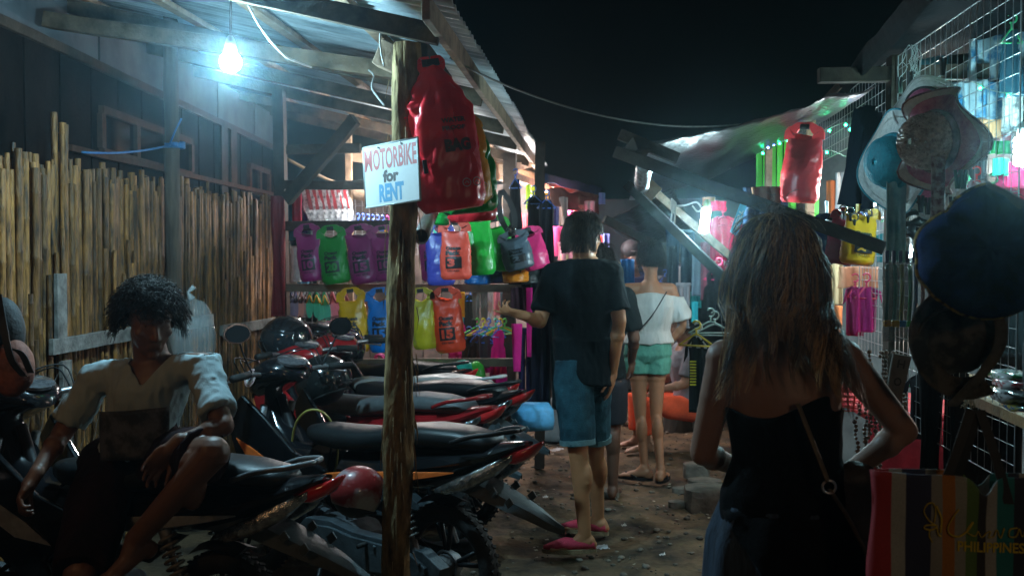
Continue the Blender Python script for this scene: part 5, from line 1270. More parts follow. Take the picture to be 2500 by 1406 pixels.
for i,(x,y,c) in enumerate(((724,470,(.35,.02,.05)),(712,500,(.02,.10,.14)),(738,480,(.03,.03,.10)),(722,600,(.5,.52,.55)),(712,620,(.4,.42,.45)))):
    garment('cloth',x,y,26,90,7.5+.1*i,c,('dark red','deep teal','midnight blue','silvery','pale grey')[i]+' wrapped cloth at the left end of the dry bag stall',c2=(.6,.62,.65) if i>2 else None)
# hangers blue row
for i in range(11):
    px=874+12*i; p=at(px,535+1.0*i,Y=8.0); cc=[(.10,.22,.75)]*11; nmc=['blue']*11
    if i==6: cc[i]=(.8,.03,.35); nmc[i]='pink'
    if i==8: cc[i]=(.85,.35,.02); nmc[i]='orange'
    if i==9: cc[i]=(.25,.75,.03); nmc[i]='lime'
    lab=names[i].capitalize()+' blue plastic hanger from the left in the row left of the bark post' if nmc[i]=='blue' else nmc[i]+' plastic hanger among the blue ones left of the bark post'
    t=thing('clothes_hanger',lab,'hanger',p,rotz=R(68),group='hangers in the left stall'); hanger(t,.36,cc[i],.006)
# flip-flop rows
def flipflop(px,py,Y,L,c,c2,label,tilt=0,rz_=20,group='flip-flops hung for sale'):
    p=at(px,py,Y=Y); h=L/S(Y); t=thing('flip_flops',label,'flip-flops',p,group=group,rot=(0,R(tilt),R(rz_)))
    for sg in(-1,1):
        out=[(sg*.026+ (.030*(1-.25*math.sin(a)))*math.cos(a)*h/.24, -h/2+h/2*math.sin(a)) for a in[2*PI*k/18 for k in range(18)]]
        M=Matrix(((1,0,0),(0,0,1),(0,1,0))); o=build('sole',MB().prism(out,-.008+sg*.006,.008+sg*.006,M),plastic(c,.6),t,bevel=.002)
        build('strap',MB().tube(bez([(sg*.026-.022,-.012,-h*.42),(sg*.026-.012,-.030,-h*.28),(sg*.026,-.014,-h*.13),(sg*.026+.012,-.030,-h*.28),(sg*.026+.022,-.012,-h*.42)],4),.0045,6),plastic(c2,.5),o,smooth=True)
    build('clip',MB().tube([(0,0,.03),(0,0,-.02)],.005,6),WIREM,t)
ffc=[('dark navy',(.02,.03,.09),(.03,.03,.04)),('brown',(.12,.05,.04),(.04,.02,.02)),('charcoal',(.03,.03,.035),(.1,.02,.02)),('sea green and yellow',(.03,.45,.27),(.75,.45,.02)),('mint',(.06,.50,.35),(.6,.4,.05)),('pink with dark red straps',(.78,.30,.36),(.35,.02,.07)),('rose',(.70,.22,.30),(.2,.02,.05)),('maroon',(.2,.03,.05),(.3,.1,.1)),('grey',(.25,.26,.28),(.1,.1,.1)),('tan',(.35,.22,.13),(.1,.05,.03))]
for i,x in enumerate((716,730,744,764,782,802,818,834,884,898)):
    n_,c,c2=ffc[i]; flipflop(x,712,7.45+.07*(i%3),78 if i in(4,5) else 66,c,c2,n_+' flip-flops in the upper row under the purple dry bags',tilt=-8 if i>3 else 0,rz_=60 if i<3 else 15)
lo=[('dark green',(.02,.14,.05)),('black',(.02,.02,.02)),('olive',(.12,.12,.05)),('grey green',(.12,.20,.17)),('dusty pink',(.5,.22,.22)),('steel blue',(.08,.15,.25)),('bottle green',(.01,.22,.08)),('sand',(.4,.32,.2)),('plum',(.2,.04,.12)),('pale grey',(.4,.42,.42))]
for i,x in enumerate((714,726,738,750,762,774,786,798,810,822)):
    flipflop(x,800+(i%3)*3,7.5+.05*(i%4),62,lo[i][1],(.08,.08,.08),lo[i][0]+' flip-flops in the lower row left of the yellow dry bag',rz_=65,tilt=3)
# clothes in the stall, between and beside the bags
G_=garment
gs='clothes inside the dry bag stall'
for a_ in [('cloth',905,712,20,60,8.2,(.10,.09,.10),'dark cloth strip between the yellow and blue dry bags'),
 ('shirt',958,712,34,90,8.2,(.35,.30,.28),'beige shirt just left of the bark post inside the stall'),
 ('cloth',1128,712,14,62,7.7,(.80,.48,.04),'yellow strap-like cloth hanging right of the orange red bag'),
 ('cloth',1122,722,20,75,7.9,(.02,.50,.25),'emerald cloth hanging right of the orange red bag'),
 ('shirt',1148,712,40,90,8.0,(.025,.03,.03),'black shirt next to the emerald cloth'),
 ('pants',1172,710,44,72,7.9,(.11,.14,.14),'slate trousers on the back rail of the stall'),
 ('towel',1213,708,16,62,7.8,(.75,.22,.28),'salmon pink towel right of the twisted white scarf'),
 ('cloth',1232,712,22,70,8.0,(.05,.07,.08),'charcoal cloth by the corner post'),
 ('cloth',1196,706,11,78,7.7,(.62,.60,.60),'twisted white scarf hanging in the dry bag stall'),
 ('shirt',1145,812,46,80,7.5,(.05,.06,.065),'dark grey shirt at the back of the hanger row'),
 ('shirt',1165,810,46,80,7.45,(.04,.045,.05),'black shirt with yellow tag in the hanger row'),
 ('shirt',1184,812,56,82,7.4,(.05,.052,.055),'charcoal shirt on the bright blue hanger'),
 ('dress',1217,798,46,140,7.3,(.72,.01,.24),'hot magenta dress in front of the right end of the stall'),
 ('cloth',1132,770,24,100,8.1,(.03,.16,.50),'blue cloth bulging behind the orange red dry bag'),
 ('cloth',1152,782,26,90,8.2,(.42,.04,.20),'plum pink cloth beside the blue cloth'),
 ('cloth',1118,850,50,40,8.0,(.34,.03,.17),'crumpled magenta cloth low in the stall'),
 ('shirt',1112,775,40,90,7.9,(.70,.03,.28),'fuchsia shirt half hidden by the orange red dry bag'),('cloth',1195,850,26,60,7.6,(.55,.02,.45),'violet cloth beside the magenta dress'),
 ('shirt',740,620,40,80,8.1,(.10,.30,.45),'aqua shirt glimpsed between the purple bags'),('cloth',985,800,26,60,7.9,(.75,.20,.03),'tangerine cloth beside the bark post'),('towel',905,900,50,50,7.9,(.45,.06,.06),'brick red towel low behind the parked motorbikes'),
 ('cloth',1150,895,30,40,7.8,(.65,.03,.30),'rose pink cloth low under the rail'),('cloth',1060,560,24,60,8.0,(.05,.40,.35),'jade cloth behind the indigo dry bag'),
 ('cloth',978,600,30,70,8.3,(.70,.18,.03),'orange cloth seen just beside the bark post'),]:
    G_(*a_[:7],a_[7],group=gs,hc=(.03,.18,.75))
# hangers with colour tabs
for i,(x,c,n_) in enumerate(((1165,(.05,.5,.05),'green'),(1180,(.7,.7,.05),'yellow'),(1193,(.1,.2,.75),'royal blue'),(1210,(.05,.6,.4),'turquoise'),(1222,(.75,.6,.03),'golden'),(1232,(.1,.5,.1),'leaf green'))):
    t=thing('clothes_hanger',n_+' plastic hanger above the charcoal shirts','hanger',at(x,792,Y=7.55+.03*i),rotz=R(50),group='hangers in the left stall'); hanger(t,.34,c,.006)
for x,y,w_,h,c,l in ((928,886,46,54,(.55,.03,.28),'magenta tote with handles standing under the lower rail'),(1217,930,74,40,(.40,.03,.20),'shiny purple plastic bag spilling below the magenta dress')):
    p=at(x,y+h,Y=7.35); s=S(7.35); t=thing('bag',l,'bag',p); ww=w_/s; hh=h/s
    mb=MB().loft([sup(0,0,ww/2*k,.07*k,e=2.2,n=20) for k in(.9,1.02,1.0,.85,.55)]); n=20
    mb.v=[Vector((v.y,v.z,hh*(0,.15,.45,.75,1.)[i//n]+.02*noise.noise(v*20))) for i,v in enumerate(mb.v)]
    build('body',mb,mat(c,.3,var=.2,scale=9,bump=.6,bscale=20),t,smooth=True)
    for sg in(-1,1): build('handle',MB().tube(bez([(-ww*.28,sg*.03,hh*.9),(-ww*.2,sg*.03,hh*1.35),(ww*.15,sg*.03,hh*1.35),(ww*.25,sg*.03,hh*.9)],4),.010,6),mat(c,.4),t,smooth=True)
# basins on the stall floor
for x,y,r,c,l in((1062,905,.14,(.02,.42,.05),'upturned green plastic basin behind the parked motorbikes'),(1130,902,.11,(.03,.45,.35),'turquoise plastic basin beside the green one'),(1163,905,.07,(.05,.5,.04),'small leaf green bowl at the end of the basins')):
    p=at(x,y,Y=7.0); build('basin',MB().lathe([(r,0),(r*.98,.02),(r*.9,.06),(r*.7,.10),(r*.3,.125),(.01,.13)],24).xf(Matrix.Translation(p-Vector((0,0,.06)))),mat(c,.25,var=.1,coat=.4),smooth=True,label=l,cat='basin',group='plastic basins')
# red cloth roll on the stall corner and black clothes on the street corner
G_('cloth',678,478,34,300,6.95,(.17,.018,.022),'long dark red cloth hanging at the corner between fence and stall',fold=2)
gk='dark garments on the street corner of the left stall'
for a_ in [('dress',1258,430,52,262,6.35,(.006,.006,.008),'black straps and bag straps hanging right of the green big bag',-40),
 ('dress',1302,470,70,250,6.7,(.008,.008,.011),'long black dress under the far stall roof, left one',-30),
 ('dress',1334,480,64,240,6.6,(.010,.010,.014),'long black dress beside the bright pink towel',-25),
 ('pants',1322,690,56,300,6.5,(.010,.010,.022),'black trousers below the long dresses',-20),
 ('leg',1262,790,26,118,6.3,(.62,.015,.20),'long pink sleeve hanging beside the corner post',0),
 ('leg',1292,702,16,170,6.35,(.60,.012,.20),'narrow pink sleeve behind the reaching hand',0),
 ('pants',1283,800,40,200,6.55,(.016,.012,.05),'dark violet trousers behind the pink sleeves',0),
 ('pants',1345,780,50,220,6.7,(.03,.07,.08),'dark teal trousers close to the man in black t-shirt',-10),
 ('cloth',1268,700,44,70,6.6,(.05,.02,.03),'dark maroon cloth at the corner post above the pink sleeve',0)]:
    G_(*a_[:7],a_[7],rz_=a_[8],group=gk,fold=1.4)
# blue tub and grey sack at the street corner
p=at(1300,1038,Y=6.1); build('cloth_bale',MB().loft([sup(0,0,.14*k,.10*k,e=3,n=20) for k in(1,1.03,1.0,.9)]).xf(Matrix.Rotation(PI/2,4,'Y')),mat((.10,.42,.75),.6,var=.15,bump=.4,bscale=30),smooth=True,label='light blue bundle on the ground behind the tail lights',cat='bundle')
o=bpy.data.objects['cloth_bale']; me=o.data
for i,v in enumerate(me.vertices): k=i//20; a=i%20; v.co=Vector((.13*math.cos(a*PI/10)*(1,1.04,1,.8)[k],.10*math.sin(a*PI/10)*(1,1.04,1,.8)[k],.155*(0,.33,.75,1)[k]+.01*noise.noise(v.co*20)))
o.location=(p.x,p.y,p.z-.02); p0=at(1352,1070,Y=5.75); p0.z=0
mb=MB(); rings=[]
for i in range(12):
    u=i/11; r=.115*(1-u)**.55*(1+.15*math.sin(u*9))+.012; rings.append([Vector((r*1.1*math.cos(a)+.02*noise.noise(Vector((math.cos(a)*3,u*4,2)))+.06*u,r*.8*math.sin(a),.42*u+.005)) for a in[2*PI*j/22 for j in range(22)]])
t=thing('sack','tall grey sack gathered to a point behind the motorbike tails','sack',at(1350,1075,Z=0)); build('cloth_body',MB().loft(rings),mat((.20,.25,.27),.8,var=.25,scale=8,bump=.5,bscale=40),t,smooth=True)
# ================================================================ FAR LEFT STALL
fs=thing('far_stall_roof','far stall roof of red and blue tarpaulin on timber','roof',at(1380,440,Y=9.5))
TR=mat((.80,.16,.12),.6,var=.3,scale=5,bump=.5,bscale=20,c2=(.80,.30,.22)); TB=mat((.015,.05,.16),.6,var=.3,scale=5,bump=.4,bscale=20)
def patch(par,name,q,m,n=10,dsag=.03,solid=.003):
    a,b,c,d=[Vector(v) for v in q]   # a-b top edge, d-c bottom edge
    def fn(u,v):
        p=a.lerp(b,u).lerp(d.lerp(c,u),v); return p+Vector((0,0,-dsag*math.sin(PI*u)*math.sin(PI*v)+dsag*.6*noise.noise(p*5)))
    return build(name,MB().grid(n,n,fn),m,par,world=par is not None,smooth=True,solid=solid,fix=False)
patch(fs,'red_sheet',(at(1205,392,Y=8.4),at(1332,428,Y=9.9),at(1340,470,Y=9.8),at(1210,440,Y=8.3)),mat((.30,.16,.08),.7,var=.4),12)
patch(fs,'red_sheet',(at(1335,430,Y=8.6),at(1462,474,Y=10.6),at(1452,510,Y=10.4),at(1340,455,Y=8.5)),TR,12,.05)
patch(fs,'red_sheet',(at(1342,455,Y=8.3),at(1458,486,Y=9.6),at(1462,520,Y=9.5),at(1345,500,Y=8.2)),TR,12,.06)
patch(fs,'blue_sheet',(at(1325,422,Y=8.3),at(1470,458,Y=10.4),at(1466,478,Y=10.4),at(1330,444,Y=8.3)),TB,12,.03)
for a_,b_ in((at(1228,420,Y=8.0),at(1455,505,Y=10.2)),(at(1226,410,Y=7.9),at(1300,400,Y=9)),(at(1250,300,Y=7.6),at(1320,405,Y=9.6))): build('roof_batten',MB().beam(a_,b_,.05,.06,seg=6,wob=.006),WOOD_L,fs,world=True)
a=at(1244,600,Y=7.9); build('support_post',MB().beam((a.x,7.9,0),(a.x,7.9,2.35),.10,.10,(0,1,0),10,.012),WOOD_D,fs,world=True)
gf='goods under the red tarpaulin roof'
for a_ in [('towel',1386,515,90,110,8.8,(.85,.10,.30),'bright pink towel behind the head of the man in black t-shirt'),
 ('towel',1388,590,52,45,8.6,(.85,.35,.45),'ruffled pale pink garment below the bright pink towel'),
 ('towel',1362,490,34,62,8.5,(.04,.05,.20),'navy striped cloth by the pink towel'),
 ('towel',1376,480,22,70,8.45,(.55,.40,.36),'striped beige and blue cloth by the pink towel'),
 ('cloth',1378,620,20,70,8.6,(.80,.70,.38),'cream cloth hanging under the pink towel'),
 ('cloth',1290,450,12,60,8.3,(.35,.60,.02),'lime green strip under the far roof'),
 ('cloth',1303,452,12,58,8.3,(.55,.65,.03),'yellow green strip under the far roof'),
 ('cloth',1317,450,18,34,8.3,(.70,.03,.10),'crimson cap-like cloth under the far roof'),
 ('cloth',1334,470,10,50,8.3,(.75,.45,.03),'amber strip under the far roof'),
 ('cloth',1345,460,16,90,8.4,(.03,.03,.05),'black straps under the far roof'),
 ('cloth',1230,470,28,30,8.9,(.55,.45,.35),'beige cloth in the gap behind the black dress'),
 ('cloth',1230,510,24,40,8.9,(.25,.35,.42),'pale blue cloth in the gap behind the black dress'),
 ('cloth',1285,520,30,60,9.1,(.5,.08,.10),'dull red cloth deep in the far stall'),
 ('cloth',1420,500,40,26,9.0,(.70,.25,.18),'salmon cloth bunched under the red tarpaulin'),
 ('cloth',1400,480,30,30,9.0,(.45,.30,.18),'tan cloth bunched under the red tarpaulin'),
 ('cloth',1440,490,26,30,9.0,(.6,.55,.5),'off-white cloth bunched under the red tarpaulin'),
 ('towel',1478,570,22,56,9.2,(.16,.22,.55),'periwinkle cloth right of the man’s head'.replace('’',"'")),
 ('cloth',1466,575,12,36,9.0,(.75,.08,.05),'scarlet cloth right of the head of the man in black'),
 ('cloth',1400,580,30,40,9.3,(.1,.35,.03),'green cloth just below the ruffled pink garment'),
 ('cloth',1470,470,16,28,8.9,(.2,.35,.7),'little sky blue cloth at the tip of the red tarpaulin')]:
    G_(*a_[:7],a_[7],group=gf,fold=1.5)
# far background: dark goods wall at the end of the lane
FB=thing('far_stall','dim far stall closing the end of the lane','stall',at(1580,900,Y=11))
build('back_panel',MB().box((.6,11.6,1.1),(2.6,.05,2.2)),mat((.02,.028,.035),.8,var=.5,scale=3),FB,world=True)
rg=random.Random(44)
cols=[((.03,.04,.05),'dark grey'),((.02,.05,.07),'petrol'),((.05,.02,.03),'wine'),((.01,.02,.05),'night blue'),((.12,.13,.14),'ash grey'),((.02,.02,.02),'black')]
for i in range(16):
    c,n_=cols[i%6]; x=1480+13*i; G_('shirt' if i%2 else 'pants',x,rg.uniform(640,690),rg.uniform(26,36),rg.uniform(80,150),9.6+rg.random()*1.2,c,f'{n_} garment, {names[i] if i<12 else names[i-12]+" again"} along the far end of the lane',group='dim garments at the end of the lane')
for x,y,c,l in((1532,632,(.02,.16,.45),'bright blue cloth beside the far person with the cap'),(1505,640,(.35,.28,.12),'khaki cloth left of the far person with the cap'),(1668,650,(.5,.45,.5),'pale striped cloth in the dim far stall'),(1695,690,(.02,.30,.33),'teal cloth behind the orange trousers')):
    G_('cloth',x,y,34,60,8.9,c,l,fold=1.6)
# ================================================================ RIGHT STALL
GX=1.30
RP=thing('stall_post','dark squared timber post between the two wire panels','post',(GX+.03,4.62,0))
build('timber',MB().beam((GX+.02,4.62,0),(GX+.02,4.62,2.42),.09,.09,(0,1,0),10,.006),WOOD_D,RP,world=True)
cb=rail('cross_beam',at(1998,186,Y=4.62),(3.1,4.62,2.36),.06,.065,WOOD_D,'dark horizontal beam running into the right stall above the hats',cat='beam')
wiregrid('wire grid panel carrying the sun hats',(GX,3.26,.80),(0,1,0),(0,0,1),21,26,.062,.0014)
p_=at(2150,212,Y=4.72)
wiregrid('wire grid panel under the tarpaulin beside the red dry bag',(GX,4.75,2.12),(0,1,-.02),(0,0,1),42,5,.06,.0014)
wiregrid('lower wire panel next to the black straps',(GX+.01,4.75,1.05),(0,1,0),(0,0,1),8,12,.06,.0014)
# tarpaulins
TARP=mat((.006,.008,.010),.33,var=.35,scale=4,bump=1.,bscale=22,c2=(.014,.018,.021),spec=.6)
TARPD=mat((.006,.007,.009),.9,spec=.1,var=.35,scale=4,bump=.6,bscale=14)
aw=thing('tarpaulin','grey plastic tarpaulin stretched over the lane from the right stall','tarpaulin',(.8,5,2.2))
def tarp(par,q,m,sg=.12,n=26,wr=.03):
    a,b,c,d=[Vector(v) for v in q]
    def fn(u,v):
        p=a.lerp(b,u).lerp(d.lerp(c,u),v); s_=math.sin(PI*u)*.8+.2
        return p+Vector((0,0,-sg*math.sin(PI*u)*(.4+.6*v)-sg*.5*math.sin(PI*v)+wr*noise.noise(Vector((u*7,v*3,1)))+wr*.5*noise.noise(Vector((u*18+v*4,v*9,5)))+wr*.7*abs(math.sin(u*14+v*5))*v))
    return build('sheet',MB().grid(n,n,fn),m,par,world=True,smooth=True,solid=.002,fix=False)
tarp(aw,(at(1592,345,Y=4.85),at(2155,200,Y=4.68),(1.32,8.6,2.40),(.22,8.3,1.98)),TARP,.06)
aw2=thing('tarpaulin','second shiny tarpaulin hanging over the far part of the lane','tarpaulin',(.4,8.6,2.0))
tarp(aw2,(at(1470,540,Y=8.0),at(1640,450,Y=7.6),at(1700,570,Y=9.0),at(1560,600,Y=9.4)),TARP,.04)
rf=thing('stall_roof','dark tarpaulin roof edge over the hats','roof',(1.6,4,2.5))
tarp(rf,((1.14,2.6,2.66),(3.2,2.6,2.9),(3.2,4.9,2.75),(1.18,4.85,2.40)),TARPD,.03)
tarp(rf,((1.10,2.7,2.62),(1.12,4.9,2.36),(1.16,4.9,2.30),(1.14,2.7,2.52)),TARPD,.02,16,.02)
build('edge_pole',MB().tube([(1.18,2.6,2.60),(1.20,3.8,2.50),(1.20,5.6,2.37)],.02,8),WOOD_D,rf,world=True,smooth=True)
# props (slanting beams)
pr=thing('slanting_beam','long dark slanting beam crossing in front of the lamp','beam',at(2150,600,Y=4.6))
build('beam',MB().beam(at(2160,607,Y=4.15),at(1502,372,Y=4.45),.05,.055,seg=8,wob=.003),WOOD_D,pr,world=True,bevel=.003)
build('short_board',MB().beam(at(1512,328,Y=4.5),at(1655,388,Y=4.5),.05,.05),WOOD_D,pr,world=True,bevel=.003)
build('joint_block',MB().beam(at(1548,352,Y=4.50),at(1560,382,Y=4.47),.075,.10),WOOD_D,pr,world=True,bevel=.003)
pr2=thing('slanting_beam','pale slanting timber tied with white string near the lamp','beam',at(1790,630,Y=5.2))
build('beam',MB().beam(at(1792,634,Y=5.95),at(1572,448,Y=5.85),.035,.045,seg=8,wob=.003),mat((.07,.055,.04),.8,var=.4,c2=(.13,.10,.075),spec=.1),pr2,world=True,bevel=.002)
build('nailed_block',MB().beam(at(1560,440,Y=5.24),at(1602,478,Y=5.24),.05,.09),WOOD_L,pr2,world=True,bevel=.002)
pr3=thing('slanting_beam','dark thin timber running parallel behind the pale one','beam',at(1690,640,Y=5.6))
build('beam',MB().beam(at(1530,450,Y=5.2),at(1790,700,Y=5.0),.04,.045),WOOD_D,pr3,world=True)
pr4=thing('slanting_beam','dark timber sloping down behind the white blouse','beam',at(1640,640,Y=7.8))
build('beam',MB().beam(at(1475,535,Y=7.6),at(1725,665,Y=7.9),.05,.06),WOOD_D,pr4,world=True)
# silver wrap
mb=MB(); a=at(1574,398,Y=4.5); b=at(1566,462,Y=5.25); pts=[a.lerp(b,k/20) for k in range(21)]; mb.tube(pts,[.032+.010*math.sin(k*2.1) for k in range(21)],12)
build('foil_wrap',mb,mat((.55,.57,.58),.15,metal=.7,var=.4,scale=40,bump=1.,bscale=60),smooth=True,label='shiny plastic wrap binding the slanting beams together',cat='wrap')
# string with bows
t=thing('white_string','white string knotted round the pale beam with a loop','string',at(1645,500,Y=5.1)); WS=mat((.65,.58,.52),.7,var=.1)
build('strand',MB().tube(bez([at(1640,502,Y=5.12),at(1670,502,Y=5.1),at(1700,494,Y=5.1),at(1712,510,Y=5.1),at(1702,516,Y=5.1),at(1690,502,Y=5.1)],6),.005,6),WS,t,world=True,smooth=True)
build('loop',MB().tube(bez([at(1644,498,Y=5.1),at(1640,525,Y=5.1),at(1637,548,Y=5.1),at(1645,552,Y=5.1),at(1648,530,Y=5.1),at(1648,500,Y=5.1)],6),.005,6),WS,t,world=True,smooth=True)
mb=MB()
for k in range(4): mb.torus(at(1640+3*k,500+3*k,Y=5.2),.030,.005,Matrix.Rotation(PI/2,3,'Y'),14,6)
build('knot',mb,WS,t,world=True,smooth=True)
# lamps ---------------------------------------------------------------------
def tubelamp(px,py,Y,r,L,c,stg,label,tilt=0):
    t=thing('lamp',label,'lamp',at(px,py,Y=Y),rot=(0,R(tilt),0))
    build('glass',MB().lathe([(.004,-L/2),(r,-L/2+.008),(r,L/2-.005),(r*.8,L/2)],16),emis(c,stg),t,smooth=True,auto=50)
    build('socket',MB().lathe([(r*.7,L/2+.001),(r*.9,L/2+.03),(r*.5,L/2+.05)],14),plastic((.30,.34,.12)),t,smooth=True,auto=50)
    return t
tubelamp(1721,540,5.5,.023,.135,(.60,.92,1.),560,'slim glowing white lamp tube beside the pale slanting beam',7)
tubelamp(2137,480,5.5,.014,.10,(.85,.97,1.),500,'small glowing lamp behind the black bag straps',8)
# spiral energy lamp inside the right stall
t=thing('lamp','large bright energy saving lamp hanging at the right picture edge','lamp',at(2499,368,Y=4.05))
pts=[(.026*math.cos(a),.026*math.sin(a),-.055+.0055*a/1.0*.62) for a in[i*.45 for i in range(68)]]
build('glass',MB().tube(pts,.0105,8),emis((.48,.92,1.),330),t,smooth=True)
build('socket',MB().lathe([(.024,.056),(.026,.09),(.016,.11)],16),plastic((.5,.5,.5)),t,smooth=True)
build('cord',MB().tube([(0,0,.1),(0,0,.5)],.004,6),BLACKM,t)
# stall interior lamps (bare bulbs hidden by the goods, they light the stalls from inside)
def bulb2(loc,c,stg,label,r=.03):
    t=thing('light_bulb',label,'light bulb',loc); build('glass',MB().ball((0,0,0),r,14),emis(c,stg),t,smooth=True); build('socket',MB().lathe([(.012,r*.8),(.018,r+.01),(.016,r+.06)],12),plastic((.5,.5,.5)),t,smooth=True)
bulb2((-1.0,7.75,1.98),(1.,.95,.92),800,'bare bulb added behind the bunched dry bags to light the stall goods')  # extra hidden bulb, added to backlight the goods
bulb2((-1.75,8.0,2.18),(1.,.93,.90),1500,'bare bulb inside the dry bag stall behind the rental sign')
bulb2((-.60,8.75,2.05),(1.,.86,.80),1500,'bare bulb deep inside the stall behind the long black dresses')
bulb2((-.45,9.1,1.92),(1.,.84,.80),3200,'bare bulb under the red tarpaulin of the far stall')
bulb2((-.36,8.75,1.98),(1.,.85,.82),600,'bare bulb added close under the red tarpaulin edge to brighten it')  # extra bulb, added only to brighten the red sheets
bulb2((2.05,6.3,1.95),(1.,.88,.72),800,'bare bulb farther back in the right stall')
bulb2((1.75,5.9,1.55),(.75,.95,1.),480,'cold bare bulb behind the magenta shirts')
bulb2((2.2,4.6,1.10),(1.,.75,.62),500,'low warm bulb over the red table')
# fairy lights
def fairy(label,pts,n,cols_,bulb=.007):
    t=thing('fairy_lights',label,'string lights',pts[0]); P_=bez(pts,10); build('thin_wire',MB().tube(P_,.0022,5),mat((.35,.42,.40),.5),t,world=True,smooth=True)
    for i in range(n):
        p=P_[int((i+.5)/n*(len(P_)-1))]; c=cols_[i%len(cols_)]; build('bulb',MB().ball(p-Vector((0,0,.012)),bulb,8),emis(c,60),t,world=True,smooth=True)
GRL=(.02,1.,.35); BLL=(.12,.18,1.)
fairy('green fairy lights strung inside the right stall above the shirts',[at(2240,195,Y=4.3),at(2355,196,Y=3.9),at(2425,222,Y=3.8),at(2500,232,Y=3.8)],3,[GRL])
fairy('green and blue fairy lights over the green boards',[at(1858,375,Y=6.5),at(1880,352,Y=6.4),at(1910,345,Y=6.3),at(1945,335,Y=6.2),at(1990,330,Y=6.0),at(2060,300,Y=5.4),at(2085,315,Y=5.3),at(2140,262,Y=5.)],13,[GRL,BLL,BLL,GRL,GRL])
fairy('green fairy lights on a loose wire below the wire panel',[at(1992,370,Y=5.9),at(2030,368,Y=5.8),at(2065,382,Y=5.8),at(2090,380,Y=5.7)],2,[GRL])
# green boards and pale posts
gb_=thing('green_partition','bright green board partition hung behind the red dry bag','partition',at(1915,700,Y=6.9))
GRB=mat((.06,.50,.03),.5,var=.15,scale=5,bump=.1)
for i in range(6):
    x=1848+i*17; a=at(x,0,Y=6.95+.01*(i%2)); b=at(x+16,0,Y=6.95)
    build('green_board',MB().box(((a.x+b.x)/2,6.95+.012*(i%2),1.15),(b.x-a.x-.004,.012,2.5 if i>1 else 2.4)),GRB,gb_,world=True)
build('green_board',MB().box((at(1996,0,Y=5.9).x,5.95,.95),(.055,.012,2.2)),GRB,gb_,world=True)
for x,Y,n_ in((1874,6.85,'pale timber post in front of the green boards'),(1977,5.8,'pale timber post right under the red dry bag')):
    a=at(x,600,Y=Y); rail('timber_post',(a.x,Y,0),(a.x,Y,2.35),.045,.045,WOOD_L,n_,'post',up=(0,1,0))
a=at(2022,640,Y=5.2); rail('steel_rod',at(2017,490,Y=5.2),at(2030,830,Y=5.2),.014,.014,STEEL,'thin steel rod below the red dry bag','rod',up=(0,1,0))
t=thing('chain','short blue chain hanging beside the steel rod','chain',at(1994,660,Y=5.4))
for k in range(4): build('link',MB().torus(at(1994,650+16*k,Y=5.4),.013,.003,Matrix.Rotation(PI/2,3,'X' if k%2 else 'Y'),14,6,1),mat((.02,.15,.3),.4),t,world=True,smooth=True)
# cyan banner
bn=thing('banner','light cyan strip banner with lettering beside the long-haired woman','banner',at(1797,580,Y=4.9))
q=[at(1812,482,Y=4.9),at(1826,490,Y=4.9),at(1800,580,Y=4.9),at(1782,566,Y=4.9)]; A0,B0,C0,D0=q
build('sheet',MB().grid(4,8,lambda u,v:A0.lerp(B0,u).lerp(D0.lerp(C0,u),v)),mat((.10,.50,.70),.4,var=.15),bn,world=True,solid=.003)
build('lettering',text(MB(),'BEST',lambda x,y:A0.lerp(B0,y).lerp(D0.lerp(C0,y),1-x)+Vector((0,-.006,0)),.15,.2,.55,.6,.04),mat((.6,.8,.85),.5),bn,world=True)
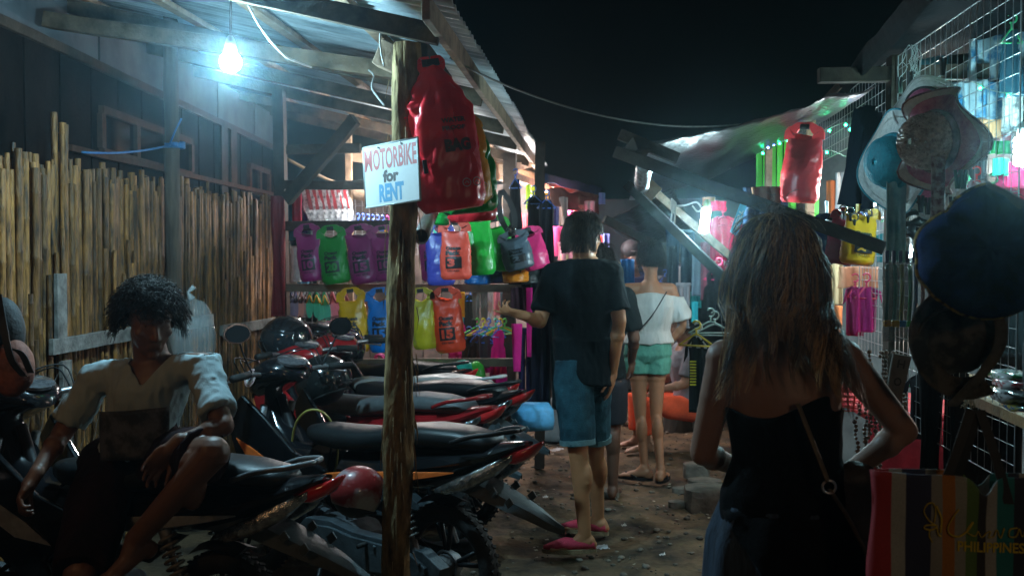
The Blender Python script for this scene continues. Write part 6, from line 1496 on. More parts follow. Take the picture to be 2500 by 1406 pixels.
# clothing on the right, mid distance
gm='clothes hanging round the white lamp tube'
for a_ in [('shirt',1765,520,80,150,6.3,(.55,.02,.08),'red shirt with pale lettering right of the lamp tube',-10,('cnc',-.25,.85,.5,.10,(.8,.6,.6))),
 ('cloth',1700,600,22,120,6.6,(.10,.14,.18),'grey blue cloth strip under the lamp tube',-10,None),
 ('cloth',1722,590,22,140,6.7,(.22,.06,.09),'dusky red strip under the lamp tube',-10,None),
 ('cloth',1740,600,20,130,6.7,(.07,.10,.14),'slate strip between dusky red strip and red shirt',-10,None),
 ('pants',1660,560,70,150,7.3,(.02,.05,.09),'deep blue trousers left of the lamp tube',0,None),
 ('cloth',1640,600,24,100,7.2,(.03,.05,.07),'dark petrol cloth left of the lamp tube',0,None),
 ('cloth',1752,490,40,24,6.1,(.50,.02,.08),'red collar-like cloth above the red shirt',0,None),
 ('cloth',1730,480,30,20,6.4,(.45,.20,.10),'brown orange bundle above the lamp tube',0,None),
 ('dress',1755,650,90,130,5.6,(.008,.010,.012),'broad black garment below the red shirt',-15,None),
 ('pants',1668,690,36,110,6.9,(.28,.27,.30),'black garment with white stripes near the orange trousers',-10,None),
 ('cloth',1696,735,16,50,6.7,(.02,.28,.33),'teal strip among the black striped garments',0,None),
 ('shirt',1704,810,56,190,5.0,(.010,.012,.012),'black wetsuit-like garment on the yellow hanger',-20,None),
 ('cloth',1870,455,110,110,5.6,(.012,.03,.06),'dark blue cloth bundle above the head of the long-haired woman',0,None),
 ('cloth',1870,455,70,40,5.4,(.22,.10,.06),'brown cloth draped over the dark blue bundle',0,None),
 ('cloth',2050,560,60,130,6.4,(.03,.06,.09),'dark cloth far inside the right stall',0,None),
 ('cloth',2025,620,14,150,6.0,(.45,.26,.10),'ochre board-like cloth beside the steel rod',0,None),
 ('cloth',2045,610,26,130,6.1,(.42,.34,.20),'cream pleated cloth right of the steel rod',5,None),
 ('cloth',2042,745,30,90,6.2,(.70,.22,.08),'orange cloth under the cream pleated cloth',0,None),
 ('cloth',2060,420,40,90,6.6,(.35,.38,.42),'whitish cloth seen through the black straps',0,None),
 ('cloth',2030,440,24,90,6.8,(.45,.15,.06),'rust cloth right of the red dry bag',0,None),
 ('cloth',2105,430,24,120,6.4,(.12,.20,.38),'denim blue cloth between the black straps',0,None),
 ('shirt',2115,690,66,110,5.0,(.34,.015,.14),'magenta shirt in the rack below the amber dry bag',10,None),
 ('shirt',2088,690,50,120,5.3,(.22,.01,.08),'wine red shirt behind the magenta one',10,None),
 ('cloth',2095,650,90,50,5.8,(.45,.22,.13),'terracotta sheet above the magenta shirts',0,None)]:
    G_(*a_[:7],a_[7],rz_=a_[8],group=gm,fold=1.4,writing=a_[9],hc=(.6,.03,.12) if 'magenta' in a_[7] or 'wine' in a_[7] or 'red' in a_[7] else (.5,.5,.5))
# yellow hanger + stripes
t=thing('clothes_hanger','yellow plastic hanger beside the bare shoulder','hanger',at(1700,806,Y=4.95),rotz=R(-15)); hanger(t,.17,(.70,.52,.03),.005)
t=thing('clothes_hanger','pale mint wire hanger bundle above the yellow hanger','hanger',at(1735,775,Y=5.0),rotz=R(20)); hanger(t,.24,(.30,.45,.42),.004)
t=thing('clothes_hanger','second mint wire hanger over the dark clothes rack','hanger',at(1745,782,Y=5.1),rotz=R(5)); hanger(t,.24,(.30,.42,.40),.004)
mb=MB()
for k in range(9): mb.box(at(1690,880+7*k,Y=4.9)+Vector((0,-.045,0)),(.030,.004,.007))
build('stripes',mb,mat((.62,.55,.02),.6),label='yellow rungs printed on the black wetsuit-like garment',cat='trim')
# black straps with carabiners (bundle)
for i,(x0,x1,y1) in enumerate(((2125,2058,500),(2112,2085,520),(2098,2075,505),(2130,2118,510),(2140,2140,470))):
    a=at(x0,258+4*i,Y=4.75); b=at(x1,y1,Y=4.6); t=thing('webbing_strap',('broad leftmost','second','middle','fourth','short rightmost')[i]+' black webbing strap hanging behind the teal hat','strap',a,group='black webbing straps')
    for sg in(-1,1):
        o2=Vector((.012*sg,.01*sg,0)); pts=bez([a+o2,a.lerp(b,.5)+o2*2.2+Vector((0,0,-.01)),b+o2],6); mb=MB(); mb.loft([[q+Vector((-.016,0,0)),q+Vector((.016,0,0)),q+Vector((.016,.003,0)),q+Vector((-.016,.003,0))] for q in pts]); build('webbing',mb,mat((.004,.005,.010),.8,var=.2,bump=.3,bscale=300,spec=.1),t,world=True,smooth=True,auto=40)
    build('carabiner',MB().torus(b-Vector((0,.01,.02)),.017,.0035,Matrix.Rotation(PI/2,3,'X'),16,6),CHROME,t,world=True,smooth=True)
    build('snap_hook',MB().cap(b-Vector((0,.01,.035)),b-Vector((0,.01,.06)),.007,.005,8),BLACKM,t,world=True,smooth=True)
# sun hats -------------------------------------------------------------------
def hat(px,py,Y,rb,rc,hc_,c,label,axis,wave=.02,band=None,c_in=None,braid=0,kw=4,roll=0):
    t=thing('sun_hat',label,'sun hat',at(px,py,Y=Y),group='sun hats on the wire panel'); q=Vector(axis).to_track_quat('Z','Y'); t.rotation_euler=(q@Matrix.Rotation(roll,3,'Z').to_quaternion()).to_euler(); WM[t]=Matrix.Translation(t.location)@t.rotation_euler.to_matrix().to_4x4()
    mb=MB(); n=48; rings=[]; 
    prof=[(.012,hc_),(rc*.45,hc_*.99),(rc*.75,hc_*.92),(rc*.92,hc_*.75),(rc*.99,hc_*.5),(rc*1.02,hc_*.25),(rc*1.04,.02)]
    P_=[]
    for i in range(len(prof)-1):
        for k in range(4): P_.append((prof[i][0]+(prof[i+1][0]-prof[i][0])*k/4,prof[i][1]+(prof[i+1][1]-prof[i][1])*k/4))
    P_.append(prof[-1])
    for j,(r,z) in enumerate(P_):
        rings.append([Vector(((r+.0035*braid*math.sin(j*PI))*math.cos(a)+ (.002*braid*math.sin(a*26+j*PI)),(r)*math.sin(a),z+.003*braid*(1 if j%2 else -1)+.0025*braid*math.sin(a*26+j*PI))) for a in[2*PI*k/n for k in range(n)]])
    cr=build('crown',MB().loft(rings,False),c if not isinstance(c,tuple) else mat(c,.6,var=.15,scale=60,bump=.6,bscale=140),t,smooth=True,solid=.003)
    nb=10; rings=[]
    for j in range(nb+1):
        u=j/nb; r=rc*1.04+(rb-rc)*u; rings.append([Vector((r*math.cos(a),r*math.sin(a),.02-.01*u+wave*u*u*math.sin(kw*a+.6)+.0018*math.sin(j*PI+.5))) for a in[2*PI*k/n for k in range(n)]])
    m2=c_in or (c if not isinstance(c,tuple) else mat(c,.6,var=.15,scale=60,bump=.6,bscale=140))
    build('brim',MB().loft(rings[:8],False),m2,t,smooth=True,solid=.003); build('outer_brim',MB().loft(rings[7:],False),WHT,t,smooth=True,solid=.003)
    build('brim_edge',MB().tube([v for v in rings[-1]]+[rings[-1][0]],.0042,6,False),mat((.50,.52,.50),.7,var=.1) if band is None else band,t,smooth=True)
    build('ribbon',MB().torus((0,0,.035),rc*1.04,.010,None,40,6,1.8),band or mat((.03,.03,.03),.7),t,smooth=True)
    return t
PKB=mat((.62,.10,.26),.45,var=.2,scale=30,bump=.7,bscale=110,c2=(.78,.30,.45),contrast=.6)
TEAL=mat((.01,.26,.34),.65,var=.2,scale=40,bump=.7,bscale=120); PKW=mat((.40,.06,.16),.5,var=.2,scale=60,bump=.7,bscale=110,c2=(.62,.14,.26)); WHT=mat((.72,.74,.70),.6,var=.15,scale=60,bump=.7,bscale=110)
SIL=mat((.45,.40,.36),.28,var=.5,scale=60,bump=1.,bscale=110,c2=(1.,.97,.90),metal=.0)
hat(2196,395,4.05,.20,.10,.12,TEAL,'straw hat with teal crown and broad white brim edged in teal',(-.90,-.42,-.04),wave=.03,c_in=WHT,band=TEAL,kw=3,roll=1.)

hat(2300,345,3.72,.185,.100,.145,SIL,'hat with woven silver crown and wavy pink brim facing the lane',(-.92,-.42,-.05),wave=.055,c_in=PKB,braid=2,kw=4,roll=.4,band=mat((.12,.07,.07),.7,var=.6,scale=30,c2=(.35,.2,.2)))
hat(2262,262,3.98,.115,.06,.07,PKW,'pink and white straw hat behind the silver one, higher up',(-.6,-.75,.2),wave=.02,c_in=WHT)
hat(2275,452,4.05,.130,.07,.07,PKW,'pink and white straw hat peeping out below the silver one',(-.6,-.78,-.1),wave=.02,c_in=WHT)
# ribbons/scarves below the hats
G_('cloth',2190,400,50,230,3.98,(.03,.24,.28),'pale teal scarf dangling under the teal hat',fold=2,m=mat((.03,.26,.30),.5,var=.3,scale=10,c2=(.25,.42,.42)))
G_('cloth',2290,380,34,150,3.62,(.3,.12,.14),'mottled dusky pink ribbon hanging from the silver hat',fold=1.5,c2=(.42,.36,.36),m=mat((.18,.05,.08),.7,var=.3,scale=30,c2=(.42,.36,.36),contrast=.8))
for i,(x,y,Y) in enumerate(((2302,165,3.75),(2222,196,4.1),(2196,210,4.15),(2248,500,3.9),(2265,505,3.88),(2326,505,3.6),(2338,440,3.58),(2352,440,3.5))):
    t=thing('clothes_peg',['uppermost dark peg gripping the pink hat brim','dark peg above the white hat','dark peg above the teal edge','black peg left under the lower pink hat','black peg right under the lower pink hat','black peg beside the dusky ribbon','green peg at the left of the blue hat top','green peg nearest the blue hat top'][i],'peg',at(x,y,Y=Y),rotz=.4,group='pegs on the wire panel'); c=(.02,.10,.06) if i>5 else (.015,.016,.02)
    for sg in(-1,1): build('jaw',MB().beam((sg*.010,0,.035),(sg*.003,0,-.03),.010,.008),plastic(c,.4),t,bevel=.001)
# transparent string bundle over the hats
mb=MB(); rg=random.Random(6)
for i in range(12):
    p=at(2228+rg.uniform(-12,14),110,Y=4.2); pts=[p]
    for k in range(7): p=p+Vector((rg.gauss(0,.012),0,-.022)); pts.append(p)
    mb.tube(pts,.0014,4,False)
build('plastic_twine',mb,mat((.6,.66,.68),.2,var=.1,alpha=.8),smooth=True,label='bundle of clear plastic twine hanging above the hats',cat='twine')
# big blue sun hat and camouflage hat in front
BLH=mat((.006,.016,.05),.85,var=.4,scale=10,bump=.4,bscale=140,c2=(.014,.045,.18),spec=.15); CAMO=mat((.018,.020,.016),.85,var=.3,scale=16,c2=(.075,.065,.045),contrast=.85,bump=.3,bscale=120)
t=thing('bucket_hat','large navy blue folding hat with gathered crown in front of the wire panel','hat',at(2388,606,Y=2.4))
_hp=sorted((math.atan2(606-y,x-2385)%(2*PI),math.hypot(x-2385,y-606)/158) for x,y in((2400,458),(2320,520),(2262,560),(2245,610),(2262,680),(2320,740),(2400,770),(2480,750),(2540,680),(2545,590),(2500,520)))
def hat_r(a):
    a%=2*PI; q=[(_hp[-1][0]-2*PI,_hp[-1][1])]+_hp+[(_hp[0][0]+2*PI,_hp[0][1])]
    for (a0,r0),(a1,r1) in zip(q,q[1:]):
        if a0<=a<=a1: return r0+(r1-r0)*(a-a0)/(a1-a0)
    return 1
mb=MB(); n=56; rings=[]
for j in range(15):
    u=j/14; r=.155*math.sin(min(1,u*1.1)*PI/2)**.85; z=.075*(1-u*u); 
    rings.append([Vector((hat_r(a)*r*math.cos(a)*(1+.05*noise.noise(Vector((math.cos(a)*3,math.sin(a)*3,1)))),-(z+.016*math.cos(a*7+1)*u*(1-u)*3-.012*abs(math.sin(a*3.5+u))*u+.006*noise.noise(Vector((math.cos(a)*4,math.sin(a)*4,u*5)))),hat_r(a)*r*math.sin(a)*1.0)) for a in[2*PI*k/n for k in range(n)]])
build('crown',MB().loft(rings,False),BLH,t,smooth=True,solid=.004)
build('seam',MB().tube([Vector((.108*math.cos(a),-.034,.108*math.sin(a)*1.12)) for a in[2*PI*k/40 for k in range(41)]],.0022,5,False),mat((.04,.07,.16),.6),t,smooth=True)
build('patterned_edge',MB().tube([v for v in rings[-1]]+[rings[-1][0]],.0075,6,False),mat((.05,.03,.02),.7,var=.4,scale=60,c2=(.42,.28,.05),contrast=.8),t,smooth=True)
cv=MB().grid(10,8,lambda u,v:Vector((-.01+.14*u,-.075-.012*math.sin(u*9)+.02*v+.01*noise.noise(Vector((u*6,v*6,0))),.135-.10*u*.8+.035*v-.02*u*u))); build('plastic_cover',cv,mat((.30,.42,.50),.08,alpha=.35,var=.3,bump=.6,bscale=30),t,smooth=True,solid=.001)
t=thing('bucket_hat','dark camouflage hat folded below the navy blue hat','hat',at(2335,815,Y=2.6))
mb=MB().ball((0,0,0),(.115,.06,.098),36,None,20); mb.v=[v*(1+.10*noise.noise(v*14)-.10*max(0,.12-abs(noise.noise(v*9)))*4) for v in mb.v]; mb.xf(Matrix.Rotation(-.6,4,'Y')); build('crown',mb,CAMO,t,smooth=True)
build('brim',MB().grid(26,5,lambda u,v:Vector(((.085+.055*v)*math.cos(2.2+u*3.0),-.055-.03*v+.012*math.sin(u*9),(.095+.05*v)*math.sin(2.2+u*3.0)-.01))),CAMO,t,smooth=True,solid=.004)
build('seam',MB().tube([Vector((.10*math.cos(k/12*2.2+.6)-.02,-.062,.10*math.sin(k/12*2.2+.6)-.03)) for k in range(13)],.004,5),mat((.08,.075,.055),.85),t,smooth=True)
build('chin_strap',MB().grid(3,16,lambda u,v:Vector((.055+.030*(u-.5)-.075*v*v+.03*math.sin(v*4),-.085-.01*v,.09-.26*v))),mat((.035,.038,.032),.85,var=.4,scale=20,c2=(.10,.10,.085)),t,smooth=True,solid=.003)
t=thing('tassel','short straw tassel under the camouflage hat','tassel',at(2372,935,Y=2.7)); rg=random.Random(9); mb=MB()
for i in range(16): mb.tube([(0,0,.0),(rg.gauss(0,.006),rg.gauss(0,.006),-.03),(rg.gauss(0,.012),rg.gauss(0,.01),-.065)],.0011,4,False)
build('fringe',mb,mat((.25,.20,.12),.8),t)
# snorkel tubes in clear plastic bag
t=thing('snorkel_bag','clear crinkled plastic bag of coloured snorkels hung on the wire panel','bag',at(2215,640,Y=3.9))
CLR=mat((.20,.24,.26),.07,var=.2,alpha=.36,bump=1.,bscale=26,spec=1.,coat=1.,metal=.4)
mb=MB().grid(16,26,lambda u,v:Vector(((u-.5)*.19,-.02+.022*noise.noise(Vector((u*9,v*12,1)))+.014*noise.noise(Vector((u*26,v*32,1))),.0-.30*v))); build('film',mb,CLR,t,smooth=True,solid=.0012)
for i,(x,c) in enumerate(((-.075,(.1,.35,.33)),(-.045,(.06,.35,.30)),(-.02,(.45,.40,.05)),(.01,(.01,.32,.08)),(.03,(.05,.1,.3)),(.055,(.45,.10,.05)),(.08,(.5,.5,.55)))):
    o=build('snorkel',MB().tube(bez([(x,.0,-.01),(x+.004,.0,-.12),(x,.0,-.20),(x-.004,-.012,-.235)],5),.0075,8),plastic(c,.2),t,smooth=True)
    build('mouthpiece',MB().box((x,-.014,-.232),(.026,.024,.024)),plastic([(.7,.4,.02),(.5,.35,.03),(.02,.15,.4),(.02,.35,.06),(.75,.06,.04),(.75,.07,.04),(.75,.07,.04)][i],.25),o,bevel=.004)
t=thing('blue_clip_row','row of little dark blue clips above the snorkel bag','clips',at(2215,628,Y=3.9))
for i in range(7): build('clip',MB().box((-.075+.025*i,0,.0),(.014,.012,.05)),plastic((.01,.03,.10),.3),t,bevel=.003)
# black masks behind wire
for x,y,l in((2235,545,'black diving mask hanging behind the wires, left one'),(2262,560,'black diving mask hanging behind the wires, right one')):
    t=thing('diving_mask',l,'diving mask',at(x,y,Y=4.1)); build('frame',MB().torus((0,0,0),.045,.013,Matrix.Rotation(PI/2,3,'X')@Matrix.Diagonal((1.3,1,1)).to_3x3(),24,8),BLACKM,t,smooth=True); build('strap',MB().torus((0,.05,0),.06,.006,None,24,6,2),RUBBER,t,smooth=True)
# wooden name boards with letters
def nboard(label,a,b,w_,word,m):
    a=Vector(a); b=Vector(b); t=thing('name_board',label,'sign',b); d=(a-b); L=d.length; u=d.normalized(); x=Vector((1,0,0)); x=(x-u*x.dot(u)).normalized(); nn=x.cross(u)
    mb=MB(); mb.loft([[b+u*L*k+x*sx*w_/2*(1-.08*math.sin(k*5))+nn*sy*.008 for sx,sy in((-1,-1),(1,-1),(1,1),(-1,1))] for k in(0,.25,.5,.75,1)]); build('board',mb,m,t,world=True,bevel=.002)
    n_=len(word)
    for i,ch in enumerate(word): build('letter',text(MB(),ch,lambda p,q,i=i:b+u*(L*(.86-.78*(i/max(1,n_-1)))+q)+x*p-Vector((0,.013,0))*1.0,-w_*.22,-w_*.22,w_*.44,w_*.5,.02),mat((.02,.018,.015),.7),t,world=True)
NB=mat((.13,.12,.105),.8,var=.35,scale=8,bump=.4,bscale=50)
nboard('weathered vertical name board hanging behind the raised elbow',at(2202,866,Y=3.4),at(2168,1030,Y=3.4),.055,'HOLA',NB)
nboard('tall grey vertical name board at the lower right of the woman',at(2165,1150,Y=3.25),at(2135,1440,Y=3.25),.06,'LYKKAO',NB)
# bundles of keyrings/necklaces
rg=random.Random(15)
for (x,y,h_,l,c) in ((2150,850,190,'bundle of wooden key rings hanging left of the name board',(.12,.08,.06)),(2115,980,200,'dark beaded necklaces seen through the bent arm',(.05,.04,.04)),(2125,1190,150,'bundle of shell necklaces beside the grey name board',(.22,.20,.18))):
    t=thing('necklace_bundle',l,'necklaces',at(x,y,Y=3.5)); s=S(3.5)
    for k in range(5):
        mb=MB(); p=Vector((rg.uniform(-.04,.04),rg.uniform(-.02,.02),0))
        for i in range(int(h_/s/.014)): 
            p=p+Vector((rg.gauss(0,.004),rg.gauss(0,.003),-.014)); mb.ball(p,rg.uniform(.005,.009),6)
        build('bead_string',mb,mat(tuple(max(.01,q*rg.uniform(.6,2.)) for q in c),.4,var=.6,scale=60,c2=(.3,.22,.18)),t,smooth=True)
# red table, basket
RT=mat((.65,.02,.035),.75,var=.2,scale=6,bump=.3,bscale=40)
t=thing('red_table','table covered with red cloth inside the right stall','table',(1.62,4.7,0))
build('tabletop_cloth',MB().box((1.41,4.85,.82),(.50,.75,.03)),RT,t,world=True,bevel=.01)
build('hanging_cloth',MB().grid(30,8,lambda u,v:Vector((1.165+.50*u,4.47+.018*math.sin(u*40)*v,.81-.76*v))),RT,t,world=True,smooth=True,solid=.003)
p=at(2070,978,Y=4.60); t=thing('basket','small red plastic basket standing on the red table','basket',Vector((p.x,4.60,.838)))
mb=MB()
for k in range(14):
    a=2*PI*k/14; mb.tube([(.055*math.cos(a),.055*math.sin(a),0),(.075*math.cos(a),.075*math.sin(a),.09)],.003,5)
for z in(0,.022,.045,.068,.09): mb.torus((0,0,z),.055+.02*z/.09,.003,None,24,5)
build('lattice',mb,mat((.75,.05,.05),.4),t,smooth=True,kind='stuff'); build('lid_cone',MB().lathe([(.075,.092),(.03,.11),(.008,.13)],20),mat((.75,.07,.06),.4),t,smooth=True)
# lower right counter with wrapped goods
t=thing('counter','rough wooden counter board at the right edge with packed goods on it','counter',(1.75,3.2,0))
build('top_board',MB().beam((1.42,3.0,1.02),(1.48,4.3,1.02),.30,.035,up=(0,0,1)),mat((.30,.17,.07),.7,var=.4,scale=8,bump=.4),t,world=True)
build('leg',MB().box((1.5,3.1,.5),(.05,.05,1.0)),WOOD_D,t,world=True); build('leg',MB().box((1.55,4.2,.5),(.05,.05,1.0)),WOOD_D,t,world=True)
for i,(x,y,Y,w_,h_,c,c2,l) in enumerate(((2470,905,3.2,90,26,(.02,.25,.05),(.7,.7,.7),'green and white folded cloth pack on the counter'),(2475,925,3.15,80,22,(.5,.04,.05),(.7,.7,.7),'red and white striped pack below the green one'),(2470,950,3.1,80,32,(.10,.10,.10),(.55,.6,.62),'black and white dotted pack in front of the counter'),(2485,985,3.05,50,16,(.02,.2,.5),(.5,.5,.1),'small blue pack at the lowest edge of the counter'))):
    p=at(x,y+h_/2,Y=Y); s=S(Y); mb=MB().box((0,0,0),(w_/s,.12,h_/s)); bm_=MB().ball((0,0,0),(w_/s/2,.08,h_/s/2*1.1),20,None,10); bm_.v=[Vector((max(-w_/s*.45,min(w_/s*.45,v.x*1.25)),v.y,v.z+.006*noise.noise(v*30)))+p for v in bm_.v]
    build('folded_pack',bm_,mat(c,.2,var=.2,scale=30,c2=c2,contrast=.85,coat=.6,stretch=(1,1,3)),smooth=True,label=l,cat='pack',group='packed goods on the counter')
# shirts etc. inside the right stall near lamp
gr2='clothes inside the right stall'
FLB=mat((.02,.17,.33),.75,var=.2,scale=13,c2=(.35,.45,.50),contrast=.82,bump=.2,bscale=60); FLW=mat((.12,.13,.14),.75,var=.3,scale=12,c2=(.65,.62,.58),contrast=.8)
for a_ in [('cloth',2440,40,150,150,4.6,(.02,.1,.2),'blue flowered sarong hanging high under the stall roof',FLB),('cloth',2400,196,130,88,4.5,(.02,.2,.3),'blue flowered sarong folded below the beam',FLB),
 ('cloth',2480,200,60,110,4.4,(.3,.3,.3),'white flowered dark cloth at the right edge near the lamp',FLW),
 ('shirt',2455,440,140,130,4.9,(.50,.015,.09),'crimson red shirt spread out beside the lamp',None),
 ('shirt',2385,430,90,90,5.0,(.60,.63,.63),'white shirt on a red hanger behind the navy hat',None),
 ('cloth',2460,520,150,120,5.1,(.62,.66,.64),'big white cloth behind the navy hat',None),
 ('cloth',2350,260,80,50,4.9,(.62,.34,.16),'apricot folded cloth behind the wires',None),
 ('cloth',2400,320,120,50,5.2,(.42,.13,.10),'brick red cloth on the back shelf',None),
 ('shorts',2440,345,60,30,5.0,(.01,.40,.08),'bright green clip-hangers cluster in the right stall',None),
 ('cloth',2370,380,70,60,5.3,(.10,.16,.18),'dull teal cloth behind the wires',None),
 ('cloth',2330,420,40,260,5.0,(.06,.09,.10),'long dark curtain behind the lower pink hat',None),
 ('towel',2470,395,70,60,4.5,(.75,.04,.16),'hot pink folded towel right under the bright lamp',None),
 ('cloth',2335,300,44,60,4.9,(.80,.10,.06),'vermilion cloth behind the brim of the silver hat',None),
 ('cloth',2460,560,120,330,4.4,(.015,.025,.03),'dark curtain at the right behind the profile',None)]:
    G_(*a_[:7],a_[7],group=gr2,fold=1.5,m=a_[8],hc=(.7,.05,.05))
for a_ in [('pants',2300,830,120,330,4.0,(.010,.010,.012),'black trousers row behind the lower wire grid'),('cloth',2380,960,110,240,3.75,(.014,.013,.016),'black folded cloth behind the tote handles'),
 ('shirt',2250,900,70,160,4.3,(.02,.016,.02),'charcoal shirt behind the grid near the name board'),
 ('cloth',2450,860,100,300,3.9,(.012,.014,.018),'near black curtain below the counter goods'),
 ('shirt',2330,350,60,80,4.7,(.10,.45,.50),'turquoise shirt glowing behind the wires'),('shirt',2365,240,60,90,5.1,(.55,.20,.10),'rust orange shirt under the stall roof'),
 ('cloth',2420,290,50,44,4.6,(.75,.40,.20),'peach cloth near the lamp'),('cloth',2445,385,36,40,4.4,(.02,.45,.30),'sea green cloth left of the lamp'),
 ('vest',2355,450,60,90,4.6,(.75,.78,.80),'white tank top behind the silver hat'),('shirt',2425,450,50,60,4.5,(.75,.05,.05),'small scarlet shirt left of the crimson one'),
 ('dress',2470,60,60,160,4.3,(.02,.08,.12),'dark petrol dress hanging at the top right corner'),('cloth',2280,130,70,120,5.3,(.05,.20,.25),'blue grey cloth behind the top of the wire grid'),
 ('cloth',2210,250,44,90,5.4,(.30,.05,.12),'raspberry cloth behind the hats'),('shirt',2160,560,40,70,5.1,(.02,.2,.24),'teal shirt between amber bag and hats'),
 ('shirt',2240,300,50,90,5.5,(.40,.42,.45),'light grey shirt behind the hats'),('cloth',2420,120,80,60,4.8,(.04,.30,.42),'azure flowered bundle under the roof')]:
    G_(*a_[:7],a_[7],group=gr2,fold=1.5,hc=(.05,.5,.2))
BR=thing('stall_back_wall','bluish tarpaulin back wall of the right stall','wall',(2.4,6,0))
tarp(BR,((1.45,7.6,2.5),(3.2,5.4,2.6),(3.2,5.4,0),(1.45,7.6,0)),mat((.09,.13,.15),.6,var=.4,scale=3,c2=(.2,.25,.27)),.02)
rail('shelf_beam',at(2330,330,Y=4.8),at(2500,300,Y=4.6),.05,.07,WOOD_G,'grey shelf beam behind the wires near the lamp',cat='beam')
# striped tote bag
t=thing('tote_bag','striped canvas tote bag with yellow lettering hanging at the lower right','tote bag',at(2335,1300,Y=2.35),rot=(0,0,R(-6)))
W_=.38; H_=.30; s=S(2.35); 
tm=bpy.data.materials.new('stripes'); tm.use_nodes=True; N=tm.node_tree.nodes; L=tm.node_tree.links; b=N['Principled BSDF']; b.inputs['Roughness'].default_value=.8
tc=N.new('ShaderNodeTexCoord'); sx=N.new('ShaderNodeSeparateXYZ'); mr=N.new('ShaderNodeMapRange'); mr.inputs[1].default_value=-W_/2; mr.inputs[2].default_value=W_/2; cr=N.new('ShaderNodeValToRGB'); cr.color_ramp.interpolation='CONSTANT'
L.new(tc.outputs['Object'],sx.inputs[0]); L.new(sx.outputs[0],mr.inputs[0]); L.new(mr.outputs[0],cr.inputs[0]); nzt=N.new('ShaderNodeTexNoise'); nzt.inputs['Scale'].default_value=300; mx=N.new('ShaderNodeMix'); mx.data_type='RGBA'; mx.blend_type='MULTIPLY'; mx.inputs[0].default_value=.5
L.new(tc.outputs['Object'],nzt.inputs['Vector']); L.new(cr.outputs[0],mx.inputs[6]); L.new(nzt.outputs[0],mx.inputs[7]); L.new(mx.outputs[2],b.inputs['Base Color'])
stp=[(0,(.42,.03,.04)),(.115,(.40,.43,.43)),(.195,(.025,.03,.085)),(.335,(.28,.28,.26)),(.395,(.42,.16,.02)),(.465,(.30,.31,.28)),(.53,(.10,.20,.05)),(.59,(.03,.03,.035)),(.64,(.36,.37,.36)),(.70,(.01,.19,.20)),(.80,(.02,.025,.05)),(.86,(.36,.36,.32)),(.91,(.03,.03,.03)),(.95,(.3,.3,.27))]
cr.color_ramp.elements[0].position=0; cr.color_ramp.elements[0].color=(*[q for q in stp[0][1]],1); cr.color_ramp.elements[1].position=stp[1][0]; cr.color_ramp.elements[1].color=(*stp[1][1],1)
for p_,c in stp[2:]: e=cr.color_ramp.elements.new(p_); e.color=(*c,1)
def tf(u,v,sg=-1):
    x=(u-.5)*W_; dip=.04*math.exp(-((u-.62)/.06)**2)*(1-v)**2
    y=sg*(.035*math.sin(u*PI)**.5)+ .010*noise.noise(Vector((u*6,v*3,sg)))-.03*dip*8*(1 if sg<0 else 0)
    return Vector((x+.006*math.sin(v*6+u*4),y,H_*.46-H_*v-dip-.02*u*0))
build('front_panel',MB().grid(40,20,lambda u,v:tf(u,v)),tm,t,smooth=True,solid=.003,fix=False)
build('back_panel',MB().grid(20,10,lambda u,v:tf(u,v,1)),tm,t,smooth=True,solid=.003,fix=False)
YLW=mat((.48,.36,.01),.7,var=.15)
def tfs(x,z): 
    p_=tf(x/W_+.5,(H_*.46-z)/H_); return Vector((x,p_.y-.004,z))
mb=MB()
def stroke(pts,r): mb.tube([tfs(*p_[:2])  for p_ in bez([(a_,b_,0) for a_,b_ in pts],6)],r,6,flat=.35)
def px2(x,y): q=at(x,y,Y=2.35)-t.location; return (q.x*1.0,q.z)
for pts,r in (([(2282,1275),(2262,1262),(2250,1240),(2258,1222),(2272,1220),(2277,1240),(2274,1265)],.0034),([(2278,1225),(2290,1255),(2288,1290)],.006),([(2276,1272),(2256,1274),(2252,1282),(2268,1284),(2280,1276)],.0045),([(2280,1278),(2284,1295),(2290,1298)],.005),([(2264,1285),(2263,1300),(2270,1314)],.0038),([(2330,1232),(2318,1250),(2306,1275),(2310,1292),(2330,1298),(2350,1285),(2364,1262)],.0042),([(2362,1262),(2350,1285),(2368,1296),(2376,1284)],.0028),([(2376,1284),(2384,1298),(2396,1286),(2404,1284),(2400,1298),(2412,1296)],.0028),([(2412,1296),(2420,1280),(2428,1300),(2438,1276)],.0028),([(2470,1276),(2452,1280),(2450,1296),(2466,1296),(2474,1278),(2480,1296),(2490,1280),(2500,1278),(2506,1296)],.0034)): stroke([px2(*q) for q in pts],r)
build('script_lettering',mb,YLW,t,smooth=True)
a0=px2(2328,1333); a1=px2(2486,1312); build('lettering',text(MB(),'PHILIPPINES',tfs,a0[0],a0[1],a1[0]-a0[0],a1[1]-a0[1],.02),YLW,t)
for i,(xa,xb,xt,yt) in enumerate(((2262,2308,2370,968),(2315,2345,2385,970),(2440,2462,2392,968))):
    a=Vector((*[px2((xa+xb)/2,1168)[0]],-.03 if i!=1 else .03,px2(0,1168)[1])); c=Vector((px2(xt,yt)[0],0,px2(0,yt)[1])); pts=bez([a,a.lerp(c,.55)+Vector((0,-.01,0)),c],6); wd=.011
    mb=MB(); mb.loft([[q+Vector((-wd,0,0)),q+Vector((wd,0,0)),q+Vector((wd,.004,0)),q+Vector((-wd,.004,0))] for q in pts]); build('handle',mb,mat((.010,.010,.011),.7),t,smooth=True,auto=40)
G_('cloth',2178,1240,50,200,2.6,(.05,.3,.4),'white and turquoise patterned cloth strip left of the tote bag',m=mat((.02,.22,.32),.7,var=.1,scale=28,c2=(.5,.55,.55),contrast=.9))
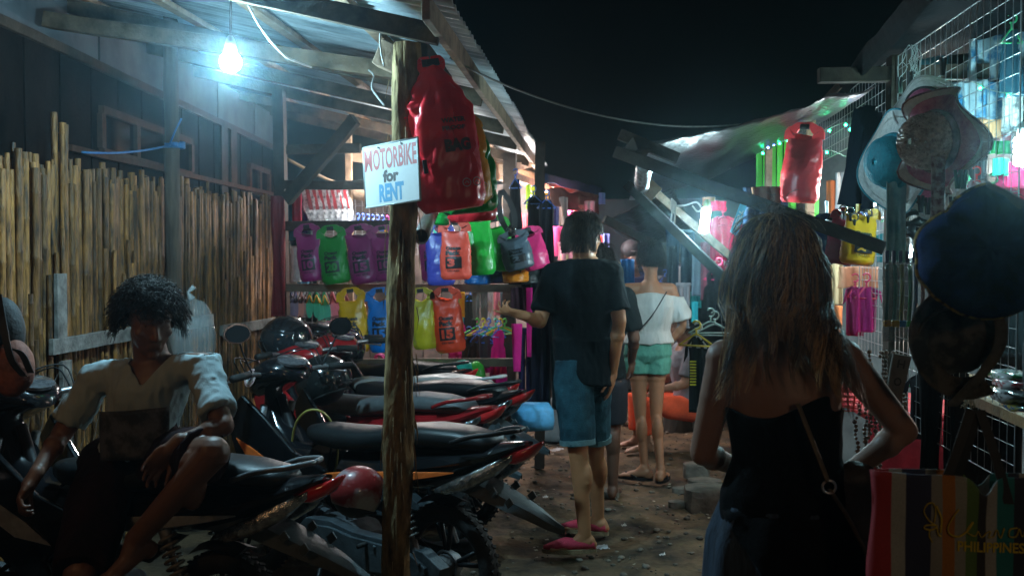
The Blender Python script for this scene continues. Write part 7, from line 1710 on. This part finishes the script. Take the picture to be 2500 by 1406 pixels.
# left edge: backpack and straps, plastic bag on the fence, net
t=thing('backpack','black and rust red backpack hanging at the left picture edge','backpack',at(30,830,Y=3.3))
mb=MB().ball((0,0,-.10),(.075,.06,.105),18,None,12); mb.v=[v*(1+.1*noise.noise(v*12)) for v in mb.v]; build('pouch',mb,mat((.16,.05,.03),.7,var=.5,scale=12,bump=.5,bscale=60),t,smooth=True)
mb=MB().ball((-.05,.02,.03),(.08,.06,.12),18,None,12); mb.v=[v*(1+.12*noise.noise(v*10)) for v in mb.v]; build('top_flap',mb,mat((.018,.02,.022),.7,var=.4,bump=.4),t,smooth=True)
for pts in([(-.05,0,.16),(.0,-.05,.05),(.03,-.06,-.06),(.07,-.05,-.12)],[(-.08,0,.14),(-.03,-.05,.0),(-.045,-.06,-.15)],[(.0,-.05,-.02),(.06,-.05,-.04),(.09,-.04,-.11)]):
    P_=bez(pts,6); mb=MB(); mb.loft([[q+Vector((-.013,0,0)),q+Vector((.013,0,0)),q+Vector((.013,.004,0)),q+Vector((-.013,.004,0))] for q in P_]); build('strap',mb,BLACKM,t,smooth=True,auto=40)
t=thing('plastic_bag','inflated clear plastic bag hung on the fence behind the curly head','plastic bag',at(470,815,Y=4.6))
mb=MB().ball((0,0,0),(.115,.09,.17),26,None,20); mb.v=[v*(1+.10*noise.noise(v*9)+.04*noise.noise(v*26)) for v in mb.v]; build('film',mb,mat((.40,.45,.46),.12,var=.3,scale=8,alpha=.22,bump=.8,bscale=22,spec=.8),t,smooth=True)
build('knot',MB().tube([(0,0,.165),(-.02,0,.20),(.01,0,.225)],[.02,.008,.014],8),mat((.40,.45,.46),.2,alpha=.5),t,smooth=True)
# ================================================================ HAZE
hz=MB().box((0,30,1.2),(126,106,5.4)); hm=bpy.data.materials.new('haze'); hm.use_nodes=True; N=hm.node_tree.nodes; N.clear(); o_=N.new('ShaderNodeOutputMaterial'); v=N.new('ShaderNodeVolumePrincipled'); v.inputs['Color'].default_value=(.62,.88,1,1); v.inputs['Density'].default_value=HAZE; v.inputs['Anisotropy'].default_value=.93  # cyan haze volume added to imitate lens bloom round the lamps
hm.node_tree.links.new(v.outputs[0],o_.inputs['Volume']); hzo=build('haze',hz,hm,kind='stuff',label='thin haze added to give the lamps a glow')
